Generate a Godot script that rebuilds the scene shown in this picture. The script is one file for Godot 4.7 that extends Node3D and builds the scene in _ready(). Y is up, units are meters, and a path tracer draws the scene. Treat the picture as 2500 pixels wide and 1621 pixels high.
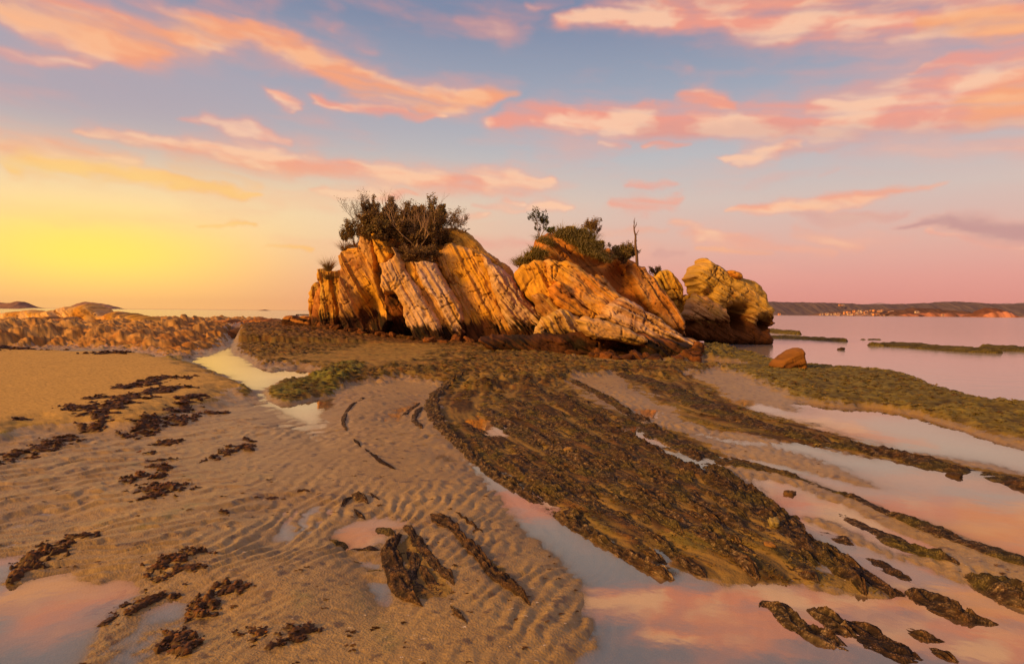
extends Node3D

const CX := 1250.0
const CY := 810.5
const FL := 1490.0
const EYE := Vector3(0, 1.6, 0)
const PITCH := -1.826
const ROLL := 0.5
var cam_basis := Basis()
var cam: Camera3D
var env: Environment
var names := {}

# ---------------------------------------------------------------- helpers

func lin(r: float, g: float, b: float) -> Color:
	return Color(r / 255.0, g / 255.0, b / 255.0).srgb_to_linear()


func ray(px: float, py: float) -> Vector3:
	return cam_basis * Vector3((px - CX) / FL, -(py - CY) / FL, -1.0)


# the point of the upright plane z = -d that is seen at a place of the photograph
func at(px: float, py: float, d: float) -> Vector3:
	var r := ray(px, py)
	return EYE + r * (d / -r.z)


# the point of the level plane y = h that is seen there
func ground(px: float, py: float, h := 0.0) -> Vector2:
	var r := ray(px, py)
	var k := (h - EYE.y) / minf(r.y, -0.004)
	return Vector2(EYE.x + r.x * k, EYE.z + r.z * k)


func to_px(ox: float, oy: float, s: float, a: Array) -> PackedVector2Array:
	var out := PackedVector2Array()
	for k in range(0, a.size(), 2):
		out.append(Vector2(ox + a[k] / s, oy + a[k + 1] / s))
	return out


func to_ground(p: PackedVector2Array, h := 0.0) -> PackedVector2Array:
	var out := PackedVector2Array()
	for q in p:
		out.append(ground(q.x, q.y, h))
	return out


func noise(seed_: int, freq: float, octaves := 4, kind := FastNoiseLite.TYPE_SIMPLEX_SMOOTH) -> FastNoiseLite:
	var n := FastNoiseLite.new()
	n.noise_type = kind
	n.seed = seed_
	n.frequency = freq
	n.fractal_octaves = octaves
	n.fractal_type = FastNoiseLite.FRACTAL_FBM if octaves > 1 else FastNoiseLite.FRACTAL_NONE
	return n


func hash1(k: int, salt: int) -> float:
	var h := (k * 374761393 + salt * 668265263) & 0x7fffffff
	h = ((h ^ (h >> 13)) * 1274126177) & 0x7fffffff
	return float((h ^ (h >> 16)) & 0xffff) / 65535.0


func numbered(called: String) -> String:
	if not names.has(called):
		names[called] = 0
		return called
	names[called] += 1
	return "%s_%03d" % [called, names[called]]


func thing(called: String, label: String, category: String, where := Vector3.ZERO, group := "") -> Node3D:
	var o := Node3D.new()
	o.name = numbered(called)
	add_child(o)
	o.position = where
	tag(o, label, category, group)
	return o


func tag(o: Node3D, label: String, category: String, group := "") -> void:
	o.set_meta("label", label)
	o.set_meta("category", category)
	if group != "":
		o.set_meta("group", group)


func put(called: String, mesh: Mesh, mat: Material, parent: Node3D) -> MeshInstance3D:
	var o := MeshInstance3D.new()
	o.mesh = mesh
	if mat:
		o.material_override = mat
	if parent == self:
		o.name = numbered(called)
		add_child(o)
	else:
		var n := 0
		for c in parent.get_children():
			if str(c.name) == called or str(c.name).begins_with(called + "_0"):
				n += 1
		o.name = called if n == 0 else "%s_%03d" % [called, n]
		parent.add_child(o, true)
	return o


func structure(called: String, mesh: Mesh, mat: Material, label: String) -> MeshInstance3D:
	var o := put(called, mesh, mat, self)
	o.set_meta("kind", "structure")
	o.set_meta("label", label)
	return o


func normals_of(v: PackedVector3Array, idx: PackedInt32Array) -> PackedVector3Array:
	var n := PackedVector3Array()
	n.resize(v.size())
	for k in range(0, idx.size(), 3):
		var a := idx[k]
		var b := idx[k + 1]
		var c := idx[k + 2]
		var f := (v[c] - v[a]).cross(v[b] - v[a])
		n[a] += f
		n[b] += f
		n[c] += f
	for k in n.size():
		n[k] = n[k].normalized() if n[k].length_squared() > 1e-20 else Vector3.UP
	return n


func build(v: PackedVector3Array, idx: PackedInt32Array, col := PackedColorArray(), uv := PackedVector2Array(), nrm := PackedVector3Array()) -> ArrayMesh:
	var a := []
	a.resize(Mesh.ARRAY_MAX)
	a[Mesh.ARRAY_VERTEX] = v
	a[Mesh.ARRAY_INDEX] = idx
	a[Mesh.ARRAY_NORMAL] = nrm if nrm.size() else normals_of(v, idx)
	if col.size():
		a[Mesh.ARRAY_COLOR] = col
	if uv.size():
		a[Mesh.ARRAY_TEX_UV] = uv
	var m := ArrayMesh.new()
	m.add_surface_from_arrays(Mesh.PRIMITIVE_TRIANGLES, a)
	return m


func inside(p: PackedVector2Array, q: Vector2) -> bool:
	return Geometry2D.is_point_in_polygon(q, p)


# signed distance to a polygon, positive inside
func sdf(p: PackedVector2Array, q: Vector2) -> float:
	var best := 1e20
	var odd := false
	var n := p.size()
	var a := p[n - 1]
	for k in n:
		var b := p[k]
		var e := b - a
		var w := q - a
		var t := clampf(w.dot(e) / maxf(e.length_squared(), 1e-12), 0.0, 1.0)
		best = minf(best, (w - e * t).length_squared())
		if (a.y > q.y) != (b.y > q.y) and q.x < (b.x - a.x) * (q.y - a.y) / (b.y - a.y) + a.x:
			odd = not odd
		a = b
	return sqrt(best) if odd else -sqrt(best)


func nearest(p: PackedVector2Array, q: Vector2) -> Vector2:
	var best := 1e20
	var out := q
	var a := p[p.size() - 1]
	for k in p.size():
		var b := p[k]
		var e := b - a
		var t := clampf((q - a).dot(e) / maxf(e.length_squared(), 1e-12), 0.0, 1.0)
		var c := a + e * t
		if c.distance_squared_to(q) < best:
			best = c.distance_squared_to(q)
			out = c
		a = b
	return out


# a smooth, slightly ragged outline through the given corners
func ragged(p: PackedVector2Array, step: float, amp: float, seed_: int, closed := true) -> PackedVector2Array:
	var n := p.size()
	var nz := noise(seed_, 0.9 / maxf(step * 4.0, 1e-4), 3)
	var out := PackedVector2Array()
	for k in (n if closed else n - 1):
		var a := p[k]
		var b := p[(k + 1) % n]
		var m := maxi(1, int(ceil(a.distance_to(b) / step)))
		for i in m:
			var t := float(i) / m
			var p0 := p[(k - 1 + n) % n] if closed or k > 0 else a
			var p3 := p[(k + 2) % n] if closed or k + 2 < n else b
			var q := a.cubic_interpolate(b, p0, p3, t).lerp(a.lerp(b, t), 0.45)
			out.append(q + Vector2(nz.get_noise_2d(q.x, q.y), nz.get_noise_2d(q.x + 137.0, q.y + 71.0)) * amp)
	if not closed:
		out.append(p[n - 1])
	return out


func ss(a: float, b: float, x: float) -> float:
	return smoothstep(a, b, x)

# ---------------------------------------------------------------- sky

const AZ0 := -56.0
const AZ1 := 56.0
const EL1 := 40.0
const SW := 896
const SH := 328
var s_dens := PackedFloat32Array()
var s_warm := PackedFloat32Array()
var s_mauve := PackedFloat32Array()
var sk1 := noise(11, 0.09, 5)
var sk2 := noise(12, 0.05, 4)
var sk3 := noise(13, 0.22, 4)
var sk5 := noise(15, 0.13, 6)
var sk4 := noise(14, 0.018, 5)
var ramp_el := PackedFloat32Array([-2.0, 0.0, 3.0, 6.0, 10.0, 14.0, 19.0, 25.0, 34.0, 60.0, 90.0])
var ramp_c := []


func stroke(ox: float, weight: float, warm: float, mauve: float, a: Array) -> void:
	var pts := PackedVector3Array()
	for k in range(0, a.size(), 3):
		var r := ray(ox + a[k] / 1.904, a[k + 1] / 1.904).normalized()
		var az := rad_to_deg(atan2(r.x, -r.z))
		var c := cos(deg_to_rad(az))
		pts.append(Vector3(az, rad_to_deg(asin(r.y)), a[k + 2] / 1.904 / FL * 57.3 * c * 1.5))
	for k in pts.size() - 1:
		var p := pts[k]
		var q := pts[k + 1]
		var w := maxf(p.z, q.z) * 2.5
		var i0 := maxi(0, int((minf(p.x, q.x) - w * 1.5 - AZ0) / (AZ1 - AZ0) * SW))
		var i1 := mini(SW - 1, int((maxf(p.x, q.x) + w * 1.5 - AZ0) / (AZ1 - AZ0) * SW) + 1)
		var j0 := maxi(0, int((minf(p.y, q.y) - w) / EL1 * SH))
		var j1 := mini(SH - 1, int((maxf(p.y, q.y) + w) / EL1 * SH) + 1)
		var e := Vector2(q.x - p.x, q.y - p.y)
		var l2 := maxf(e.length_squared(), 1e-9)
		for j in range(j0, j1 + 1):
			var el := EL1 * j / SH
			for i in range(i0, i1 + 1):
				var az := AZ0 + (AZ1 - AZ0) * i / SW
				var d := Vector2(az - p.x, el - p.y)
				var t := clampf(d.dot(e) / l2, 0.0, 1.0)
				var z := (d - e * t)
				var wd := lerpf(p.z, q.z, t)
				var x := Vector2(z.x * 0.75, z.y).length() / maxf(wd, 0.02)
				if x < 2.4:
					# crisper beneath the band, feathered above it
					var g := 0.6 * (1.0 - smoothstep(0.2, 1.4, x)) + 0.4 * (1.0 - smoothstep(0.0, 2.4, x))
					var f := weight * g
					var n := j * SW + i
					if f > s_dens[n]:
						s_dens[n] = lerpf(s_dens[n], f, 0.92)
					s_warm[n] = maxf(s_warm[n], warm * g)
					s_mauve[n] = maxf(s_mauve[n], mauve * g)


func sample(a: PackedFloat32Array, az: float, el: float) -> float:
	var x := (az - AZ0) / (AZ1 - AZ0) * SW
	var y := el / EL1 * SH
	if x < 0.0 or y < 0.0 or x >= SW - 1 or y >= SH - 1:
		return 0.0
	var i := int(x)
	var j := int(y)
	var n := j * SW + i
	return lerpf(lerpf(a[n], a[n + 1], x - i), lerpf(a[n + SW], a[n + SW + 1], x - i), y - j)


func sky_color(az: float, el: float) -> Color:
	var k := 0
	while k < ramp_el.size() - 2 and el > ramp_el[k + 1]:
		k += 1
	var t := clampf((el - ramp_el[k]) / (ramp_el[k + 1] - ramp_el[k]), 0.0, 1.0)
	var base: Color = ramp_c[k].lerp(ramp_c[k + 1], t)
	# the glow of the low sun, ahead and to the left
	var da := wrapf(az + 35.0, -180.0, 180.0)
	var g1 := exp(-(da * da) / (27.0 * 27.0) - maxf(el, 0.0) / 5.5)
	var g2 := exp(-(da * da) / (13.0 * 13.0) - (el - 4.4) * (el - 4.4) / (3.6 * 3.6))
	var g3 := exp(-(da * da) / (30.0 * 30.0) - (el - 8.6) * (el - 8.6) / (4.6 * 4.6))
	base = base.lerp(c_amber, clampf(g1 * 0.95, 0.0, 1.0))
	base = base.lerp(c_pale, clampf(g3 * 0.95, 0.0, 1.0))
	base = base.lerp(c_glow, clampf(g2 * 0.95, 0.0, 1.0))
	var hot := exp(-(da * da) / (11.0 * 11.0) - (el - 4.2) * (el - 4.2) / (3.2 * 3.2))
	base = Color(base.r * (1.0 + 0.4 * hot), base.g * (1.0 + 0.24 * hot), base.b)
	base = base.lerp(c_lilac, 0.75 * exp(-((az + 38.0) * (az + 38.0)) / (26.0 * 26.0) - (el - 16.5) * (el - 16.5) / (5.0 * 5.0)))
	# clouds
	var wx := sk1.get_noise_2d(az * 0.7, el * 1.6) * 1.5 + sk3.get_noise_2d(az, el * 2.2) * 0.8
	var wy := sk1.get_noise_2d(az * 0.7 + 300.0, el * 1.6) * 0.5 + sk3.get_noise_2d(az + 90.0, el * 2.0) * 0.55
	var fade := ss(1.0, 3.0, el)
	var d := sample(s_dens, az + wx * fade, el + wy * fade)
	var warm := sample(s_warm, az + wx, el + wy)
	var mauve := sample(s_mauve, az + wx, el + wy)
	# the same kind of cloud goes on over the rest of the sky
	var px := az
	var py := el * 2.4
	var far := sk4.get_noise_3d(cos(deg_to_rad(az)) * 90.0 * cos(deg_to_rad(el)), sin(deg_to_rad(el)) * 190.0, sin(deg_to_rad(az)) * 90.0 * cos(deg_to_rad(el)))
	var out := ss(0.0, 8.0, maxf(absf(az) - 41.0, el - 30.0))
	d = maxf(d, out * ss(0.05, 0.42, far + 0.08) * 0.75 * ss(2.0, 8.0, el))
	# torn into streaks: fine noise drawn out sideways eats into the bands
	var sx := az * 0.55 + 0.5 * wx
	var sy := el * 2.0 + 0.22 * az + 0.8 * wy
	var f1 := sk5.get_noise_2d(sx, sy)
	var f2 := sk5.get_noise_2d(sx - 1.6, sy + 1.1)
	var veil := sk1.get_noise_2d(az * 0.45 + sk2.get_noise_2d(az, el * 2.0) * 6.0, el * 2.2)
	var f3 := sk5.get_noise_2d(sx * 0.45 + 70.0, sy * 2.6)
	var c := ss(-0.02, 1.25, d * 1.2 + (0.55 * f1 + 0.70 * f3) * (0.12 + 0.9 * d))
	c = c + (1.0 - c) * ss(-0.05, 0.8, veil + 0.6 * f1) * 0.32 * ss(2.0, 6.0, el)
	# the side towards the sun is paler, the far side duskier
	var lit := clampf(0.5 + 1.5 * (f2 - f1) * -1.0 + 0.35 * f1, 0.0, 1.0)
	var pink: Color = c_pink_low.lerp(c_pink_high, ss(4.0, 20.0, el))
	pink = pink.lerp(c_dusk, (1.0 - lit) * 0.42).lerp(c_pink_pale, clampf(lit - 0.3, 0.0, 1.0) * 1.0 * ss(0.3, 0.9, c))
	pink = pink.lerp(c_orange, clampf(warm * 0.9, 0.0, 1.0))
	pink = pink.lerp(c_yellow, clampf(exp(-(da * da) / (22.0 * 22.0)) * ss(14.5, 9.5, el) * (0.3 + 0.5 * warm), 0.0, 1.0))
	pink = pink.lerp(c_mauve, clampf(mauve, 0.0, 1.0))
	return base.lerp(pink, c * (0.93 - 0.25 * ss(60.0, 150.0, absf(az))))


var c_amber := lin(255, 190, 116)
var c_pale := lin(255, 225, 172)
var c_glow := lin(255, 216, 104)
var c_pink_low := lin(250, 178, 150)
var c_pink_high := lin(250, 158, 132)
var c_pink_pale := lin(255, 216, 182)
var c_orange := lin(255, 172, 108)
var c_yellow := lin(255, 220, 128)
var c_dusk := lin(226, 152, 146)
var c_mauve := lin(196, 150, 148)


func make_sky() -> PanoramaSkyMaterial:
	for c in [lin(220, 140, 130), lin(222, 143, 134), lin(228, 160, 148), lin(226, 178, 164), lin(212, 192, 184), lin(186, 187, 192), lin(160, 168, 184), lin(128, 141, 168), lin(112, 126, 160), lin(98, 116, 156), lin(92, 110, 152)]:
		ramp_c.append(c)
	s_dens.resize(SW * SH)
	s_warm.resize(SW * SH)
	s_mauve.resize(SW * SH)
	# bands of cloud: along each, its place in the sky and its half width
	stroke(0, 0.95, 0.6, 0, [-60, -10, 40, 40, 20, 42, 150, 70, 50, 280, 110, 62, 400, 150, 72, 560, 190, 70, 720, 220, 60, 850, 190, 60, 1000, 160, 50, 1150, 150, 42, 1280, 190, 40, 1400, 250, 42, 1550, 320, 42, 1650, 375, 48, 1800, 420, 50, 1950, 460, 42, 2100, 468, 36, 2250, 452, 28, 2380, 440, 18])
	stroke(0, 0.7, 0.1, 0, [150, -20, 60, 300, 10, 66, 450, 60, 72, 600, 100, 70, 750, 120, 50, 900, 110, 36])
	stroke(0, 0, 0.6, 0, [180, 90, 30, 330, 150, 40, 700, 205, 40])
	stroke(0, 0.6, 0, 0, [-60, 232, 22, 150, 260, 25, 330, 275, 22, 480, 280, 12])
	stroke(0, 0.75, 0.1, 0, [1430, 455, 16, 1600, 490, 24, 1750, 515, 24, 1900, 540, 17, 2050, 530, 10])
	stroke(0, 0.28, 0, 0, [1550, 150, 20, 1650, 190, 30, 1750, 230, 25])
	stroke(0, 0.33, 0, 0, [1000, 10, 30, 1120, 50, 25])
	stroke(0, 0.4, 0, 0, [2150, 90, 25, 2300, 100, 32, 2380, 140, 26])
	stroke(0, 0.85, 0.1, 0, [1262, 430, 14, 1295, 455, 24, 1320, 495, 10])
	stroke(0, 0.75, 0, 0, [830, 550, 10, 940, 560, 18, 1050, 590, 26, 1180, 602, 28, 1280, 630, 14])
	stroke(0, 0.85, 0.15, 0, [380, 612, 10, 520, 625, 25, 640, 655, 26, 760, 670, 32, 900, 690, 42, 1050, 720, 52, 1200, 745, 52, 1350, 768, 42, 1500, 778, 34, 1650, 792, 33, 1800, 818, 38, 2000, 832, 40, 2200, 842, 40, 2350, 842, 36, 2520, 850, 18])
	stroke(0, 0.7, 0.15, 0, [-60, 700, 45, 120, 700, 40, 250, 700, 38, 400, 710, 36, 520, 730, 28, 650, 760, 22])
	stroke(0, 0.95, 0.8, 0, [20, 765, 20, 150, 765, 34, 300, 780, 35, 450, 800, 35, 620, 822, 33, 800, 845, 30, 980, 872, 24, 1150, 902, 13, 1240, 912, 7])
	stroke(0, 0.5, 0.5, 0, [900, 780, 38, 1050, 820, 28, 1200, 860, 18])
	stroke(0, 0.6, 0, 0, [-40, 655, 32, 40, 640, 24])
	stroke(0, 0.7, 0, 0, [1450, 886, 8, 1580, 905, 16, 1720, 907, 22, 1850, 900, 18, 1920, 893, 8])
	stroke(0, 1, 1, 0, [860, 1032, 4, 980, 1029, 8, 1080, 1026, 10, 1140, 1030, 4])
	stroke(0, 1, 1, 0, [1170, 1162, 4, 1270, 1158, 10, 1380, 1152, 10, 1415, 1160, 4])
	stroke(0, 0.6, 1, 0, [1035, 1140, 6, 1105, 1138, 4])
	stroke(0, 0.7, 0.1, 0, [2090, 1003, 9, 2200, 1006, 18, 2290, 994, 7])
	stroke(0, 0.7, 0, 0, [2220, 944, 8, 2330, 960, 15, 2420, 972, 9])
	stroke(0, 0.6, 0, 0.2, [2200, 1130, 20, 2420, 1140, 24, 2500, 1140, 12])
	stroke(0, 0.25, 0, 0, [0, 560, 10, 100, 580, 8, 250, 600, 6])
	stroke(1250, 0.95, 0.05, 0, [-80, 560, 25, 0, 552, 32, 120, 545, 44, 250, 542, 48, 400, 547, 48, 550, 555, 50, 700, 562, 52, 850, 568, 54, 1000, 575, 56, 1200, 562, 64, 1400, 545, 84, 1600, 532, 105, 1800, 512, 112, 2000, 492, 116, 2200, 462, 135, 2400, 422, 165, 2600, 380, 190])
	stroke(1250, 0.95, 0.15, 0, [800, 450, 22, 870, 462, 42, 950, 482, 34, 1020, 502, 20])
	stroke(1250, 0.8, 0.1, 0, [575, 492, 14, 650, 502, 20, 720, 522, 15])
	stroke(1250, 0.7, 0, 0, [1830, 350, 10, 1950, 322, 22, 2080, 287, 32, 2200, 252, 38, 2300, 222, 46, 2420, 195, 60])
	stroke(1250, 0, 0.7, 0, [2120, 485, 30, 2300, 475, 70, 2480, 440, 90])
	stroke(1250, 0, 0, 0.35, [600, 610, 22, 1000, 620, 25, 1700, 620, 30, 2300, 600, 30])
	stroke(1250, 0.85, 0.1, 0, [220, 112, 26, 330, 82, 36, 450, 62, 42, 600, 50, 48, 750, 42, 52, 900, 44, 58, 1100, 72, 72, 1300, 92, 78, 1500, 102, 78, 1700, 92, 82, 1900, 72, 78, 2100, 52, 78, 2300, 52, 88, 2520, 42, 90])
	stroke(1250, 0.85, 0.2, 0, [700, -50, 50, 1200, -40, 70, 1700, -30, 80, 2300, -40, 100, 2500, -40, 100])
	stroke(1250, 0, 0.8, 0, [1900, 105, 22, 2150, 96, 38, 2420, 90, 44])
	stroke(1250, 0.4, 0, 0, [60, 20, 12, 150, 15, 18, 230, 8, 12])
	stroke(1250, 0.3, 0, 0, [-30, 180, 28, 60, 140, 20])
	stroke(1250, 0.6, 0, 0, [390, 660, 7, 480, 658, 12, 560, 660, 7])
	stroke(1250, 0.95, 0.1, 0, [640, 668, 7, 730, 665, 14, 825, 668, 5])
	stroke(1250, 0.85, 0.1, 0, [970, 742, 7, 1080, 722, 22, 1200, 702, 32, 1285, 682, 18])
	stroke(1250, 0.5, 0, 0.3, [1250, 722, 24, 1400, 702, 22, 1550, 682, 20, 1700, 660, 14])
	stroke(1250, 0.3, 0, 0, [1450, 802, 7, 1530, 775, 9])
	stroke(1250, 0.6, 0, 0, [520, 862, 9, 620, 862, 13, 740, 862, 9])
	stroke(1250, 0.85, 0.1, 0, [490, 945, 16, 590, 945, 34, 690, 952, 24, 770, 902, 8])
	stroke(1250, 0.75, 0, 0, [-30, 930, 18, 40, 930, 12])
	stroke(1250, 0.8, 0.1, 0, [60, 957, 12, 150, 945, 23, 230, 967, 16])
	stroke(1250, 0.9, 0.25, 0, [1020, 986, 7, 1150, 976, 20, 1300, 966, 25, 1450, 950, 28, 1600, 926, 28, 1750, 892, 20, 1900, 866, 12, 2040, 860, 7])
	stroke(1250, 0.6, 0, 0.5, [1300, 1012, 12, 1500, 1022, 24, 1650, 1012, 24, 1800, 1002, 12])
	stroke(1250, 0.85, 0, 0.95, [1830, 1052, 10, 2000, 1032, 26, 2150, 1052, 36, 2300, 1062, 42, 2500, 1082, 40])
	stroke(1250, 0.8, 0, 0, [1900, 1088, 7, 2100, 1112, 9, 2420, 1152, 11])
	stroke(1250, 0.6, 0.25, 0, [750, 1032, 14, 900, 1082, 23, 1100, 1120, 24, 1300, 1150, 24, 1500, 1180, 14])
	stroke(1250, 0.5, 0.25, 0, [1360, 1072, 18, 1500, 1110, 26, 1620, 1160, 14])
	stroke(1250, 0.5, 0.7, 0, [890, 1140, 9, 1000, 1150, 13, 1200, 1180, 10])
	stroke(1250, 0.45, 0.3, 0, [430, 1082, 14, 600, 1082, 24, 720, 1070, 10])
	stroke(1250, 0.4, 0, 0.7, [700, 1162, 14, 820, 1172, 16])
	stroke(1250, 0.3, 0, 0, [-20, 850, 18, 150, 860, 12])
	var w := 4096
	var small := Image.create_empty(1024, 512, false, Image.FORMAT_RGBF)
	for j in 512:
		for i in 1024:
			small.set_pixel(i, j, sky_color(wrapf((i + 0.5) / 1024.0 * 360.0, -180.0, 180.0), maxf(90.0 - (j + 0.5) / 512.0 * 180.0, -2.0)) if j < 260 else c_below)
	small.resize(w, 2048, Image.INTERPOLATE_CUBIC)
	var half := int(50.0 / 360.0 * w)
	for j in range(int(54.0 / 180.0 * 2048), 1026):
		var el := 90.0 - (j + 0.5) / 2048.0 * 180.0
		for i in range(-half, half):
			small.set_pixel(posmod(i, w), j, sky_color((i + 0.5) / w * 360.0, el))
	var sky := PanoramaSkyMaterial.new()
	sky.panorama = ImageTexture.create_from_image(small)
	return sky


var c_lilac := lin(176, 162, 174)
var c_below := lin(160, 120, 95)


func setup() -> void:
	cam_basis = Basis.from_euler(Vector3(deg_to_rad(PITCH), 0, 0)) * Basis(Vector3.BACK, deg_to_rad(ROLL))
	cam = Camera3D.new()
	cam.name = "camera"
	cam.transform = Transform3D(cam_basis, EYE)
	cam.fov = rad_to_deg(2.0 * atan(CY / FL))
	cam.near = 0.05
	cam.far = 12000.0
	add_child(cam)
	env = Environment.new()
	env.tonemap_mode = Environment.TONE_MAPPER_LINEAR
	env.tonemap_exposure = 1.0
	env.background_mode = Environment.BG_SKY
	env.sky = Sky.new()
	env.sky.sky_material = make_sky()
	# the air over the bay
	env.fog_enabled = true
	env.fog_density = 0.00002
	env.fog_light_color = Color(0.96, 0.80, 0.75)
	env.sdfgi_enabled = true
	env.ssao_enabled = true
	env.ssil_enabled = true
	var we := WorldEnvironment.new()
	we.name = "environment"
	we.environment = env
	add_child(we)
	# the low sun and the glow round it, from the left
	var sun := DirectionalLight3D.new()
	sun.name = "sun"
	sun.light_color = Color(1.0, 0.74, 0.34)
	sun.light_energy = 1.6
	sun.light_angular_distance = 12.0
	sun.shadow_enabled = true
	sun.look_at_from_position(Vector3.ZERO, Vector3(cos(deg_to_rad(-28.0)), -tan(deg_to_rad(22.0)), sin(deg_to_rad(-28.0))))
	add_child(sun)

# ---------------------------------------------------------------- the beach

const NI := 900
const NJ := 780
const Q := 4
var row_d := PackedFloat32Array()
var ti := NI + 1
var tj := NJ + 1
var ci := NI / Q + 1
var cj := NJ / Q + 1
var t_pos := PackedVector3Array()
var t_col := PackedColorArray()
var t_weed := PackedFloat32Array()
var t_dry := PackedByteArray()
var fields := {}


func half_width(d: float) -> float:
	return maxf(d, 0.0) * 1.02 + 2.2 + maxf(-d, 0.0) * 1.2


func make_rows() -> void:
	# close rows near by, wider ones farther off; a few behind the place one stands
	for d in [-30.0, -15.0, -8.0, -4.0, -2.0, -0.8, 0.1, 0.7, 1.2, 1.6, 1.9, 2.1]:
		row_d.append(d)
	var n := tj - row_d.size()
	var a := 1.0 / sqrt(2.2)
	var b := 1.0 / sqrt(120.0)
	for k in n:
		var q := lerpf(a, b, float(k) / (n - 1))
		row_d.append(1.0 / (q * q))


# distance to the outline of an area, on a coarse net, positive inside
func area(called: String, polys: Array) -> void:
	var f := PackedFloat32Array()
	f.resize(ci * cj)
	f.fill(-1e3)
	for p: PackedVector2Array in polys:
		var lo := p[0]
		var hi := p[0]
		for q in p:
			lo = lo.min(q)
			hi = hi.max(q)
		for j in cj:
			var d := row_d[j * Q]
			var m := 0.8 + 0.06 * maxf(d, 0.0)
			if -d < lo.y - m or -d > hi.y + m:
				continue
			var w := half_width(d)
			for i in ci:
				var x := (2.0 * i * Q / NI - 1.0) * w
				if x < lo.x - m or x > hi.x + m:
					continue
				f[j * ci + i] = maxf(f[j * ci + i], sdf(p, Vector2(x, -d)))
	fields[called] = f


# distance to a line that bends, its half width along it: positive inside
func belt(called: String, lines: Array, reach := 0.8) -> void:
	var f := PackedFloat32Array()
	f.resize(ci * cj)
	f.fill(-1e3)
	for l: PackedVector3Array in lines:
		for k in l.size() - 1:
			var a := Vector2(l[k].x, l[k].y)
			var b := Vector2(l[k + 1].x, l[k + 1].y)
			var e := b - a
			var r := maxf(l[k].z, l[k + 1].z) + reach
			for j in cj:
				var d := row_d[j * Q]
				var m := r + 0.05 * maxf(d, 0.0)
				if -d < minf(a.y, b.y) - m or -d > maxf(a.y, b.y) + m:
					continue
				var w := half_width(d)
				var i0 := maxi(0, int(((minf(a.x, b.x) - m) / w + 1.0) * 0.5 * NI / Q))
				var i1 := mini(ci - 1, int(((maxf(a.x, b.x) + m) / w + 1.0) * 0.5 * NI / Q) + 1)
				for i in range(i0, i1 + 1):
					var q := Vector2((2.0 * i * Q / NI - 1.0) * w, -d) - a
					var t := clampf(q.dot(e) / maxf(e.length_squared(), 1e-9), 0.0, 1.0)
					var s := lerpf(l[k].z, l[k + 1].z, t) - (q - e * t).length()
					if s > f[j * ci + i]:
						f[j * ci + i] = s
	fields[called] = f


# a line given by places in the photograph and half widths in metres
func line(ox: float, oy: float, s: float, a: Array) -> PackedVector3Array:
	var out := PackedVector3Array()
	for k in range(0, a.size(), 3):
		var g := ground(ox + a[k] / s, oy + a[k + 1] / s)
		out.append(Vector3(g.x, g.y, a[k + 2]))
	return out


func fld(f: PackedFloat32Array, i: int, j: int) -> float:
	var a := i / Q
	var b := j / Q
	var x := float(i - a * Q) / Q
	var y := float(j - b * Q) / Q
	var a1 := mini(a + 1, ci - 1)
	var b1 := mini(b + 1, cj - 1)
	return lerpf(lerpf(f[b * ci + a], f[b * ci + a1], x), lerpf(f[b1 * ci + a], f[b1 * ci + a1], x), y)


func gp(ox: float, oy: float, s: float, a: Array, h := 0.0) -> PackedVector2Array:
	return to_ground(to_px(ox, oy, s, a), h)


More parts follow.
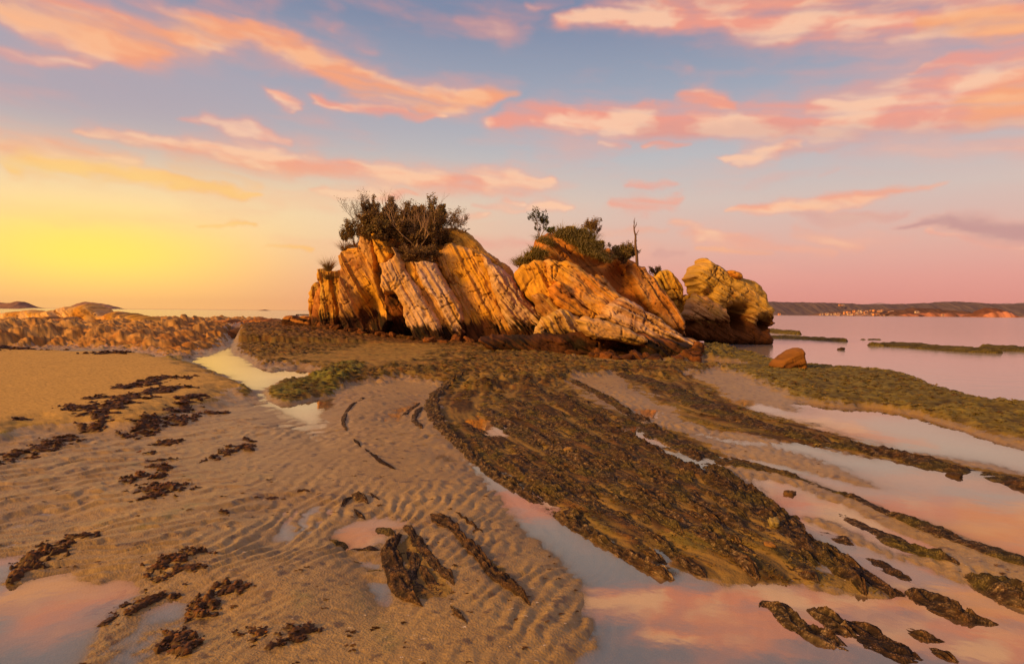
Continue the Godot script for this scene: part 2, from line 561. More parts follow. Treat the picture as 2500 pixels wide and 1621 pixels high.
func lay_out() -> void:
	make_rows()
	# the smooth upper beach
	area("upper", [gp(0, 0, 0.952, [-200, 815, 0, 822, 150, 826, 330, 832, 450, 850, 520, 880, 556, 905, 540, 935, 470, 960, 380, 985, 250, 1008, 100, 1020, 0, 1030, -200, 1060])])
	# tide pools and channels
	area("pool", [
		gp(0, 680, 2.975, [1400, 600, 1435, 568, 1500, 572, 1570, 556, 1625, 522, 1650, 480, 1640, 465, 1670, 430, 1710, 425, 1700, 455, 1680, 490, 1650, 530, 1665, 560, 1720, 565, 1790, 610, 1800, 640, 1880, 655, 1965, 690, 2060, 668, 2160, 655, 2270, 675, 2290, 700, 2180, 735, 2120, 730, 2050, 735, 1965, 765, 1900, 805, 1895, 835, 1935, 890, 1975, 905, 2060, 925, 2150, 915, 2290, 880, 2400, 870, 2420, 930, 2330, 1010, 2310, 1075, 2230, 1080, 2120, 1020, 2020, 965, 1930, 915, 1870, 875, 1850, 820, 1800, 800, 1690, 765, 1640, 730, 1550, 695, 1445, 655]),
		gp(0, 1050, 2.6444, [-300, 1020, 0, 1000, 100, 1003, 200, 962, 320, 932, 430, 915, 530, 900, 525, 955, 640, 985, 760, 962, 880, 985, 915, 1005, 880, 1060, 820, 1110, 760, 1180, 690, 1240, 655, 1290, 640, 1360, 560, 1480, 500, 1530, 430, 1700, -300, 1700]),
		gp(0, 1050, 2.6444, [-200, 830, 0, 822, 160, 806, 120, 870, 95, 940, 0, 985, -200, 1010]),
		gp(700, 1150, 2.975, [345, 440, 400, 400, 470, 382, 600, 350, 730, 338, 845, 368, 835, 412, 770, 442, 745, 492, 700, 530, 600, 562, 450, 572, 420, 532, 368, 492]),
		gp(700, 1150, 2.975, [440, 615, 520, 650, 640, 660, 720, 690, 740, 720, 640, 730, 560, 710, 470, 670]),
		gp(700, 1150, 2.975, [570, 800, 640, 790, 720, 820, 790, 900, 800, 960, 740, 1010, 680, 1060, 640, 960, 600, 880]),
		gp(700, 1150, 2.975, [150, 272, 220, 268, 270, 296, 210, 306]),
		gp(0, 1050, 2.6444, [1790, 690, 1850, 640, 1940, 590, 1960, 605, 1880, 690, 1800, 760, 1760, 760]),
		gp(0, 1050, 2.6444, [1040, 1130, 1100, 1110, 1200, 1120, 1230, 1190, 1150, 1240, 1040, 1250, 950, 1300, 900, 1400, 860, 1510, 700, 1510, 800, 1340, 930, 1200]),
		# the long pool that runs past the rock ribs to the near right
		gp(0, 0, 0.952, [1082, 1068, 1105, 1078, 1150, 1108, 1210, 1142, 1270, 1180, 1330, 1225, 1400, 1268, 1470, 1308, 1540, 1345, 1600, 1325, 1680, 1362, 1770, 1358, 1850, 1362, 1950, 1383, 2060, 1392, 2130, 1360, 2230, 1390, 2340, 1440, 2600, 1520, 2600, 1750, 1250, 1750, 1290, 1560, 1340, 1545, 1385, 1505, 1380, 1460, 1350, 1400, 1352, 1360, 1300, 1312, 1262, 1272, 1225, 1232, 1178, 1182, 1158, 1150, 1118, 1112]),
		gp(0, 0, 0.952, [1120, 978, 1140, 990, 1160, 1000, 1150, 1006, 1128, 992]),
		gp(700, 850, 2.975, [730, 490, 800, 440, 960, 385, 970, 400, 860, 450, 830, 500, 820, 530, 730, 520]),
		gp(700, 850, 2.975, [1110, 780, 1170, 780, 1250, 820, 1240, 835, 1150, 815]),
		# the pools on the right
		gp(1400, 850, 2.1636, [850, 285, 900, 275, 960, 300, 1050, 315, 1150, 345, 1230, 345, 1200, 300, 1230, 290, 1330, 305, 1450, 318, 1560, 315, 1700, 330, 1850, 365, 1950, 395, 2100, 445, 2250, 500, 2500, 570, 2600, 690, 2380, 655, 2200, 605, 2050, 580, 1900, 560, 1750, 540, 1600, 490, 1480, 455, 1400, 440, 1300, 400, 1150, 370, 1000, 340]),
		gp(1400, 850, 2.1636, [1080, 515, 1200, 515, 1300, 535, 1400, 568, 1560, 585, 1700, 600, 1850, 632, 2000, 640, 2150, 665, 2250, 700, 2400, 760, 2700, 800, 2700, 1150, 2450, 1110, 2250, 1060, 2050, 980, 1850, 895, 1680, 868, 1550, 810, 1400, 760, 1300, 715, 1180, 670, 1050, 640, 900, 600, 760, 600, 700, 640, 560, 600, 480, 560, 560, 565, 700, 590, 780, 585, 900, 590, 1050, 620, 1200, 650, 1350, 690, 1500, 730, 1620, 740, 1560, 690, 1450, 640, 1350, 600, 1250, 570]),
		gp(1400, 850, 2.1636, [150, 425, 300, 420, 460, 440, 380, 445, 460, 515, 330, 480]),
		gp(1400, 850, 2.1636, [670, 455, 760, 475, 850, 490, 970, 505, 860, 505, 750, 485]),
		gp(1400, 850, 2.1636, [350, 325, 430, 325, 440, 375, 380, 365]),
		gp(1400, 850, 2.1636, [570, 70, 700, 62, 860, 75, 880, 92, 760, 100, 640, 96]),
		gp(1400, 850, 2.1636, [940, 700, 1050, 700, 1200, 740, 1330, 800, 1450, 830, 1560, 900, 1700, 960, 1850, 1030, 1950, 1082, 1700, 1082, 1600, 1030, 1450, 960, 1330, 900, 1130, 890, 1050, 800, 980, 745]),
		gp(1500, 1200, 2.38, [1010, 150, 1100, 160, 1200, 200, 1300, 250, 1400, 310, 1500, 350, 1600, 400, 1720, 420, 1820, 460, 1900, 500, 2010, 540, 2150, 570, 2250, 640, 2380, 700, 2600, 760, 2600, 1000, 2300, 780, 2000, 660, 1850, 575, 1700, 600, 1560, 560, 1480, 480, 1290, 480, 1240, 460, 1110, 345, 1160, 330, 1260, 400, 1290, 380, 1180, 290, 1100, 230]),
		gp(1500, 1200, 2.38, [250, 345, 280, 350, 330, 400, 370, 480, 340, 470, 290, 400]),
	])
	# rock platform
	area("rock", [
		gp(0, 0, 0.952, [1000, 950, 1020, 915, 1060, 885, 1150, 868, 1260, 862, 1340, 880, 1400, 925, 1480, 975, 1560, 1040, 1640, 1095, 1740, 1170, 1870, 1270, 2010, 1350, 2090, 1398, 2010, 1392, 1900, 1367, 1760, 1372, 1680, 1367, 1570, 1352, 1400, 1278, 1250, 1183, 1120, 1088, 1030, 1018]),
		gp(0, 0, 0.952, [1420, 858, 1530, 858, 1640, 890, 1700, 930, 1800, 965, 1950, 1005, 2100, 1050, 2260, 1088, 2420, 1115, 2440, 1150, 2330, 1120, 2200, 1097, 2000, 1057, 1830, 1032, 1700, 1012, 1600, 992, 1510, 950, 1440, 910]),
		gp(0, 0, 0.952, [1450, 985, 1560, 1000, 1660, 1040, 1730, 1085, 1660, 1075, 1560, 1040]),
		gp(700, 1150, 2.975, [735, 600, 800, 500, 860, 400, 910, 470, 1000, 610, 1090, 720, 1170, 800, 1220, 890, 1140, 965, 1000, 975, 900, 965, 840, 890, 780, 760, 745, 690]),
		gp(700, 1150, 2.975, [1030, 330, 1130, 350, 1230, 430, 1340, 540, 1450, 640, 1560, 790, 1680, 880, 1780, 1030, 1700, 990, 1560, 890, 1440, 780, 1350, 670, 1230, 560, 1150, 450]),
	])
	area("mud", [gp(1400, 850, 2.1636, [0, 105, 120, 105, 230, 130, 300, 170, 330, 230, 420, 250, 480, 300, 560, 330, 600, 370, 480, 380, 330, 370, 200, 350, 130, 330, 60, 290, 0, 240, -60, 180])])
	# flats where water stays in the troughs
	area("film", [gp(0, 680, 2.975, [1900, 900, 2050, 930, 2400, 1000, 2500, 1120, 2350, 1260, 2150, 1200, 2000, 1080, 1850, 980]), gp(0, 1050, 2.6444, [-200, 560, 0, 560, 300, 480, 560, 480, 760, 560, 640, 660, 420, 720, 250, 780, 0, 830, -200, 840]), gp(0, 1050, 2.6444, [1600, 560, 1800, 500, 2050, 480, 2200, 560, 2100, 700, 1850, 770, 1700, 740]), gp(0, 1050, 2.6444, [760, 1000, 1000, 1040, 1300, 1100, 1500, 1200, 1300, 1330, 1050, 1420, 850, 1510, 650, 1450])])
	# weedy reef between the pools and the open water
	area("reef", [
		gp(0, 0, 0.952, [1630, 806, 1690, 812, 1760, 822, 1800, 838, 1860, 852, 1920, 855, 2000, 860, 2090, 870, 2150, 886, 2170, 900, 2240, 922, 2310, 940, 2500, 955, 2600, 1060, 2380, 1036, 2330, 1025, 2250, 1004, 2180, 985, 2100, 966, 2020, 952, 1950, 946, 1880, 938, 1830, 925, 1770, 895, 1700, 868, 1640, 840, 1560, 832]),
	])
	area("sea", [
		gp(0, 0, 0.952, [1680, 812, 1760, 822, 1800, 832, 1870, 845, 1930, 850, 2010, 855, 2100, 868, 2160, 880, 2190, 895, 2260, 915, 2320, 932, 2500, 950, 2900, 985, 4000, 1000, 4000, 778, 1500, 778, 1560, 792, 1640, 800]),
		gp(0, 0, 0.952, [-900, 730, 0, 732, 240, 746, 330, 752, 420, 763, 480, 768, 540, 752, 590, 745, 655, 748, 690, 752, 800, 745, 1200, 755, 1650, 765, 1650, 755, 640, 735, -900, 728]),
	])
	# apron of weed and stones at the foot of the stacks
	area("apron", [
		gp(0, 0, 0.952, [525, 800, 548, 782, 600, 768, 660, 770, 720, 772, 900, 785, 1000, 800, 1200, 812, 1400, 850, 1520, 850, 1640, 812, 1720, 812, 1700, 830, 1660, 862, 1560, 885, 1450, 872, 1340, 880, 1240, 905, 1120, 915, 1020, 900, 930, 885, 850, 897, 760, 907, 720, 885, 700, 860, 640, 850, 600, 856, 560, 828]),
	])
	area("sandy", [
		gp(0, 0, 0.952, [640, 838, 760, 830, 880, 800, 1000, 800, 1040, 820, 1000, 848, 900, 862, 800, 872, 740, 862, 690, 850]),
	])
	# green reef beside the channel
	area("moss", [
		gp(0, 680, 2.975, [1890, 808, 1960, 745, 2040, 735, 2130, 728, 2200, 735, 2280, 705, 2400, 670, 2500, 640, 2640, 650, 2600, 740, 2480, 800, 2400, 860, 2290, 880, 2150, 908, 2050, 918, 1980, 900, 1935, 880]),
		gp(0, 680, 2.975, [1705, 845, 1760, 812, 1860, 795, 1850, 840, 1870, 875, 1780, 872]),
		gp(0, 680, 2.975, [1780, 660, 1800, 642, 1840, 660, 1810, 684]),
		gp(0, 680, 2.975, [1880, 690, 1960, 655, 2050, 660, 2060, 675, 1975, 708]),
	])
	# rocky headland on the left
	area("head", [
		gp(0, 0, 0.952, [-900, 828, -300, 822, 0, 815, 100, 812, 250, 815, 340, 826, 420, 845, 450, 843, 465, 822, 520, 812, 545, 790, 552, 776]) + PackedVector2Array([Vector2(-19.0, -46), Vector2(-17.0, -52), Vector2(-22, -60), Vector2(-30, -56), Vector2(-29, -42), Vector2(-34, -40), Vector2(-60, -42)]),
	])
	belt("stack", [PackedVector3Array([Vector3(-14, -39, 2.5), Vector3(-10, -36, 2.5), Vector3(-6.5, -32.5, 2.0), Vector3(-3.5, -31, 1.8), Vector3(-0.5, -30.5, 1.5), Vector3(2, -29, 1.5), Vector3(6, -29, 1.5), Vector3(10, -31, 1.0), Vector3(14, -35, 1.0)])])
	# which way the beds of the platform run: alongside its outermost rib
	belt("beds", [full([1075, 890, 0, 1035, 905, 0, 1010, 925, 0, 1003, 950, 0, 1015, 985, 0, 1045, 1020, 0, 1140, 1098, 0, 1265, 1180, 0, 1400, 1262, 0, 1575, 1352, 0])], 9.0)
	# green algae smears on the sand
	belt("algae", [
		line(0, 1050, 2.6444, [880, 680, 0.03, 980, 645, 0.06, 1100, 590, 0.05, 1210, 540, 0.05, 1310, 500, 0.04]),
		line(0, 1050, 2.6444, [840, 255, 0.05, 920, 250, 0.08]), line(0, 1050, 2.6444, [1180, 340, 0.05, 1230, 335, 0.06]), line(0, 1050, 2.6444, [1620, 325, 0.05, 1690, 335, 0.05]),
		line(0, 1050, 2.6444, [650, 625, 0.05, 690, 630, 0.04]), line(0, 1050, 2.6444, [1950, 1120, 0.03, 1985, 1200, 0.03]), line(700, 1150, 2.975, [520, 900, 0.04, 590, 1000, 0.05, 640, 1080, 0.03, 690, 1200, 0.03, 760, 1360, 0.03]),
		line(700, 1150, 2.975, [120, 960, 0.04, 140, 1060, 0.04]), line(0, 680, 2.975, [1160, 595, 0.3, 1300, 610, 0.4, 1420, 650, 0.3]), line(0, 680, 2.975, [500, 540, 0.6, 650, 530, 0.5]),
		line(0, 680, 2.975, [1310, 755, 0.15, 1360, 750, 0.15]), line(0, 680, 2.975, [930, 1390, 0.08, 1040, 1385, 0.08]), line(0, 680, 2.975, [170, 1150, 0.12, 230, 1150, 0.1]), line(0, 680, 2.975, [0, 1215, 0.12, 60, 1215, 0.1]),
	])


var n_big := noise(21, 0.16, 3)
var n_mid := noise(22, 0.8, 4)
var n_fine := noise(23, 3.2, 4)
var n_grit := noise(24, 11.0, 3)
var n_edge := noise(25, 1.6, 5)
var n_cell := noise(26, 1.0, 1, FastNoiseLite.TYPE_CELLULAR)
var n_rock := noise(27, 1.4, 5)
var n_streak := noise(28, 1.0, 4)
var n_grain := noise(19, 38.0, 2)
var n_grain2 := noise(20, 15.0, 3)
var n_bits := noise(29, 6.5, 3)
var weed_bits := Color(0.09, 0.055, 0.022)
var sand_dry := Color(0.55, 0.345, 0.095)
var sand_wet := Color(0.345, 0.226, 0.062)
var sand_dark := Color(0.18, 0.108, 0.030)
var rock_dark := Color(0.05, 0.030, 0.014)
var rock_brown := Color(0.14, 0.078, 0.03)
var weed_olive := Color(0.20, 0.16, 0.04)
var rust := Color(0.27, 0.12, 0.03)
var moss_green := Color(0.17, 0.16, 0.03)


# sand ripples: crests that wander, break and overlap like scales
func ripple(x: float, z: float) -> float:
	var wx := n_mid.get_noise_2d(x * 1.1, z * 1.1)
	var wz := n_mid.get_noise_2d(x * 1.1 + 50.0, z * 1.1)
	var wf := n_fine.get_noise_2d(x * 0.8 + 4.0, z * 0.8)
	var far := clampf((-z - 4.0) / 8.0, 0.0, 1.0)
	var l := lerpf(0.092, 0.18, far)
	# two sets of crests, one along the shore and one across it
	var p1 := (z + 0.32 * x) / l + 0.9 * wx + 0.55 * wf
	var p2 := (0.86 * x + 0.42 * z) / (l * 0.92) + 0.9 * wz + 0.55 * wf
	var a := fposmod(p1, 1.0)
	var b := fposmod(p2, 1.0)
	a = a / 0.68 if a < 0.68 else (1.0 - a) / 0.32
	b = b / 0.62 if b < 0.62 else (1.0 - b) / 0.38
	a = a * a * (3.0 - 2.0 * a)
	b = b * b * (3.0 - 2.0 * b)
	var mix_ := ss(-0.45, 0.45, (x + 1.9) * 0.35 + 0.9 * n_big.get_noise_2d(x * 2.2, z * 2.2))
	var breaks := 0.35 + 0.65 * ss(-0.35, 0.3, n_fine.get_noise_2d(x * 0.75 + 31.0, z * 0.75))
	var strength := 0.35 + 0.75 * ss(-0.35, 0.25, n_big.get_noise_2d(x * 2.6 + 5.0, z * 2.6))
	return 0.5 + (lerpf(a, b, mix_) - 0.5) * breaks * strength * lerpf(1.0, 1.5, far)


func make_beach() -> void:
	lay_out()
	t_pos.resize(ti * tj)
	t_col.resize(ti * tj)
	t_weed.resize(ti * tj)
	t_dry.resize(ti * tj)
	var f_upper: PackedFloat32Array = fields.upper
	var f_pool: PackedFloat32Array = fields.pool
	var f_rock: PackedFloat32Array = fields.rock
	var f_film: PackedFloat32Array = fields.film
	var f_mud: PackedFloat32Array = fields.mud
	var f_beds: PackedFloat32Array = fields.beds
	var f_reef: PackedFloat32Array = fields.reef
	var f_sea: PackedFloat32Array = fields.sea
	var f_head: PackedFloat32Array = fields.head
	for j in cj:
		for i in ci:
			f_sea[j * ci + i] = maxf(f_sea[j * ci + i], row_d[j * Q] - 48.0 - maxf(0.0, fld(f_head, i * Q, j * Q) * 9.0))
	fields.sea = f_sea
	var f_apron: PackedFloat32Array = fields.apron
	var f_sandy: PackedFloat32Array = fields.sandy
	var f_moss: PackedFloat32Array = fields.moss
	var f_stack: PackedFloat32Array = fields.stack
	var f_algae: PackedFloat32Array = fields.algae
	for j in tj:
		var d := row_d[j]
		var w := half_width(d)
		var z := -d
		var sc := clampf(d / 6.0, 0.35, 6.0)
		for i in ti:
			var x := (2.0 * i / NI - 1.0) * w
			var nb := n_big.get_noise_2d(x, z)
			var nm := n_mid.get_noise_2d(x, z)
			var nf := n_fine.get_noise_2d(x, z)
			var ng := n_grit.get_noise_2d(x, z)
			var ne := n_edge.get_noise_2d(x, z) * 0.8 + n_fine.get_noise_2d(x * 1.4 + 7.0, z * 1.4) * 0.35
			var e := ne * 0.11 * clampf(d / 5.0, 0.7, 4.0)
			var up := ss(-0.5, 0.7, fld(f_upper, i, j) + 0.5 * nm)
			# sand
			var rp := ripple(x, z)
			var right := ss(-1.0, 4.0, x - 0.25 * d)
			var amp := lerpf(0.0205, 0.001, up) * lerpf(1.0, 0.35, right) * ss(-0.2, 0.5, d) * (1.0 - ss(10.0, 16.0, d))
			var po := fld(f_pool, i, j)
			var pw := 0.05 * clampf(d / 5.0, 0.6, 5.0)
			var s := maxf(po, -3.0 * sc) + e * 0.75 + 0.02 * nf + 0.16 * ss(9.0, 14.0, d)
			var pd := ss(-pw, pw, s)
			var h := -0.05 * clampf(sc, 0.8, 2.6) * (1.0 - exp(-s / (0.22 * sc))) if s > 0.0 else 0.05 * (1.0 - exp(s / (0.3 * sc)))
			var fi := ss(-0.3, 0.35, fld(f_film, i, j) + 0.3 * nm)
			h *= 1.0 - 0.86 * fi * (1.0 - pd)
			h -= 0.0055 * fi * (1.0 - pd)
			h += (0.012 * nb + 0.008 * nm) * (1.0 - pd) * (1.0 - 0.5 * fi) + lerpf(0.0, 0.17, up) - 0.012 * right
			h += (rp - lerpf(0.42, 0.5, fi)) * amp * (1.0 - ss(-0.1, 0.3, fld(f_rock, i, j))) * (1.0 - 0.6 * pd) + 0.003 * nf + 0.0012 * ng
			var col := sand_wet.lerp(sand_dry, clampf(up * 0.9 + 0.12 * nm, 0.0, 1.0))
			col = col.lerp(sand_dark, clampf(0.35 * nm + 0.3 * nf + 0.12, 0.0, 0.7) * (1.0 - up))
			col = col.lerp(sand_dark, clampf(ng * 1.6 - 0.30, 0.0, 0.4))
			col = col.lerp(weed_bits, 0.8 * ss(0.40, 0.52, n_bits.get_noise_2d(x, z) + 0.25 * nm) * (1.0 - 0.8 * up))
			# grain that one can just make out
			var g1 := n_grain.get_noise_2d(x, z) * ss(9.0, 4.0, d) + n_grain2.get_noise_2d(x, z) * ss(22.0, 8.0, d)
			col = col * (1.0 + 0.22 * g1)
			h += 0.0022 * g1 * (1.0 - pd)
			var weed := 0.0
			# stony ground round the stacks
			var ap := (1.0 - pd) * ss(-0.35, 0.5, fld(f_apron, i, j) + 2.2 * e)
			if ap > 0.0:
				var sandy := ss(-1.0, 0.8, fld(f_sandy, i, j) + 1.4 * nm)
				var rough := n_rock.get_noise_2d(x * 1.3, z * 1.3)
				h += ap * (0.10 + 0.16 * absf(rough) * (1.0 - 0.75 * sandy) + 0.05 * nf * (1.0 - 0.7 * sandy))
				var rc := rock_dark.lerp(rust, clampf(0.45 + 1.3 * nm, 0.0, 1.0)).lerp(weed_olive, clampf(0.4 + 1.5 * nf, 0.0, 1.0) * 0.6)
				rc = rc.lerp(sand_wet, clampf(0.30 + 1.2 * nf - 0.8 * rough, 0.0, 1.0) * 0.45)
				rc = rc.lerp(sand_wet, sandy * clampf(0.85 - 1.5 * absf(rough), 0.0, 1.0))
				col = col.lerp(rc * lerpf(0.72, 1.0, sandy), ap)
				weed = maxf(weed, ap * (0.6 - 0.55 * sandy))
			var st := fld(f_stack, i, j)
			col = col.lerp(rock_dark.lerp(rust, clampf(0.25 + 1.4 * nf, 0.0, 0.8)), 0.95 * ss(-4.5, -1.2, st + 2.5 * nm) * (1.0 - pd))
			h += (lerpf(0.66, 0.05, ss(-13.0, -3.5, x))) * ss(-9.0, 1.0, st + nm) * (1.0 - pd)
			var hd := ss(-0.4, 1.2, fld(f_head, i, j) + 2.0 * e)
			if hd > 0.0:
				var r2 := n_rock.get_noise_2d(x * 0.32, z * 0.32)
				var far := ss(0.3, 4.0, fld(f_head, i, j)) * ss(-13.0, -21.0, x)
				h += hd * (0.03 + 0.55 * absf(r2) + 0.25 * ss(0.3, 3.0, fld(f_head, i, j)) + 0.5 * far + 0.06 * nf)
				var hc := Color(0.46, 0.19, 0.032).lerp(Color(0.60, 0.34, 0.10), clampf(0.35 + 1.2 * nm + 0.5 * far, 0.0, 1.0)).lerp(rock_brown, clampf(0.3 + 1.4 * nf, 0.0, 0.8))
				col = col.lerp(hc, hd)
				weed = maxf(weed, hd * 0.35 * (1.0 - far))
			var mo := (1.0 - pd) * ss(-0.1, 0.12, fld(f_moss, i, j) + e)
			if mo > 0.0:
				h += mo * (0.045 + 0.07 * absf(n_rock.get_noise_2d(x * 2.0, z * 2.0)) + 0.03 * nf)
				col = col.lerp(rock_dark.lerp(moss_green, clampf(0.55 + 1.2 * nm + 0.5 * nf, 0.0, 1.0)), mo)
				weed = maxf(weed, mo * 0.7)
			# bedrock in ribs
			var ro := (1.0 - pd) * ss(-0.16, 0.22, fld(f_rock, i, j) + 1.3 * e) * (1.0 - 0.85 * ss(-0.3, 0.5, fld(f_mud, i, j) + 2.5 * e))
			if ro > 0.0:
				var along := x * 0.53 + z * 0.85
				var across := -maxf(fld(f_beds, i, j), -12.0) + 0.10 * nm
				var stk := n_streak.get_noise_2d(along * 0.30, across * 3.4)
				var st2 := n_streak.get_noise_2d(along * 0.55 + 60.0, across * 8.5)
				var rg := stk + 0.55 * st2
				h += ro * (-0.008 + 0.030 * rg + 0.012 * nf + 0.005 * ng)
				var rc := rock_brown.lerp(rock_dark, clampf(0.55 + 1.5 * rg, 0.0, 1.0)).lerp(weed_olive, clampf(0.05 + 1.3 * nm, 0.0, 0.6)).lerp(rust, clampf(0.9 * nf + 0.6 * st2 - 0.1, 0.0, 0.5))
				rc = rc.lerp(sand_dark.lerp(sand_wet, 0.35), clampf(0.12 - 3.0 * rg + 0.9 * nm, 0.0, 0.9))
				col = col.lerp(rc, ro)
				weed = maxf(weed, ro * clampf(0.2 + 1.8 * rg + 1.4 * nm, 0.0, 1.0))
			var re := (1.0 - pd) * ss(-0.2, 0.3, fld(f_reef, i, j) + 1.6 * e)
			if re > 0.0:
				h += re * (0.075 + 0.07 * absf(n_rock.get_noise_2d(x * 1.5, z * 1.5)) + 0.03 * nf)
				col = col.lerp(rock_dark.lerp(weed_olive, clampf(0.7 + 0.8 * nf + 0.6 * nm, 0.0, 1.0)), re)
				weed = maxf(weed, re * clampf(0.75 + 1.6 * nm + 0.8 * nf, 0.0, 1.0))
			var al := ss(-0.06, 0.1, fld(f_algae, i, j) + 0.10 * sc * ne)
			if al > 0.0:
				col = col.lerp(moss_green.lerp(sand_wet, clampf(0.35 - 2.0 * ng, 0.0, 1.0)), al * 0.8)
			if po > -0.4 * sc and ro < 0.3:
				col = col.lerp(sand_dark, 0.4 * ss(-0.3 * sc, 0.05, po + e)).lerp(Color(0.27, 0.175, 0.045), 0.5 * pd)
			var se := ss(-0.5, 0.9, fld(f_sea, i, j) + 2.4 * e)
			h = lerpf(h, -1.2, se)
			if d > 88.0:
				h = lerpf(h, -1.5, ss(88.0, 100.0, d))
			var n := j * ti + i
			t_pos[n] = Vector3(x, h, z)
			t_col[n] = Color(maxf(col.r, 0.004), maxf(col.g, 0.003), maxf(col.b, 0.002))
			t_dry[n] = 1 if maxf(maxf(hd, ap), maxf(maxf(ro, re), maxf(mo, up))) > 0.5 else 0
			t_weed[n] = weed * (1.0 - pd) * (1.0 - se)
	var all := PackedInt32Array()
	all.resize(NI * NJ * 6)
	var parts := [PackedInt32Array(), PackedInt32Array()]
	var k := 0
	for pass_ in 2:
		var idx := PackedInt32Array()
		idx.resize(NI * NJ * 6)
		var u := 0
		for j in NJ:
			for i in NI:
				var a := j * ti + i
				if t_dry[a] != pass_:
					continue
				for c: int in [a, a + ti, a + 1, a + 1, a + ti, a + ti + 1]:
					idx[u] = c
					all[k] = c
					u += 1
					k += 1
		idx.resize(u)
		parts[pass_] = idx
	var m := StandardMaterial3D.new()
	m.vertex_color_use_as_albedo = true
	m.roughness = 0.40
	m.metallic_specular = 0.5
	m.heightmap_enabled = true
	m.heightmap_texture = grain_texture(31, 1024, 0.06)
	m.heightmap_scale = 0.42
	m.uv1_triplanar = true
	m.uv1_world_triplanar = true
	m.uv1_scale = Vector3(0.9, 0.9, 0.9)
	var dry := m.duplicate()
	dry.roughness = 0.85
	dry.metallic_specular = 0.25
	var nrm := normals_of(t_pos, all)
	var mesh := ArrayMesh.new()
	for pass_ in 2:
		var arr := []
		arr.resize(Mesh.ARRAY_MAX)
		arr[Mesh.ARRAY_VERTEX] = t_pos
		arr[Mesh.ARRAY_NORMAL] = nrm
		arr[Mesh.ARRAY_COLOR] = t_col
		arr[Mesh.ARRAY_INDEX] = parts[pass_]
		mesh.add_surface_from_arrays(Mesh.PRIMITIVE_TRIANGLES, arr)
		mesh.surface_set_material(pass_, dry if pass_ == 1 else m)
	structure("beach", mesh, null, "rippled brown tidal sand of the beach with pools and stony patches")


func grain_texture(seed_: int, size: int, freq: float) -> ImageTexture:
	var n := noise(seed_, freq, 5)
	return ImageTexture.create_from_image(n.get_seamless_image(size, size))


# height and colour data of the beach at a place
func land(x: float, z: float) -> float:
	var ij := spot(x, z)
	return t_pos[ij.y * ti + ij.x].y


func spot(x: float, z: float) -> Vector2i:
	var d := -z
	var lo := 0
	var hi := tj - 1
	while hi - lo > 1:
		var mid := (lo + hi) / 2
		if row_d[mid] <= d:
			lo = mid
		else:
			hi = mid
	var i := clampi(int(round((x / half_width(d) + 1.0) * 0.5 * NI)), 0, NI)
	return Vector2i(i, lo)


# ---------------------------------------------------------------- water

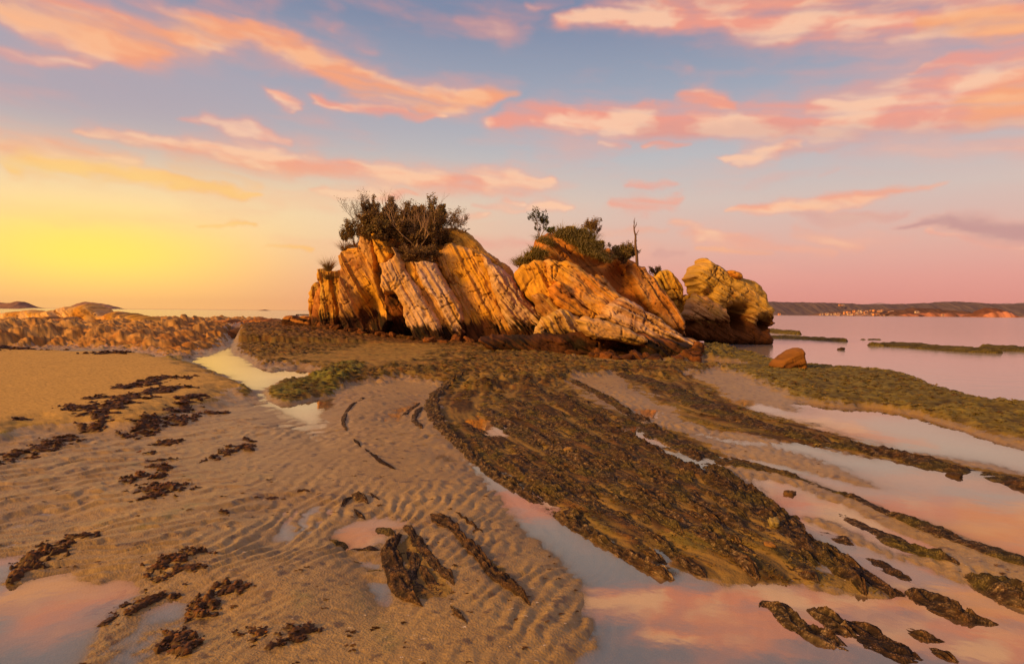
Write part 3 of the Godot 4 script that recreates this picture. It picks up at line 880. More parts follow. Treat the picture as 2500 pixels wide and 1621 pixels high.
func make_water() -> void:
	# still water wherever the ground lies below its level; every pool that hangs together is one sheet
	var nc := NI / 2
	var nr := NJ / 2
	var f_sea: PackedFloat32Array = fields.sea
	var wet := PackedInt32Array()
	wet.resize(nc * nr)
	for j in nr:
		for i in nc:
			var low := 9.0
			for b in 3:
				for a in 3:
					low = minf(low, t_pos[(j * 2 + b) * ti + i * 2 + a].y)
			var sea := fld(f_sea, i * 2, j * 2) > -0.6
			wet[j * nc + i] = -2 if sea else (-1 if low < 0.004 else 0)
	var pools := []
	for s in nc * nr:
		if wet[s] != -1:
			continue
		var id := pools.size() + 1
		var todo := PackedInt32Array([s])
		var got := PackedInt32Array()
		wet[s] = id
		while todo.size():
			var c := todo[todo.size() - 1]
			todo.remove_at(todo.size() - 1)
			got.append(c)
			var ci_ := c % nc
			var cj_ := c / nc
			for o in [Vector2i(1, 0), Vector2i(-1, 0), Vector2i(0, 1), Vector2i(0, -1)]:
				var a: int = ci_ + o.x
				var b: int = cj_ + o.y
				if a >= 0 and b >= 0 and a < nc and b < nr and wet[b * nc + a] == -1:
					wet[b * nc + a] = id
					todo.append(b * nc + a)
		pools.append(got)
	var m := StandardMaterial3D.new()
	# clear where it is a film, more of a mirror where it is deeper: the vertex colour carries that
	m.transparency = BaseMaterial3D.TRANSPARENCY_ALPHA
	m.vertex_color_use_as_albedo = true
	var white := Image.create_empty(4, 4, false, Image.FORMAT_RGB8)
	white.fill(Color.WHITE)
	m.albedo_texture = ImageTexture.create_from_image(white)
	m.albedo_color = Color(0.86, 0.68, 0.46).linear_to_srgb()
	m.roughness = 0.03
	m.metallic = 0.93
	m.metallic_specular = 0.5
	m.heightmap_enabled = true
	m.heightmap_texture = grain_texture(43, 256, 0.015)
	m.heightmap_scale = 0.03
	m.uv1_triplanar = true
	m.uv1_world_triplanar = true
	m.uv1_scale = Vector3(0.7, 0.7, 0.7)
	var rest := PackedInt32Array()
	for got: PackedInt32Array in pools:
		if got.size() < 300:
			rest.append_array(got)
		else:
			pool_sheet(got, nc, m, "water of a shallow tide pool lying on the sand")
	if rest.size():
		pool_sheet(rest, nc, m, "small puddles left between the ripples and ribs")
	# the bay: one sheet out to the horizon, its near edge hidden under the reef and the rocks
	var v := PackedVector3Array()
	var idx := PackedInt32Array()
	var at_v := {}
	for j in nr:
		for i in nc:
			if wet[j * nc + i] == -2 and row_d[j * 2] < 100.0:
				quad(v, idx, at_v, i, j)
	var last := 0
	for j in nr:
		if row_d[j * 2] < 100.0:
			last = j
	var d0 := row_d[(last + 1) * 2]
	var ds := [d0, 130.0, 180.0, 260.0, 400.0, 700.0, 1200.0, 2200.0, 4000.0, 7000.0, 11000.0]
	for k in ds.size():
		var w: float = half_width(ds[k]) if k == 0 else ds[k] * 1.6 + 40.0
		for i in 33:
			v.append(Vector3((i / 16.0 - 1.0) * w, 0, -ds[k]))
	var o := v.size() - ds.size() * 33
	for k in ds.size() - 1:
		for i in 32:
			var a := o + k * 33 + i
			idx.append_array([a, a + 33, a + 1, a + 1, a + 33, a + 34])
	# sideways, beyond the beach
	for s in [-1.0, 1.0]:
		var q := v.size()
		for d: float in [20.0, 35.0, 60.0, d0]:
			v.append(Vector3(s * half_width(d), 0, -d))
			v.append(Vector3(s * (d * 4.0 + 300.0), 0, -d))
		for k in 3:
			var a := q + k * 2
			if s > 0.0:
				idx.append_array([a, a + 2, a + 1, a + 1, a + 2, a + 3])
			else:
				idx.append_array([a, a + 1, a + 2, a + 1, a + 3, a + 2])
	var nrm := PackedVector3Array()
	nrm.resize(v.size())
	nrm.fill(Vector3.UP)
	var sm := StandardMaterial3D.new()
	sm.albedo_color = Color(0.62, 0.57, 0.52)
	sm.roughness = 0.12
	sm.metallic_specular = 0.65
	sm.heightmap_enabled = true
	sm.heightmap_texture = grain_texture(41, 512, 0.012)
	sm.heightmap_scale = 0.5
	sm.uv1_triplanar = true
	sm.uv1_world_triplanar = true
	sm.uv1_scale = Vector3(0.08, 0.08, 0.2)
	structure("sea", build(v, idx, PackedColorArray(), PackedVector2Array(), nrm), sm, "smooth pink and golden water of the bay out to the horizon")


func quad(v: PackedVector3Array, idx: PackedInt32Array, at_v: Dictionary, i: int, j: int) -> void:
	var c := PackedInt32Array()
	for b in 2:
		for a in 2:
			var key := (j + b) * 10000 + i + a
			if not at_v.has(key):
				at_v[key] = v.size()
				var p := t_pos[(j + b) * 2 * ti + (i + a) * 2]
				v.append(Vector3(p.x, 0.0, p.z))
			c.append(at_v[key])
	idx.append_array([c[0], c[2], c[1], c[1], c[2], c[3]])


func pool_sheet(cells: PackedInt32Array, nc: int, m: Material, label: String) -> void:
	var v := PackedVector3Array()
	var idx := PackedInt32Array()
	var at_v := {}
	for c in cells:
		quad(v, idx, at_v, c % nc, c / nc)
	var nrm := PackedVector3Array()
	nrm.resize(v.size())
	nrm.fill(Vector3.UP)
	var col := PackedColorArray()
	col.resize(v.size())
	for key: int in at_v:
		var p := t_pos[(key / 10000) * 2 * ti + (key % 10000) * 2]
		var depth := maxf(0.0, -p.y)
		col[at_v[key]] = Color(1, 1, 1, 0.10 + 0.40 * (1.0 - exp(-depth / 0.005)) + 0.34 * (1.0 - exp(-depth / 0.06)))
	structure("tide_pool", build(v, idx, col, PackedVector2Array(), nrm), m, label)

# ---------------------------------------------------------------- rock

var m_rock: StandardMaterial3D
var k_warp := noise(51, 0.55, 4)
var k_fine := noise(52, 1.0, 5)
var k_facet := noise(53, 1.0, 1, FastNoiseLite.TYPE_CELLULAR)
var k_tint := noise(54, 0.9, 4)
var k_crack := noise(55, 0.8, 3)
var k_low := noise(56, 0.35, 3)
var gold := Color(0.76, 0.40, 0.04)
var beige := Color(0.62, 0.365, 0.145)
var pale := Color(0.66, 0.465, 0.31)
var orange_rock := Color(0.60, 0.245, 0.04)
var rust_rock := Color(0.30, 0.105, 0.02)
var earth := Color(0.56, 0.235, 0.05)
var olive_rock := Color(0.58, 0.37, 0.075)
var tide_dark := Color(0.022, 0.012, 0.006)
var tide_rust := Color(0.15, 0.055, 0.014)


func rock_materials() -> void:
	m_rock = StandardMaterial3D.new()
	m_rock.vertex_color_use_as_albedo = true
	m_rock.roughness = 0.82
	m_rock.metallic_specular = 0.3
	# fine beds, seen along the bedding
	var n1 := noise(61, 0.02, 5)
	var n2 := noise(62, 0.06, 4)
	var im := Image.create_empty(512, 512, false, Image.FORMAT_RGB8)
	var hi := Image.create_empty(512, 512, false, Image.FORMAT_RGB8)
	for y in 512:
		for x in 512:
			# wraps round both ways: noise on a torus, drawn out along the beds
			var a := x / 512.0 * TAU
			var b := y / 512.0 * TAU
			var u := Vector3(cos(a) * 14.0, sin(a) * 14.0, cos(b) * 75.0)
			var q := n1.get_noise_3d(u.x, u.y + sin(b) * 75.0, u.z)
			var r := n2.get_noise_3d(u.x * 2.0 + sin(b) * 60.0, u.y * 2.0, u.z)
			var h := clampf(0.5 + 0.9 * q + 0.45 * r, 0.0, 1.0)
			hi.set_pixel(x, y, Color(h, h, h))
			var t := clampf(0.93 + 0.2 * q + 0.14 * r, 0.6, 1.0)
			im.set_pixel(x, y, Color(t, t * 0.985, t * 0.96))
	m_rock.albedo_texture = ImageTexture.create_from_image(im)
	m_rock.heightmap_enabled = true
	m_rock.heightmap_texture = ImageTexture.create_from_image(hi)
	m_rock.heightmap_scale = 1.4


# A slab of bedded rock. Its face is traced, its thickness is real: `deep` metres before and behind the plane z = -d, rounded at the rim, broken along beds that dip by `dip` degrees.
func slab(parent: Node3D, called: String, p: PackedVector2Array, d: float, o: Dictionary) -> MeshInstance3D:
	var base := parent.position
	var flat := PackedVector2Array()
	for q in p:
		var w := at(q.x, q.y, d)
		flat.append(Vector2(w.x, w.y))
	var seed_: int = o.get("seed", 1)
	var cell: float = o.get("cell", 0.042)
	var rough: float = o.get("rough", 0.1)
	var grown := Geometry2D.offset_polygon(flat, float(o.get("grow", 0.07)), Geometry2D.JOIN_ROUND)
	if grown.size():
		flat = grown[0]
	var edge := ragged(flat, cell * 2.5, rough, seed_)
	var lo := edge[0]
	var hi := edge[0]
	for q in edge:
		lo = lo.min(q)
		hi = hi.max(q)
	lo -= Vector2.ONE * cell
	hi += Vector2.ONE * cell
	var nx := int((hi.x - lo.x) / cell) + 2
	var ny := int((hi.y - lo.y) / cell) + 2
	var deep: float = o.get("deep", 0.9)
	var back: float = o.get("back", 0.9)
	var rim: float = float(o.get("rim", 0.45)) * 0.62
	var dip := deg_to_rad(float(o.get("dip", -60.0)))
	var bed: float = o.get("bed", 0.5)
	var step: float = o.get("step", 0.22)
	var saw: float = o.get("saw", 0.16)
	var groove: float = o.get("groove", 0.09)
	var facet: float = o.get("facet", 0.12)
	var lean: float = o.get("lean", 0.15)
	var turn: float = o.get("turn", 0.0)
	var c1: Color = o.get("c1", beige)
	var c2: Color = o.get("c2", gold)
	var c3: Color = o.get("c3", rust_rock)
	var tide: float = o.get("tide", 1.0)
	var tide_c: Color = o.get("tide_c", tide_dark)
	var bend: float = o.get("bend", 0.0)
	var dents: Array = o.get("dents", [])
	var mid := (lo + hi) * 0.5
	var s := PackedFloat32Array()
	s.resize(nx * ny)
	for j in ny:
		for i in nx:
			s[j * nx + i] = sdf(edge, lo + Vector2(i, j) * cell)
	var id := PackedInt32Array()
	id.resize(nx * ny)
	id.fill(-1)
	var v := PackedVector3Array()
	var col := PackedColorArray()
	var uv := PackedVector2Array()
	var rim_v := PackedByteArray()
	var idx := PackedInt32Array()
	for j in ny - 1:
		for i in nx - 1:
			var n := j * nx + i
			if maxf(maxf(s[n], s[n + 1]), maxf(s[n + nx], s[n + nx + 1])) <= 0.0:
				continue
			for c in [n, n + 1, n + nx, n + nx + 1]:
				if id[c] >= 0:
					continue
				var q := lo + Vector2(c % nx, c / nx) * cell
				var t := s[c]
				if t <= 0.0:
					q = nearest(edge, q)
					t = 0.0
				id[c] = v.size()
				var ang := dip + bend * (q.x - mid.x)
				var a := (q.x - mid.x) * cos(ang) + (q.y - mid.y) * sin(ang)
				var b := -(q.x - mid.x) * sin(ang) + (q.y - mid.y) * cos(ang)
				var wx := k_warp.get_noise_3d(q.x, q.y, seed_ * 3.1)
				var bw := (b + 0.55 * bed * k_fine.get_noise_2d(b * 0.9 / bed, seed_ * 17.0) + 0.13 * wx + 0.05 * k_fine.get_noise_3d(a * 0.8, b * 0.8, seed_ * 2.9)) / bed + 40.0
				var layer := int(floor(bw))
				var f := bw - layer
				var o0 := hash1(layer, seed_)
				var o1 := hash1(layer + 1, seed_)
				var off := lerpf(o0, o1, ss(0.95, 1.0, f))
				var toothed := (f - 0.5) if f < 0.95 else lerpf(0.45, -0.5, ss(0.95, 1.0, f))
				# thinner beds within each bed
				var sw := bw * (1.7 + 1.6 * o0) + 0.35 * wx
				var sl := int(floor(sw))
				var sf := sw - sl
				var sub := lerpf(hash1(sl, seed_ + 7), hash1(sl + 1, seed_ + 7), ss(0.85, 1.0, sf))
				# each bed is broken across, and its pieces stand proud or have fallen out
				var br := a / (0.9 + 1.6 * hash1(sl, seed_ + 3)) + hash1(sl, seed_ + 4) * 9.0 + 0.3 * wx
				var bk := int(floor(br))
				var piece := hash1(bk * 31 + sl, seed_ + 11)
				piece = lerpf(piece, hash1((bk + 1) * 31 + sl, seed_ + 11), ss(0.94, 1.0, br - bk))
				var fine := k_fine.get_noise_3d(a * 0.35, bw * bed * 7.0, seed_ * 7.7)
				var fine2 := k_fine.get_noise_3d(a * 0.22 + 31.0, bw * bed * 11.0, seed_ * 4.3)
				var coarse := k_fine.get_noise_3d(a * 0.5, bw * bed * 1.2, seed_ * 1.7)
				var rough_ := k_fine.get_noise_3d(q.x * 2.6, q.y * 2.6, seed_ * 6.1)
				var cellv := k_facet.get_noise_3d(a * 0.7 + wx, bw * bed * 1.4, seed_ * 2.3)
				var ck := absf(k_crack.get_noise_3d(a * 1.1 + 0.6 * wx, b * 0.35, seed_ * 5.1))
				var crack := ss(0.035, 0.0, ck)
				var joint := ss(0.10, 0.0, absf(sf - 0.93)) * hash1(sl, seed_ + 21)
				var bt := 1.0 - minf(t / rim, 1.0)
				var body := pow(maxf(0.0, 1.0 - bt * bt * bt), 0.42)
				var detail := minf(t / 0.12, 1.0)
				var z := deep * body + detail * (0.65 * step * (off - 0.5) + saw * 0.36 * toothed + groove * (0.75 * (sub - 0.5) + 0.45 * (piece - 0.5) + 0.4 * fine + 0.40 * rough_ - 0.5 * absf(fine2) + 0.7 * coarse) + facet * 0.7 * (cellv + 0.6) - 0.09 * crack - 0.03 * joint)
				for e: Array in dents:
					var w: Vector2 = e[0]
					var r := Vector2((q.x - w.x) / e[1], (q.y - w.y) / e[2]).length()
					z -= float(e[3]) * exp(-r * r * 1.4) * detail
				z -= lean * (q.y - lo.y) + turn * (q.x - mid.x)
				v.append(Vector3(q.x, q.y, -d + z) - base)
				rim_v.append(1 if t <= 0.0 else 0)
				uv.append(Vector2(a * 0.22, bw * bed * 0.45))
				# stains: iron along the beds, bleached faces, the dark band that the tide reaches
				var k1 := k_tint.get_noise_3d(a * 0.45, bw * bed * 3.4, seed_ * 3.3)
				var k2 := k_low.get_noise_3d(q.x * 1.3, q.y * 1.3, seed_ * 9.1)
				var cc := c1.lerp(c2, clampf(0.45 + 0.9 * k1 + 0.7 * (o0 - 0.5) + 1.6 * k2, 0.0, 1.0))
				cc = cc.lerp(c3, clampf(2.0 * k2 - 0.25 + 0.8 * fine, 0.0, 0.8))
				cc = cc.lerp(c1 * 1.1, clampf(1.8 * fine2 - 0.1, 0.0, 0.6)).lerp(c3 * 0.7, clampf(-2.0 * fine2 - 0.35, 0.0, 0.6)).lerp(c2, clampf(2.2 * (sub - 0.72), 0.0, 0.7))
				cc = cc.lerp(c3 * 0.5, maxf(crack * 0.8, joint * 0.25))  # shade painted into the cracks and joints of the relief
				var td := q.y - tide - 0.12 - 0.45 * k1 - 0.3 * wx - 0.7 * fine
				cc = cc.lerp(tide_rust.lerp(tide_c, clampf(0.6 + 1.2 * k2 + fine, 0.0, 1.0)), ss(0.22, -0.12, td))
				col.append(Color(cc.r, cc.g, cc.b))
			idx.append_array([id[n], id[n + nx], id[n + 1], id[n + 1], id[n + nx], id[n + nx + 1]])
	# the back, coarser in relief, sewn to the same rim
	var m := v.size()
	var twin := PackedInt32Array()
	twin.resize(m)
	for k in m:
		if rim_v[k]:
			twin[k] = k
			continue
		twin[k] = v.size()
		var q := v[k] + base
		var t := maxf(0.0, sdf(edge, Vector2(q.x, q.y)))
		var body := sqrt(maxf(0.0, 1.0 - pow(1.0 - minf(t / rim, 1.0), 2.0)))
		var z := -back * body - minf(t / 0.2, 1.0) * 0.3 * k_warp.get_noise_3d(q.x, q.y, seed_ + 55.0) - lean * (q.y - lo.y) - turn * (q.x - mid.x)
		v.append(Vector3(q.x, q.y, minf(-d + z, q.z - 0.02)) - base)
		col.append(col[k])
		uv.append(uv[k])
	var nf := idx.size()
	for k in range(0, nf, 3):
		idx.append_array([twin[idx[k]], twin[idx[k + 2]], twin[idx[k + 1]]])
	return put(called, build(v, idx, col, uv), m_rock, parent)


func z1(a: Array) -> PackedVector2Array:
	return to_px(650, 420, 3.2143, a)


func z2(a: Array) -> PackedVector2Array:
	return to_px(1200, 480, 3.3056, a)


func zr(a: Array) -> PackedVector2Array:
	return to_px(1560, 600, 5.144, a)


func dent(ox: float, oy: float, s: float, x: float, y: float, d: float, rx: float, ry: float, deep: float) -> Array:
	var w := at(ox + x / s, oy + y / s, d)
	return [Vector2(w.x, w.y), rx, ry, deep]


# dark weed-stained blocks that have fallen along the foot of a stack
func rubble(parent: Node3D, p: PackedVector2Array, d: Array, count: int, seed_: int) -> void:
	var rng := RandomNumberGenerator.new()
	rng.seed = seed_
	for k in count:
		var f := rng.randf() * (p.size() - 1.001)
		var i := int(f)
		var q := p[i].lerp(p[i + 1], f - i)
		var dd := lerpf(d[i], d[i + 1], f - i) - rng.randf_range(0.0, 1.3)
		var w := at(q.x, q.y, dd)
		var size := Vector3(rng.randf_range(0.12, 0.42), rng.randf_range(0.05, 0.17), rng.randf_range(0.12, 0.3))
		var c := tide_dark.lerp(tide_rust, rng.randf()).lerp(rust_rock, rng.randf() * 0.3)
		var o := put("fallen_block", stone_mesh(size, seed_ + k, c, c * 1.6, tide_dark, Basis(Vector3.UP, rng.randf() * TAU) * Basis(Vector3.BACK, rng.randf_range(-0.8, 0.3)), 0.7), m_rock, parent)
		o.position = Vector3(w.x, land(w.x, -dd) + size.y * 0.3, -dd) - parent.position


func make_rocks() -> void:
	rock_materials()
	var a := thing("rock_stack", "largest golden rock stack of steep tilted slabs with a shrubby top", "rock", at(1050, 830, 30))
	slab(a, "rock_core", z1([370, 1250, 400, 950, 470, 850, 600, 760, 740, 640, 860, 500, 1000, 450, 1200, 440, 1440, 435, 1560, 500, 1680, 620, 1800, 740, 1920, 900, 2060, 1060, 2160, 1180, 2120, 1300, 1500, 1330, 900, 1330]), 35.2, {"seed": 3, "deep": 1.6, "back": 1.6, "rim": 1.1, "c1": earth, "c2": rust_rock, "c3": rust_rock, "cell": 0.08})
	slab(a, "rock_slab", z1([335, 960, 350, 895, 378, 866, 412, 885, 432, 930, 442, 1000, 440, 1100, 425, 1200, 400, 1270, 370, 1200, 352, 1140, 340, 1060]), 35.0, {"seed": 5, "dip": -84.0, "deep": 0.5, "rim": 0.35, "bed": 0.3, "saw": 0.1, "c1": olive_rock, "c2": gold})
	slab(a, "rock_slab", z1([398, 758, 440, 765, 500, 790, 560, 772, 610, 795, 620, 850, 610, 920, 600, 1020, 590, 1110, 570, 1230, 480, 1290, 420, 1270, 425, 1120, 440, 1000, 428, 900, 405, 830]), 34.2, {"seed": 6, "dip": -80.0, "deep": 0.9, "bed": 0.38, "saw": 0.3, "step": 0.35, "groove": 0.16, "c1": olive_rock, "c2": gold, "tide": 1.27})
	slab(a, "rock_slab", z1([565, 658, 590, 622, 660, 600, 720, 588, 760, 600, 810, 650, 850, 710, 880, 800, 905, 900, 930, 1000, 960, 1090, 975, 1180, 930, 1280, 860, 1290, 760, 1260, 690, 1270, 640, 1240, 600, 1140, 585, 1020, 578, 870, 588, 780]), 33.0, {"seed": 7, "dip": -62.0, "deep": 1.2, "rim": 0.5, "bed": 0.62, "saw": 0.32, "step": 0.4, "facet": 0.22, "c1": gold, "c2": beige, "c3": rust_rock, "turn": -0.12, "tide": 1.22,
		"dents": [dent(650, 420, 3.2143, 830, 1090, 33.0, 0.95, 1.0, 1.2)]})
	slab(a, "rock_slab", z1([738, 600, 745, 540, 760, 480, 800, 440, 830, 452, 845, 510, 865, 620, 885, 720, 870, 780, 820, 700]), 32.6, {"seed": 8, "dip": -70.0, "deep": 1.0, "bed": 0.4, "c1": beige, "c2": gold, "turn": -0.2})
	slab(a, "rock_slab", z1([835, 485, 900, 520, 950, 560, 978, 605, 995, 665, 972, 705, 930, 755, 900, 705, 868, 640, 845, 560]), 31.6, {"seed": 9, "dip": -58.0, "deep": 0.8, "bed": 0.5, "c1": gold, "c2": gold, "c3": orange_rock, "turn": -0.25})
	slab(a, "rock_slab", z1([885, 720, 960, 695, 1000, 640, 975, 590, 1030, 640, 1085, 720, 1090, 760, 1150, 850, 1230, 960, 1300, 1060, 1370, 1180, 1440, 1390, 1330, 1410, 1260, 1390, 1190, 1300, 1110, 1180, 1080, 1060, 1045, 985, 1000, 930, 930, 960, 905, 880, 908, 790]), 30.2, {"seed": 10, "dip": -60.0, "deep": 1.3, "rim": 0.42, "bed": 0.36, "saw": 0.26, "step": 0.3, "groove": 0.13, "c1": beige, "c2": pale, "c3": gold, "lean": 0.22, "tide": 0.74})
	slab(a, "shaded_cave_rock", z1([930, 960, 1000, 930, 1070, 1010, 1090, 1090, 1080, 1130, 1000, 1130, 950, 1060]), 31.2, {"seed": 11, "dip": -60.0, "deep": 0.5, "c1": rust_rock, "c2": tide_rust, "c3": tide_dark})  # dark colours paint the shadow under this overhang
	slab(a, "rock_slab", z1([1082, 698, 1160, 708, 1190, 770, 1285, 900, 1395, 1050, 1485, 1200, 1520, 1330, 1430, 1370, 1370, 1200, 1290, 1060, 1180, 890, 1100, 760]), 30.6, {"seed": 12, "dip": -58.0, "deep": 1.2, "rim": 0.3, "bed": 0.4, "saw": 0.3, "c1": gold, "c2": beige, "c3": rust_rock, "lean": 0.2, "tide": 0.82})
	slab(a, "rock_slab", z1([1163, 703, 1240, 704, 1332, 725, 1362, 800, 1432, 920, 1532, 1050, 1550, 1200, 1555, 1330, 1490, 1330, 1440, 1170, 1335, 1000, 1230, 860, 1180, 760]), 30.3, {"seed": 13, "dip": -59.0, "deep": 1.3, "rim": 0.3, "bed": 0.45, "saw": 0.24, "groove": 0.14, "c1": pale, "c2": beige, "c3": gold, "lean": 0.2, "tide": 0.94})
	slab(a, "rock_slab", z1([1325, 640, 1400, 560, 1450, 548, 1560, 590, 1640, 625, 1700, 645, 1740, 720, 1790, 900, 1850, 1060, 1930, 1180, 1940, 1310, 1760, 1330, 1580, 1340, 1540, 1200, 1505, 1030, 1440, 900, 1370, 790]), 31.0, {"seed": 14, "dip": -62.0, "deep": 1.2, "rim": 0.5, "bed": 0.72, "saw": 0.42, "step": 0.3, "facet": 0.2, "c1": gold, "c2": beige, "c3": orange_rock, "lean": 0.24, "tide": 1.10})
	slab(a, "rock_slab", z1([1690, 642, 1715, 650, 1760, 700, 1850, 760, 1935, 850, 2010, 950, 2090, 1060, 2160, 1110, 2225, 1165, 2250, 1290, 2100, 1340, 1930, 1310, 1900, 1190, 1845, 1090, 1785, 940, 1745, 790]), 30.6, {"seed": 15, "dip": -50.0, "bend": 0.03, "deep": 1.4, "rim": 0.7, "bed": 0.5, "saw": 0.18, "step": 0.2, "groove": 0.17, "c1": pale, "c2": beige, "c3": olive_rock, "lean": 0.25, "tide": 1.04, "turn": 0.1})
	slab(a, "rock_slab", z1([1380, 560, 1440, 428, 1500, 440, 1570, 470, 1640, 530, 1700, 600, 1765, 655, 1850, 712, 1895, 742, 1945, 805, 2005, 893, 2085, 993, 2160, 1078, 2210, 1130, 2100, 1160, 1900, 1000, 1700, 760, 1500, 660]), 32.2, {"seed": 16, "dip": -48.0, "deep": 1.3, "rim": 0.9, "bed": 0.55, "saw": 0.22, "c1": olive_rock, "c2": gold, "c3": beige, "lean": 0.2})
	# the long flat boulder at its left foot
	var fl := thing("boulder", "low flat brown boulder lying against the left foot of the largest stack", "rock", at(730, 812, 34.5))
	slab(fl, "boulder_body", z1([138, 1160, 160, 1138, 260, 1140, 350, 1145, 385, 1200, 400, 1270, 320, 1300, 230, 1300, 170, 1280, 142, 1220]), 34.5, {"seed": 17, "dip": -12.0, "deep": 0.8, "bed": 0.25, "c1": orange_rock, "c2": gold, "c3": rust_rock, "tide": 0.94})

	var b := thing("rock_stack", "orange middle rock stack with grassy mound, dead trunk and long sloping slabs", "rock", at(1450, 860, 25))
	slab(b, "earth_mound", z2([205, 610, 240, 540, 300, 480, 340, 400, 380, 325, 440, 290, 520, 270, 600, 245, 700, 262, 800, 300, 860, 350, 900, 405, 960, 412, 1010, 440, 1100, 500, 1180, 525, 1240, 575, 1290, 640, 1350, 720, 1400, 800, 1470, 900, 1530, 1010, 1540, 1120, 1300, 1130, 1000, 1050, 700, 950, 400, 900, 260, 740]), 29.5, {"seed": 21, "dip": -50.0, "deep": 1.4, "back": 2.6, "rim": 1.4, "bed": 0.5, "saw": 0.1, "step": 0.16, "c1": earth, "c2": orange_rock, "c3": rust_rock, "lean": 0.3, "tide": 0.2,
		"dents": [dent(1200, 480, 3.3056, 1040, 650, 29.5, 0.9, 0.9, 1.5), dent(1200, 480, 3.3056, 850, 520, 29.5, 0.7, 0.35, 0.8)]})
	slab(b, "rock_slab", z2([360, 470, 440, 400, 500, 370, 560, 400, 620, 470, 700, 560, 760, 640, 830, 720, 780, 760, 600, 620, 480, 560]), 28.6, {"seed": 22, "dip": -48.0, "deep": 1.0, "bed": 0.4, "saw": 0.22, "c1": orange_rock, "c2": beige, "c3": rust_rock, "lean": 0.3})
	slab(b, "rock_slab", z2([1115, 560, 1160, 545, 1230, 570, 1290, 645, 1385, 765, 1480, 900, 1530, 1000, 1530, 1080, 1430, 1060, 1340, 980, 1250, 860, 1180, 760, 1130, 650]), 28.2, {"seed": 23, "dip": -58.0, "deep": 0.9, "bed": 0.4, "saw": 0.24, "groove": 0.14, "c1": rust_rock, "c2": orange_rock, "c3": beige, "lean": 0.2, "tide": 0.5})
	slab(b, "rock_slab", z2([850, 640, 900, 650, 960, 720, 1050, 820, 1150, 900, 1250, 980, 1200, 1000, 1000, 880, 880, 720]), 27.6, {"seed": 33, "dip": -46.0, "deep": 0.7, "bed": 0.3, "c1": earth, "c2": beige, "c3": orange_rock})
	slab(b, "rock_slab", z2([193, 606, 260, 560, 330, 540, 400, 520, 440, 560, 470, 640, 480, 740, 470, 830, 400, 870, 320, 830, 255, 745, 210, 665]), 27.0, {"seed": 24, "dip": -60.0, "deep": 1.0, "rim": 0.4, "bed": 0.45, "saw": 0.18, "facet": 0.26, "c1": gold, "c2": gold, "c3": orange_rock, "turn": -0.15})
	slab(b, "rock_slab", z2([430, 520, 470, 503, 505, 520, 545, 530, 600, 524, 660, 550, 740, 600, 820, 660, 900, 720, 980, 780, 1062, 822, 1010, 870, 930, 930, 850, 985, 770, 920, 700, 870, 620, 800, 560, 730, 480, 700, 440, 620]), 26.4, {"seed": 25, "dip": -38.0, "deep": 1.1, "rim": 0.4, "bed": 0.5, "saw": 0.3, "step": 0.32, "facet": 0.2, "groove": 0.12, "c1": gold, "c2": beige, "c3": orange_rock, "lean": 0.2, "turn": -0.1})
	slab(b, "rock_slab", z2([470, 740, 545, 700, 605, 760, 650, 830, 730, 900, 805, 930, 890, 965, 990, 992, 920, 1030, 800, 1000, 690, 970, 600, 940, 540, 890, 485, 810]), 25.8, {"seed": 26, "dip": -34.0, "deep": 0.9, "bed": 0.4, "saw": 0.26, "c1": orange_rock, "c2": gold, "c3": rust_rock})
	slab(b, "rock_slab", z2([330, 800, 420, 800, 470, 830, 540, 890, 560, 940, 500, 980, 430, 990, 370, 900]), 26.0, {"seed": 27, "dip": -45.0, "deep": 0.8, "c1": beige, "c2": olive_rock, "c3": rust_rock})
	slab(b, "rock_slab", z2([870, 970, 950, 900, 1060, 826, 1150, 858, 1240, 930, 1340, 980, 1425, 1060, 1520, 1130, 1640, 1172, 1715, 1215, 1690, 1250, 1560, 1220, 1450, 1200, 1330, 1170, 1240, 1130, 1130, 1080, 1000, 1030]), 24.4, {"seed": 28, "dip": -27.0, "deep": 1.1, "rim": 0.35, "bed": 0.3, "saw": 0.22, "step": 0.22, "groove": 0.15, "c1": beige, "c2": pale, "c3": rust_rock, "lean": 0.35, "tide": 0.42})
	slab(b, "rock_slab", z2([1200, 1110, 1330, 1150, 1440, 1170, 1560, 1200, 1690, 1250, 1790, 1310, 1700, 1350, 1500, 1350, 1330, 1350, 1240, 1300, 1200, 1200]), 22.4, {"seed": 29, "dip": -30.0, "deep": 0.9, "rim": 0.4, "bed": 0.24, "saw": 0.26, "step": 0.25, "groove": 0.16, "c1": rust_rock, "c2": orange_rock, "c3": tide_rust, "lean": 0.5, "tide": 0.5})
	slab(b, "rock_slab", z2([395, 1010, 470, 960, 545, 912, 610, 935, 700, 985, 765, 1060, 785, 1130, 720, 1180, 560, 1180, 400, 1180, 360, 1100]), 24.6, {"seed": 30, "dip": -55.0, "deep": 1.0, "bed": 0.34, "saw": 0.25, "groove": 0.18, "facet": 0.2, "c1": pale, "c2": olive_rock, "c3": rust_rock, "tide": 0.42})
	slab(b, "rock_slab", z2([690, 1000, 760, 985, 900, 1010, 1020, 1050, 1120, 1090, 1195, 1128, 1240, 1165, 1150, 1180, 1050, 1160, 940, 1140, 830, 1140, 760, 1080]), 22.6, {"seed": 31, "dip": -14.0, "deep": 1.0, "rim": 0.3, "bed": 0.2, "saw": 0.16, "groove": 0.12, "c1": beige, "c2": olive_rock, "c3": rust_rock, "lean": 0.4, "tide": 0.12})
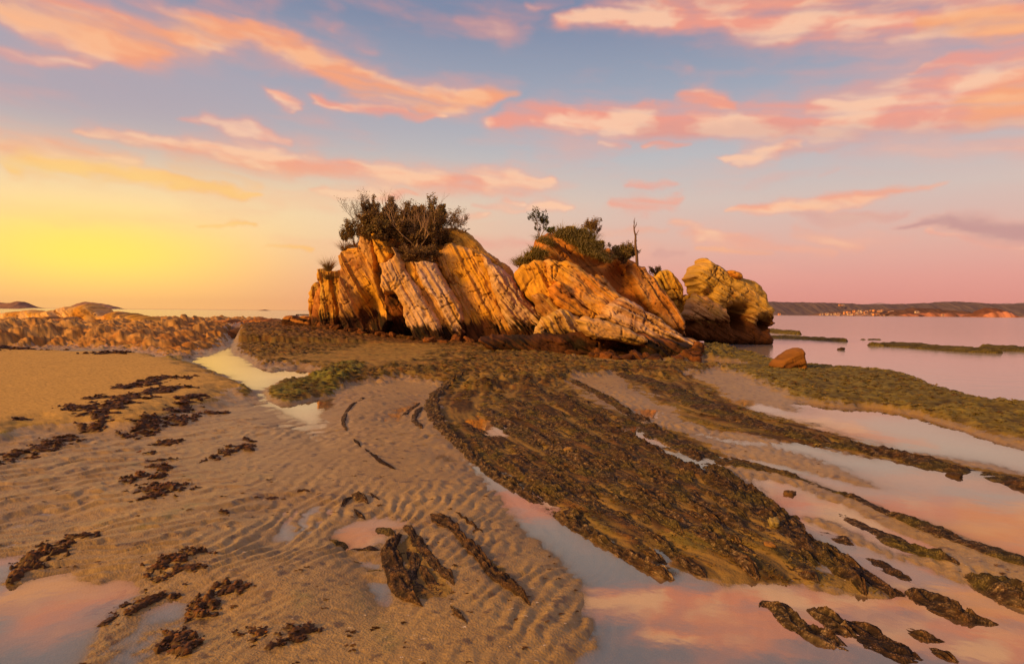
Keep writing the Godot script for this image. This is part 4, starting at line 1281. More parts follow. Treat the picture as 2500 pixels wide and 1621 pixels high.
	slab(b, "tide_worn_foot", z2([540, 1120, 690, 1100, 840, 1120, 960, 1130, 1100, 1160, 1240, 1170, 1285, 1250, 1290, 1340, 1240, 1400, 1150, 1420, 1000, 1410, 850, 1400, 700, 1380, 560, 1340, 400, 1300, 200, 1260, 0, 1240, -100, 1160, 0, 1130, 250, 1140, 400, 1120]), 23.4, {"seed": 32, "dip": -25.0, "deep": 1.0, "rim": 0.6, "bed": 0.3, "saw": 0.2, "facet": 0.3, "step": 0.3, "c1": tide_dark, "c2": tide_rust, "c3": tide_dark, "lean": 0.3, "tide": 2.0,
		"dents": [dent(1200, 480, 3.3056, 1080, 1220, 23.4, 0.9, 0.3, 0.8)]})

	rubble(a, z1([395, 1230, 480, 1270, 600, 1265, 740, 1270, 860, 1290, 960, 1290, 1060, 1310, 1180, 1350, 1300, 1400, 1430, 1400, 1540, 1340, 1700, 1325, 1850, 1320, 2000, 1300, 2130, 1290]), [34.5, 33.6, 33.0, 32.4, 31.8, 31.2, 30.6, 29.8, 28.8, 28.6, 29.4, 29.8, 29.6, 29.0, 28.4], 60, 701)
	rubble(b, z2([380, 1160, 560, 1190, 700, 1240, 860, 1320, 1000, 1370, 1150, 1390, 1280, 1370, 1400, 1330, 1560, 1320, 1720, 1290]), [24.6, 24.0, 23.2, 22.4, 21.8, 21.4, 21.2, 21.4, 21.8, 22.4], 30, 702)
	var c := thing("rock_stack", "olive brown right-hand stack leaning left over the water with a hollow", "rock", at(1760, 830, 34))
	slab(c, "rock_body", zr([573, 395, 600, 355, 628, 300, 652, 255, 690, 235, 738, 192, 750, 150, 785, 133, 850, 155, 908, 207, 1000, 262, 1085, 322, 1150, 326, 1210, 346, 1252, 402, 1335, 406, 1430, 440, 1500, 520, 1552, 620, 1582, 722, 1640, 790, 1660, 850, 1638, 920, 1668, 966, 1600, 1020, 1592, 1100, 1622, 1180, 1600, 1260, 1300, 1260, 1000, 1240, 700, 1200, 480, 1120, 420, 1010, 545, 930, 560, 860, 622, 780, 660, 680, 662, 600, 648, 520, 608, 452]), 34.0, {"seed": 41, "dip": -32.0, "deep": 1.5, "back": 1.9, "rim": 0.9, "bed": 0.55, "saw": 0.2, "step": 0.2, "groove": 0.13, "facet": 0.28, "rough": 0.14, "grow": -0.06, "c1": Color(0.56, 0.36, 0.06), "c2": Color(0.60, 0.39, 0.12), "c3": rust_rock, "lean": 0.05, "tide": 1.25, "tide_c": tide_rust,
		"dents": [dent(1560, 600, 5.144, 1150, 820, 34.0, 0.6, 0.4, 2.2), dent(1560, 600, 5.144, 1150, 960, 34.0, 0.42, 0.5, 1.9), dent(1560, 600, 5.144, 1480, 970, 34.0, 0.42, 0.4, 1.7), dent(1560, 600, 5.144, 950, 850, 34.0, 0.28, 0.24, 1.0), dent(1560, 600, 5.144, 1620, 860, 34.0, 0.2, 0.15, 0.5), dent(1560, 600, 5.144, 800, 620, 34.0, 0.3, 0.4, 0.5)]})
	slab(c, "rock_knob", zr([1090, 330, 1150, 322, 1212, 342, 1252, 400, 1200, 420, 1130, 400]), 33.2, {"seed": 42, "dip": -30.0, "deep": 0.9, "rim": 0.25, "c1": orange_rock, "c2": gold})
	slab(c, "rock_slab", zr([640, 680, 720, 620, 830, 650, 960, 740, 1060, 800, 1090, 880, 1100, 960, 980, 960, 850, 920, 700, 940, 560, 940, 560, 860, 610, 790]), 32.9, {"seed": 43, "dip": -33.0, "deep": 0.8, "rim": 0.5, "bed": 0.3, "saw": 0.16, "groove": 0.14, "c1": beige, "c2": Color(0.44, 0.29, 0.06), "c3": rust_rock, "tide": 1.2, "tide_c": tide_rust})
	slab(c, "rock_slab", zr([1400, 450, 1470, 480, 1530, 570, 1580, 720, 1560, 760, 1500, 640, 1430, 540]), 33.4, {"seed": 44, "dip": -60.0, "deep": 0.7, "rim": 0.3, "c1": olive_rock, "c2": olive_rock})

	var y := thing("rock_stack", "small yellow block-jointed stack between the middle and right-hand stacks", "rock", at(1660, 800, 35.5))
	var blocks := [[225, 400, 238, 335, 300, 320, 352, 313, 380, 340, 400, 420, 410, 540, 350, 560, 300, 545, 290, 465, 250, 425], [352, 316, 402, 352, 450, 412, 502, 482, 527, 560, 520, 560, 450, 560, 405, 540, 385, 420], [440, 570, 522, 542, 527, 642, 502, 680, 455, 640], [340, 600, 400, 558, 442, 600, 452, 655, 385, 675], [300, 560, 345, 560, 380, 640, 340, 640, 290, 600], [368, 692, 420, 660, 466, 682, 466, 762, 420, 785, 380, 745], [520, 650, 595, 628, 642, 668, 640, 705, 560, 692, 520, 700], [542, 702, 600, 694, 628, 742, 610, 785, 560, 772], [450, 690, 530, 690, 560, 780, 562, 880, 500, 900, 440, 850, 420, 780], [190, 400, 240, 420, 300, 560, 300, 640, 240, 560, 200, 460]]
	for k in blocks.size():
		slab(y, "rock_block", zr(blocks[k]), 35.6 - 0.12 * (k % 4), {"seed": 60 + k, "dip": -65.0, "deep": 0.7, "rim": 0.28, "bed": 0.5, "saw": 0.08, "rough": 0.05, "c1": Color(0.62, 0.41, 0.07), "c2": gold, "c3": olive_rock, "tide": 0.6})
	slab(y, "rock_core", zr([200, 420, 330, 340, 440, 440, 520, 640, 640, 680, 640, 980, 400, 980, 300, 800, 220, 600]), 36.4, {"seed": 71, "deep": 0.5, "rim": 0.6, "c1": rust_rock, "c2": olive_rock, "tide": 0.8})

	var bo := thing("boulder", "orange wedge-shaped boulder standing alone on the weedy reef by the water", "rock", at(1928, 905, 17.2))
	slab(bo, "boulder_body", to_px(1850, 720, 3.6615, [148, 665, 158, 605, 200, 570, 270, 512, 340, 480, 372, 474, 398, 508, 396, 530, 406, 600, 412, 680, 360, 705, 280, 690, 210, 690]), 17.2, {"seed": 81, "dip": 28.0, "deep": 0.42, "back": 0.5, "rim": 0.22, "grow": 0.0, "bed": 0.2, "saw": 0.1, "step": 0.14, "groove": 0.09, "facet": 0.2, "cell": 0.022, "rough": 0.03, "c1": Color(0.25, 0.11, 0.022), "c2": Color(0.33, 0.16, 0.032), "c3": rust_rock * 0.7, "tide": -0.1, "lean": 0.1})

# ---------------------------------------------------------------- ribs of rock, clumps of weed, stones

var m_rib: StandardMaterial3D
var m_clump: StandardMaterial3D
var r_a := noise(71, 1.0, 5)
var r_b := noise(72, 1.0, 4)
var r_c := noise(73, 1.0, 1, FastNoiseLite.TYPE_CELLULAR)
var slate := Color(0.065, 0.038, 0.020)
var slate_brown := Color(0.24, 0.125, 0.042)
var slate_rust := Color(0.42, 0.17, 0.03)
var barnacle_pale := Color(0.55, 0.40, 0.22)
var weed_dark := Color(0.060, 0.029, 0.011)
var weed_rust := Color(0.23, 0.085, 0.015)


func rib_materials() -> void:
	m_rib = StandardMaterial3D.new()
	m_rib.vertex_color_use_as_albedo = true
	m_rib.roughness = 0.75
	m_rib.metallic_specular = 0.3
	m_rib.heightmap_enabled = true
	# barnacle crust: pale grains on dark stone
	var cells := noise(76, 0.09, 1, FastNoiseLite.TYPE_CELLULAR).get_seamless_image(512, 512)
	var clouds := noise(75, 0.012, 4).get_seamless_image(512, 512)
	var im := Image.create_empty(512, 512, false, Image.FORMAT_RGB8)
	var hi := Image.create_empty(512, 512, false, Image.FORMAT_RGB8)
	for y in 512:
		for x in 512:
			var c := cells.get_pixel(x, y).r
			var b := clouds.get_pixel(x, y).r
			var grain := ss(0.42, 0.2, c) * ss(0.42, 0.62, b)
			var t := 0.42 + 0.16 * b + 0.5 * grain
			im.set_pixel(x, y, Color(t, t * 0.97, t * (0.9 + 0.1 * grain)))
			var h := clampf(0.6 * b + 0.4 * (1.0 - c), 0.0, 1.0)
			hi.set_pixel(x, y, Color(h, h, h))
	m_rib.albedo_texture = ImageTexture.create_from_image(im)
	m_rib.heightmap_texture = ImageTexture.create_from_image(hi)
	m_rib.heightmap_scale = 1.6
	m_rib.uv1_triplanar = true
	m_rib.uv1_world_triplanar = true
	m_rib.uv1_scale = Vector3(2.0, 2.0, 2.0)
	m_clump = StandardMaterial3D.new()
	m_clump.vertex_color_use_as_albedo = true
	m_clump.roughness = 0.6
	m_clump.cull_mode = BaseMaterial3D.CULL_DISABLED
	m_clump.metallic_specular = 0.35


# A ridge that follows a line on the ground: x, z and half width along it. Steep on one side, broken along its length.
func rib(called: String, label: String, category: String, group: String, l: PackedVector3Array, o: Dictionary) -> MeshInstance3D:
	var high: float = float(o.get("high", 0.09)) * float(o.get("tall", 0.42))
	var seed_: int = o.get("seed", 1)
	var near: float = 0.0
	for p in l:
		near += -p.y / l.size()
	var level: float = o.get("level", -99.0)
	var step := clampf(near * 0.0034, 0.012, 0.07)
	var flatp := PackedVector2Array()
	for p in l:
		flatp.append(Vector2(p.x, p.y))
	# even steps along the line
	var path := PackedVector2Array()
	var wid := PackedFloat32Array()
	for k in l.size() - 1:
		var a := flatp[k]
		var b := flatp[k + 1]
		var n := maxi(1, int(a.distance_to(b) / step))
		for i in n:
			var t := float(i) / n
			path.append(a.cubic_interpolate(b, flatp[maxi(k - 1, 0)], flatp[mini(k + 2, l.size() - 1)], t))
			wid.append(lerpf(l[k].z, l[k + 1].z, t))
	path.append(flatp[flatp.size() - 1])
	wid.append(l[l.size() - 1].z)
	var n := path.size()
	var m: int = o.get("across", 18)
	var steep: float = o.get("steep", 0.45)
	var crumble: float = o.get("crumble", 0.5)
	var gap: float = o.get("gap", 0.15)
	var c1: Color = o.get("c1", slate)
	var c2: Color = o.get("c2", slate_brown)
	var c3: Color = o.get("c3", slate_rust)
	var c4: Color = o.get("c4", weed_olive)
	var pale_: float = o.get("pale", 0.25)
	var green: float = o.get("green", 0.25)
	var origin := Vector3(path[n / 2].x, land(path[n / 2].x, path[n / 2].y), path[n / 2].y)
	var v := PackedVector3Array()
	var col := PackedColorArray()
	var idx := PackedInt32Array()
	var run := 0.0
	for k in n:
		var p := path[k]
		var dir := (path[mini(k + 2, n - 1)] - path[maxi(k - 2, 0)]).normalized()
		var side := Vector2(-dir.y, dir.x)
		if k > 0:
			run += path[k].distance_to(path[k - 1])
		var end := minf(1.0, minf(run, 99.0) / 0.12) * minf(1.0, float(n - 1 - k) * step / 0.12 + 0.02)
		var w := wid[k] * (0.85 + 0.5 * r_a.get_noise_2d(run * 2.2, seed_ * 13.0)) * lerpf(0.35, 1.0, end)
		var lift := ss(-0.25, 0.25, r_a.get_noise_2d(run * 1.3, seed_ * 31.0) + 0.32 - gap)
		for i in m:
			var t := 2.0 * i / (m - 1) - 1.0
			var q := p + side * t * w
			var u := t + 0.30 * r_a.get_noise_2d(run * 3.0, seed_ * 7.0)
			var body := ss(-1.02, -1.02 + 0.9 * steep, u) * (1.0 - pow(clampf((u + 0.3) / 1.3, 0.0, 1.0), 1.6))
			var size := clampf(w / 0.18, 0.35, 2.5)
			var f1 := r_b.get_noise_3d(run * 2.6 / size, t * 2.0, seed_ * 3.7)
			var f2 := r_a.get_noise_3d(q.x * 13.0 / size, q.y * 13.0 / size, seed_)
			var f3 := r_c.get_noise_3d(run * 4.0 / size, t * 2.0, seed_)
			var hh := high * end * lift * body * (1.0 + crumble * (1.0 * f1 + 0.5 * f3)) + body * high * 0.22 * f2
			var edge := ss(1.0, 0.75, absf(t))
			var y := (level if level > -50.0 else maxf(land(q.x, q.y), -0.012)) + lerpf(-0.05, maxf(hh, -0.02), edge)
			v.append(Vector3(q.x, y, q.y) - origin)
			var cc := c1.lerp(c2, clampf(0.4 + 1.5 * f1, 0.0, 1.0)).lerp(c3, clampf(1.3 * f3 + 0.3 + 0.9 * f2, 0.0, 0.75) * 0.6)
			cc = cc.lerp(barnacle_pale, clampf((f2 * 2.4 + 0.05) * pale_ * 2.0, 0.0, 0.85))
			cc = cc.lerp(c4, clampf((0.3 + 2.0 * r_b.get_noise_2d(q.x * 2.0, q.y * 2.0)) * green * 2.0, 0.0, 0.9))
			col.append(cc)
	for k in n - 1:
		for i in m - 1:
			var a := k * m + i
			idx.append_array([a, a + 1, a + m, a + 1, a + m + 1, a + m])
	var o_ := put(called, build(v, idx, col), m_rib, self)
	o_.position = origin
	tag(o_, label, category, group)
	return o_


func full(a: Array) -> PackedVector3Array:
	return line(0, 0, 0.952, a)


func l8(a: Array) -> PackedVector3Array:
	return line(1500, 1200, 2.38, a)


func l7(a: Array) -> PackedVector3Array:
	return line(1400, 850, 2.1636, a)


func l6(a: Array) -> PackedVector3Array:
	return line(700, 1150, 2.975, a)


func l5(a: Array) -> PackedVector3Array:
	return line(700, 850, 2.975, a)


func l4(a: Array) -> PackedVector3Array:
	return line(0, 1050, 2.6444, a)


func l3(a: Array) -> PackedVector3Array:
	return line(0, 680, 2.975, a)


func make_ribs() -> void:
	rib_materials()
	var g := "dark strata ribs of the rock platform"
	var w := 0.16
	rib("rock_rib", "long dark barnacled rib curving round the left edge of the platform by the pool", "rock", g, full([1075, 890, 0.115, 1035, 905, 0.158, 1010, 925, 0.173, 1003, 950, 0.173, 1015, 985, 0.144, 1045, 1020, 0.122, 1090, 1058, 0.108, 1140, 1098, 0.101, 1200, 1138, 0.094, 1265, 1180, 0.086, 1330, 1220, 0.079, 1400, 1262, 0.072, 1470, 1302, 0.068, 1530, 1332, 0.061, 1575, 1352, 0.036]), {"seed": 101, "crumble": 0.8, "high": 0.12, "pale": 0.4, "green": 0.15, "gap": 0.0})
	rib("rock_rib", "second dark rib from the left on the platform, partly buried in mud", "rock", g, full([1075, 985, 0.115, 1150, 1038, 0.108, 1230, 1088, 0.101, 1310, 1138, 0.086, 1400, 1195, 0.079, 1480, 1245, 0.072, 1560, 1292, 0.065, 1640, 1345, 0.043]), {"seed": 102, "crumble": 0.8, "high": 0.08, "gap": 0.25})
	rib("rock_rib", "third rib from the left on the platform with pale barnacle crust near its lower end", "rock", g, full([1110, 950, 0.144, 1200, 1000, 0.130, 1300, 1058, 0.115, 1400, 1115, 0.101, 1500, 1175, 0.094, 1600, 1238, 0.086, 1700, 1302, 0.072, 1765, 1352, 0.043]), {"seed": 103, "crumble": 0.8, "high": 0.09, "pale": 0.5, "gap": 0.2})
	rib("rock_rib", "fourth rib on the platform, brown and weedy, ending at the pool edge", "rock", g, full([1150, 925, 0.158, 1250, 965, 0.144, 1360, 1022, 0.122, 1470, 1083, 0.108, 1580, 1148, 0.101, 1690, 1215, 0.086, 1790, 1280, 0.079, 1870, 1338, 0.065, 1905, 1364, 0.036]), {"seed": 104, "crumble": 0.8, "high": 0.10, "green": 0.4})
	rib("rock_rib", "tall rust-edged rib down the middle of the platform, longest of them", "rock", g, full([1230, 905, 0.180, 1350, 960, 0.144, 1460, 1015, 0.122, 1570, 1075, 0.108, 1680, 1140, 0.101, 1780, 1205, 0.094, 1880, 1275, 0.079, 1970, 1342, 0.072, 2018, 1392, 0.036]), {"seed": 105, "crumble": 0.8, "high": 0.12, "c3": Color(0.3, 0.12, 0.03), "gap": 0.15, "pale": 0.15})
	rib("rock_rib", "dark rib along the right edge of the main platform above the thin bright pools", "rock", g, full([1330, 890, 0.158, 1430, 945, 0.144, 1530, 1003, 0.122, 1620, 1066, 0.108, 1700, 1118, 0.094, 1790, 1178, 0.086, 1870, 1240, 0.079, 1950, 1292, 0.072, 2040, 1352, 0.065, 2105, 1402, 0.036]), {"seed": 106, "crumble": 0.8, "high": 0.11, "green": 0.35, "gap": 0.15})
	rib("rock_rib", "weedy ridge running far right between the two wide bright pools", "rock", g, full([1430, 870, 0.3, 1540, 905, 0.32, 1640, 950, 0.32, 1740, 985, 0.28, 1850, 1015, 0.24, 1960, 1040, 0.22, 2080, 1062, 0.2, 2200, 1090, 0.2, 2300, 1106, 0.2, 2400, 1140, 0.16]), {"seed": 107, "high": 0.15, "green": 0.45, "gap": 0.0})
	rib("rock_rib", "short weedy rib between thin water strips right of the platform", "rock", g, full([1440, 975, 0.15, 1530, 1012, 0.18, 1620, 1050, 0.17, 1700, 1080, 0.14, 1780, 1098, 0.08]), {"seed": 108, "high": 0.09, "green": 0.5})
	rib("rock_rib", "thin broken rib crossing the pink pool from centre right to the right edge", "rock", g, full([1690, 1062, 0.06, 1790, 1095, 0.07, 1900, 1130, 0.07, 1990, 1162, 0.08, 2080, 1205, 0.09, 2170, 1240, 0.11, 2260, 1275, 0.12, 2340, 1305, 0.13, 2420, 1338, 0.13]), {"seed": 109, "high": 0.085, "green": 0.4, "gap": 0.12})
	rib("rock_rib", "low weedy rib in the shallow pink water below the thin broken rib", "rock", g, l7([1330, 835, 0.07, 1400, 880, 0.09, 1500, 930, 0.1, 1600, 980, 0.11, 1700, 1012, 0.11, 1800, 1046, 0.09]), {"seed": 110, "high": 0.06, "green": 0.4, "gap": 0.2})
	rib("rock_rib", "ragged dark rib just right of the main platform beside orange water", "rock", g, l8([1000, 130, 0.08, 1060, 180, 0.1, 1150, 222, 0.1, 1280, 272, 0.1, 1400, 326, 0.06]), {"seed": 111, "high": 0.09, "c3": slate_rust})
	rib("rock_rib", "dark slate rib with a jagged tip lying in the right-hand puddles", "rock", g, l8([1420, 372, 0.05, 1550, 430, 0.08, 1650, 490, 0.09, 1750, 540, 0.07, 1815, 552, 0.03]), {"seed": 112, "high": 0.07, "green": 0.05, "pale": 0.1, "gap": 0.0})
	rib("rock_rib", "dark slate rib with blue sky reflections on both sides, nearest the platform tip", "rock", g, l8([1240, 400, 0.05, 1370, 452, 0.08, 1460, 512, 0.09, 1580, 580, 0.08, 1680, 612, 0.06, 1730, 645, 0.04]), {"seed": 113, "high": 0.07, "green": 0.05, "pale": 0.12})
	rib("rock_rib", "two-pronged brown slate ridge pointing right in the orange water near the right edge", "rock", g, l8([1700, 610, 0.048, 1745, 592, 0.095, 1830, 640, 0.131, 1920, 692, 0.119, 2030, 738, 0.095, 2150, 764, 0.059, 2280, 784, 0.024]), {"seed": 114, "high": 0.141, "crumble": 0.8, "c3": slate_rust, "green": 0.05})
	rib("rock_rib", "short dark lump before the two-pronged slate ridge", "rock", g, l8([1690, 640, 0.048, 1740, 682, 0.084, 1805, 722, 0.048]), {"seed": 115, "high": 0.099, "crumble": 0.8, "green": 0.05})
	rib("rock_rib", "long thin rib with green weed on top, right of the slate ribs", "rock", g, l8([1490, 250, 0.059, 1600, 292, 0.084, 1700, 330, 0.095, 1800, 362, 0.107, 1900, 400, 0.095, 2010, 446, 0.059]), {"seed": 116, "high": 0.099, "crumble": 0.8, "green": 0.6})
	rib("rock_rib", "rounded barnacled rib at the right edge above the weed-fringed water", "rock", g, l8([2040, 500, 0.071, 2150, 545, 0.143, 2250, 592, 0.166, 2350, 642, 0.166, 2480, 700, 0.143]), {"seed": 117, "high": 0.165, "crumble": 0.8, "pale": 0.4, "green": 0.35, "gap": 0.0})
	rib("rock_rib", "leftmost barnacled rib of the island in the near right water", "rock", g, l8([858, 690, 0.035, 880, 662, 0.059, 950, 692, 0.071, 1000, 742, 0.077, 1080, 800, 0.095, 1180, 852, 0.101, 1300, 900, 0.095, 1420, 942, 0.035]), {"seed": 118, "high": 0.116, "crumble": 0.8, "pale": 0.5, "green": 0.1, "gap": 0.0})
	rib("rock_rib", "middle crest of the island in the near right water, brown with barnacles", "rock", g, l8([1060, 682, 0.035, 1120, 672, 0.071, 1220, 740, 0.084, 1320, 802, 0.084, 1430, 866, 0.059]), {"seed": 119, "high": 0.141, "crumble": 0.8, "pale": 0.35, "green": 0.1, "gap": 0.0})
	rib("rock_rib", "small dark chip of rock behind the island in the near right water", "rock", g, l8([1168, 662, 0.024, 1250, 692, 0.042, 1318, 712, 0.018]), {"seed": 120, "high": 0.066, "crumble": 0.8, "green": 0.0})
	rib("rock_rib", "broad dark slate slab forming the low right end of the near island", "rock", g, l8([1280, 740, 0.059, 1400, 800, 0.119, 1500, 870, 0.155, 1600, 930, 0.155, 1720, 975, 0.131, 1850, 1012, 0.071]), {"seed": 121, "high": 0.091, "crumble": 0.8, "pale": 0.1, "green": 0.0, "gap": 0.0})
	rib("rock_rib", "hook-shaped dark rib standing alone in the orange water at lower right", "rock", g, l8([1480, 722, 0.035, 1540, 712, 0.059, 1650, 762, 0.066, 1730, 812, 0.071, 1800, 852, 0.071, 1880, 872, 0.048, 1985, 892, 0.018]), {"seed": 122, "high": 0.099, "crumble": 0.8, "green": 0.0, "pale": 0.15, "gap": 0.0})
	rib("rock_rib", "dark rib cut by the bottom edge of the picture at lower right", "rock", g, l8([1768, 882, 0.035, 1870, 932, 0.071, 1980, 992, 0.077, 2080, 1036, 0.059]), {"seed": 123, "high": 0.083, "crumble": 0.8, "green": 0.0, "pale": 0.15, "gap": 0.0})
	rib("rock_rib", "small round dark stone between the hook-shaped rib and the slate ridge", "rock", "", l8([1640, 675, 0.035, 1690, 690, 0.035]), {"seed": 124, "high": 0.050, "crumble": 0.8, "green": 0.0})
	# thinner, lower ribs between the main ones
	var mains := [
		full([1045, 1010, 0, 1140, 1090, 0, 1265, 1172, 0, 1400, 1255, 0, 1575, 1345, 0]), full([1075, 985, 0, 1200, 1070, 0, 1310, 1138, 0, 1440, 1220, 0, 1640, 1345, 0]), full([1110, 950, 0, 1250, 1030, 0, 1400, 1115, 0, 1560, 1215, 0, 1765, 1352, 0]),
		full([1150, 925, 0, 1320, 1000, 0, 1500, 1100, 0, 1690, 1215, 0, 1905, 1364, 0]), full([1230, 905, 0, 1400, 985, 0, 1600, 1092, 0, 1800, 1220, 0, 2018, 1392, 0]), full([1330, 890, 0, 1500, 985, 0, 1680, 1105, 0, 1870, 1240, 0, 2105, 1402, 0]),
	]
	var order := ["first and second", "second and third", "third and fourth", "fourth and fifth", "fifth and sixth"]
	var rng := RandomNumberGenerator.new()
	rng.seed = 31
	for k in 5:
		for u in 3:
			var f: float = 0.25 * (u + 1) + rng.randf_range(-0.05, 0.05)
			var t0 := rng.randf_range(0.0, 0.35)
			var t1 := rng.randf_range(0.65, 1.0)
			var l := PackedVector3Array()
			for n in 9:
				var t := lerpf(t0, t1, n / 8.0) * 3.999
				var i := int(t)
				var p: Vector3 = mains[k][i].lerp(mains[k][i + 1], t - i).lerp(mains[k + 1][i].lerp(mains[k + 1][i + 1], t - i), f)
				p.z = lerpf(0.085, 0.045, lerpf(t0, t1, n / 8.0)) * rng.randf_range(0.7, 1.2)
				l.append(p)
			rib("rock_rib", "thin low broken rib, %s between the %s main ribs of the platform" % [["left one", "middle one", "right one"][u], order[k]], "rock", g, l, {"seed": 160 + k * 3 + u, "high": 0.075, "gap": 0.3, "crumble": 0.9, "green": 0.35, "pale": 0.35})
	# slate that stands out of the sand in the middle of the foreground
	var f := "slate ribs standing out of the foreground sand"
	rib("slate_rib", "jagged slate with orange broken edges along the left of the foreground outcrop", "rock", f, l6([830, 470, 0.03, 770, 540, 0.05, 738, 600, 0.07, 765, 690, 0.08, 805, 790, 0.085, 850, 890, 0.08, 905, 962, 0.05, 985, 1030, 0.015]), {"seed": 131, "high": 0.10, "c3": Color(0.48, 0.2, 0.03), "pale": 0.15, "green": 0.0, "steep": 0.2, "gap": -0.1})
	rib("slate_rib", "muddy slate rib down the middle of the foreground outcrop", "rock", f, l6([850, 395, 0.05, 905, 480, 0.06, 960, 570, 0.055, 1020, 650, 0.05, 1085, 735, 0.045, 1160, 800, 0.05, 1215, 880, 0.025]), {"seed": 132, "high": 0.07, "c2": slate_brown, "green": 0.0, "pale": 0.2})
	rib("slate_rib", "thin orange-edged slate between the two left ribs of the foreground outcrop", "rock", f, l6([965, 710, 0.02, 1015, 790, 0.035, 1075, 880, 0.04, 1135, 962, 0.02]), {"seed": 133, "high": 0.06, "c3": Color(0.5, 0.2, 0.03), "green": 0.0, "pale": 0.1})
	rib("slate_rib", "broken slate pieces across the face of the foreground outcrop", "rock", f, l6([870, 600, 0.03, 930, 690, 0.045, 905, 780, 0.05, 960, 870, 0.05, 1000, 955, 0.03]), {"seed": 134, "high": 0.055, "c3": slate_rust, "green": 0.0, "gap": 0.25})
	rib("slate_rib", "short dark slate fin at the near tip of the foreground outcrop", "rock", f, l6([1185, 1030, 0.015, 1235, 1100, 0.03, 1310, 1176, 0.015]), {"seed": 135, "high": 0.04, "green": 0.1})
	rib("slate_rib", "brown slate rib with an ochre block on top, right of the foreground outcrop", "rock", f, l6([1045, 338, 0.05, 1110, 390, 0.075, 1190, 440, 0.07, 1260, 525, 0.05, 1340, 610, 0.055, 1410, 685, 0.06, 1480, 775, 0.055, 1560, 840, 0.06, 1640, 900, 0.045, 1720, 975, 0.035, 1770, 1030, 0.012]), {"seed": 136, "high": 0.075, "c3": Color(0.38, 0.17, 0.02), "green": 0.0, "pale": 0.1, "gap": 0.05})
	rib("slate_rib", "thin dark line of slate flush with the sand at the far right of the outcrop", "rock", f, l6([1215, 322, 0.012, 1290, 385, 0.018, 1365, 450, 0.018, 1425, 494, 0.02]), {"seed": 137, "high": 0.025, "green": 0.0, "pale": 0.0})
	rib("slate_rib", "dark slate stump beside the small golden pool, left of a pair", "rock", f, l6([395, 280, 0.04, 440, 240, 0.06, 480, 225, 0.04]), {"seed": 138, "high": 0.085, "c3": slate_rust, "green": 0.0})
	rib("slate_rib", "leaning slate stump with rusty side beside the small golden pool, right of a pair", "rock", f, l6([470, 190, 0.03, 520, 225, 0.055, 590, 265, 0.03]), {"seed": 139, "high": 0.085, "c3": Color(0.42, 0.18, 0.03), "green": 0.0, "steep": 0.2})
	rib("slate_rib", "thin dark stick-like slate behind the pair of slate stumps", "rock", f, l6([580, 172, 0.012, 625, 212, 0.02, 675, 243, 0.012]), {"seed": 140, "high": 0.035, "green": 0.0, "pale": 0.0})
	rib("slate_rib", "small dark slate at the upper edge of the golden pool", "rock", f, l6([478, 292, 0.015, 520, 325, 0.03, 572, 358, 0.02]), {"seed": 141, "high": 0.04, "green": 0.0})
	rib("slate_rib", "flat slate with a bright orange top at the near edge of the golden pool", "rock", f, l6([462, 585, 0.025, 540, 578, 0.05, 620, 590, 0.06, 690, 590, 0.03]), {"seed": 142, "high": 0.05, "c3": Color(0.5, 0.2, 0.03), "pale": 0.1, "green": 0.0, "gap": -0.2})
	rib("slate_rib", "little dark stone in the water before the flat orange-topped slate", "rock", f, l6([478, 660, 0.03, 545, 668, 0.03]), {"seed": 143, "high": 0.035, "green": 0.1})
	rib("mossy_mound", "mud mound with green film standing in the golden pool", "rock", "", l6([590, 410, 0.03, 660, 425, 0.09, 730, 455, 0.09, 780, 475, 0.04]), {"seed": 144, "high": 0.06, "c1": sand_dark, "c2": sand_wet, "c3": slate_brown, "green": 0.4, "pale": 0.0, "gap": -0.2})
	rib("mossy_mound", "low muddy bar with green film at the left edge of the golden pool", "rock", "", l6([305, 500, 0.03, 370, 530, 0.06, 440, 580, 0.05]), {"seed": 145, "high": 0.03, "c1": sand_dark, "c2": sand_wet, "c3": slate_brown, "green": 0.4, "pale": 0.0})
	rib("mossy_mound", "yellow-green tinted stone in the dark channel left of the outcrop", "rock", "", l6([580, 738, 0.04, 640, 745, 0.05, 690, 748, 0.03]), {"seed": 146, "high": 0.03, "c1": Color(0.22, 0.17, 0.04), "c2": Color(0.3, 0.22, 0.06), "green": 0.3, "pale": 0.0})
	# two dark lines of half-buried wood on the sand bank
	rib("driftwood", "longer thin dark half-buried stick on the sand bank left of the platform", "driftwood", "", l5([562, 758, 0.02, 620, 800, 0.03, 690, 860, 0.03, 790, 915, 0.015]), {"seed": 147, "high": 0.045, "c1": weed_dark, "c2": weed_dark, "c3": weed_dark, "green": 0.0, "pale": 0.0})
	rib("driftwood", "shorter thin dark stick above the longer one on the sand bank", "driftwood", "", l5([482, 688, 0.015, 510, 715, 0.025, 540, 742, 0.015]), {"seed": 148, "high": 0.04, "c1": weed_dark, "c2": weed_dark, "c3": weed_dark, "green": 0.0, "pale": 0.0})
	rib("rock_rib", "thin curved line of dark stone along the sand bank by the rippled channel end", "rock", "", l5([560, 375, 0.05, 480, 420, 0.05, 425, 490, 0.05, 410, 560, 0.045, 435, 610, 0.02]), {"seed": 149, "high": 0.05, "green": 0.1, "gap": 0.1})
	rib("rock_rib", "inner curved grey rib between the ochre puddle and the platform", "rock", "", l5([960, 400, 0.04, 900, 450, 0.07, 850, 490, 0.06]), {"seed": 150, "high": 0.04, "green": 0.0, "gap": 0.1})
	rib("rock_rib", "curved brown rib hugging the upper left bend of the platform", "rock", "", l5([980, 440, 0.05, 930, 500, 0.08, 930, 550, 0.07, 985, 605, 0.04]), {"seed": 151, "high": 0.055, "green": 0.1, "gap": 0.1})
	make_weed_clumps()


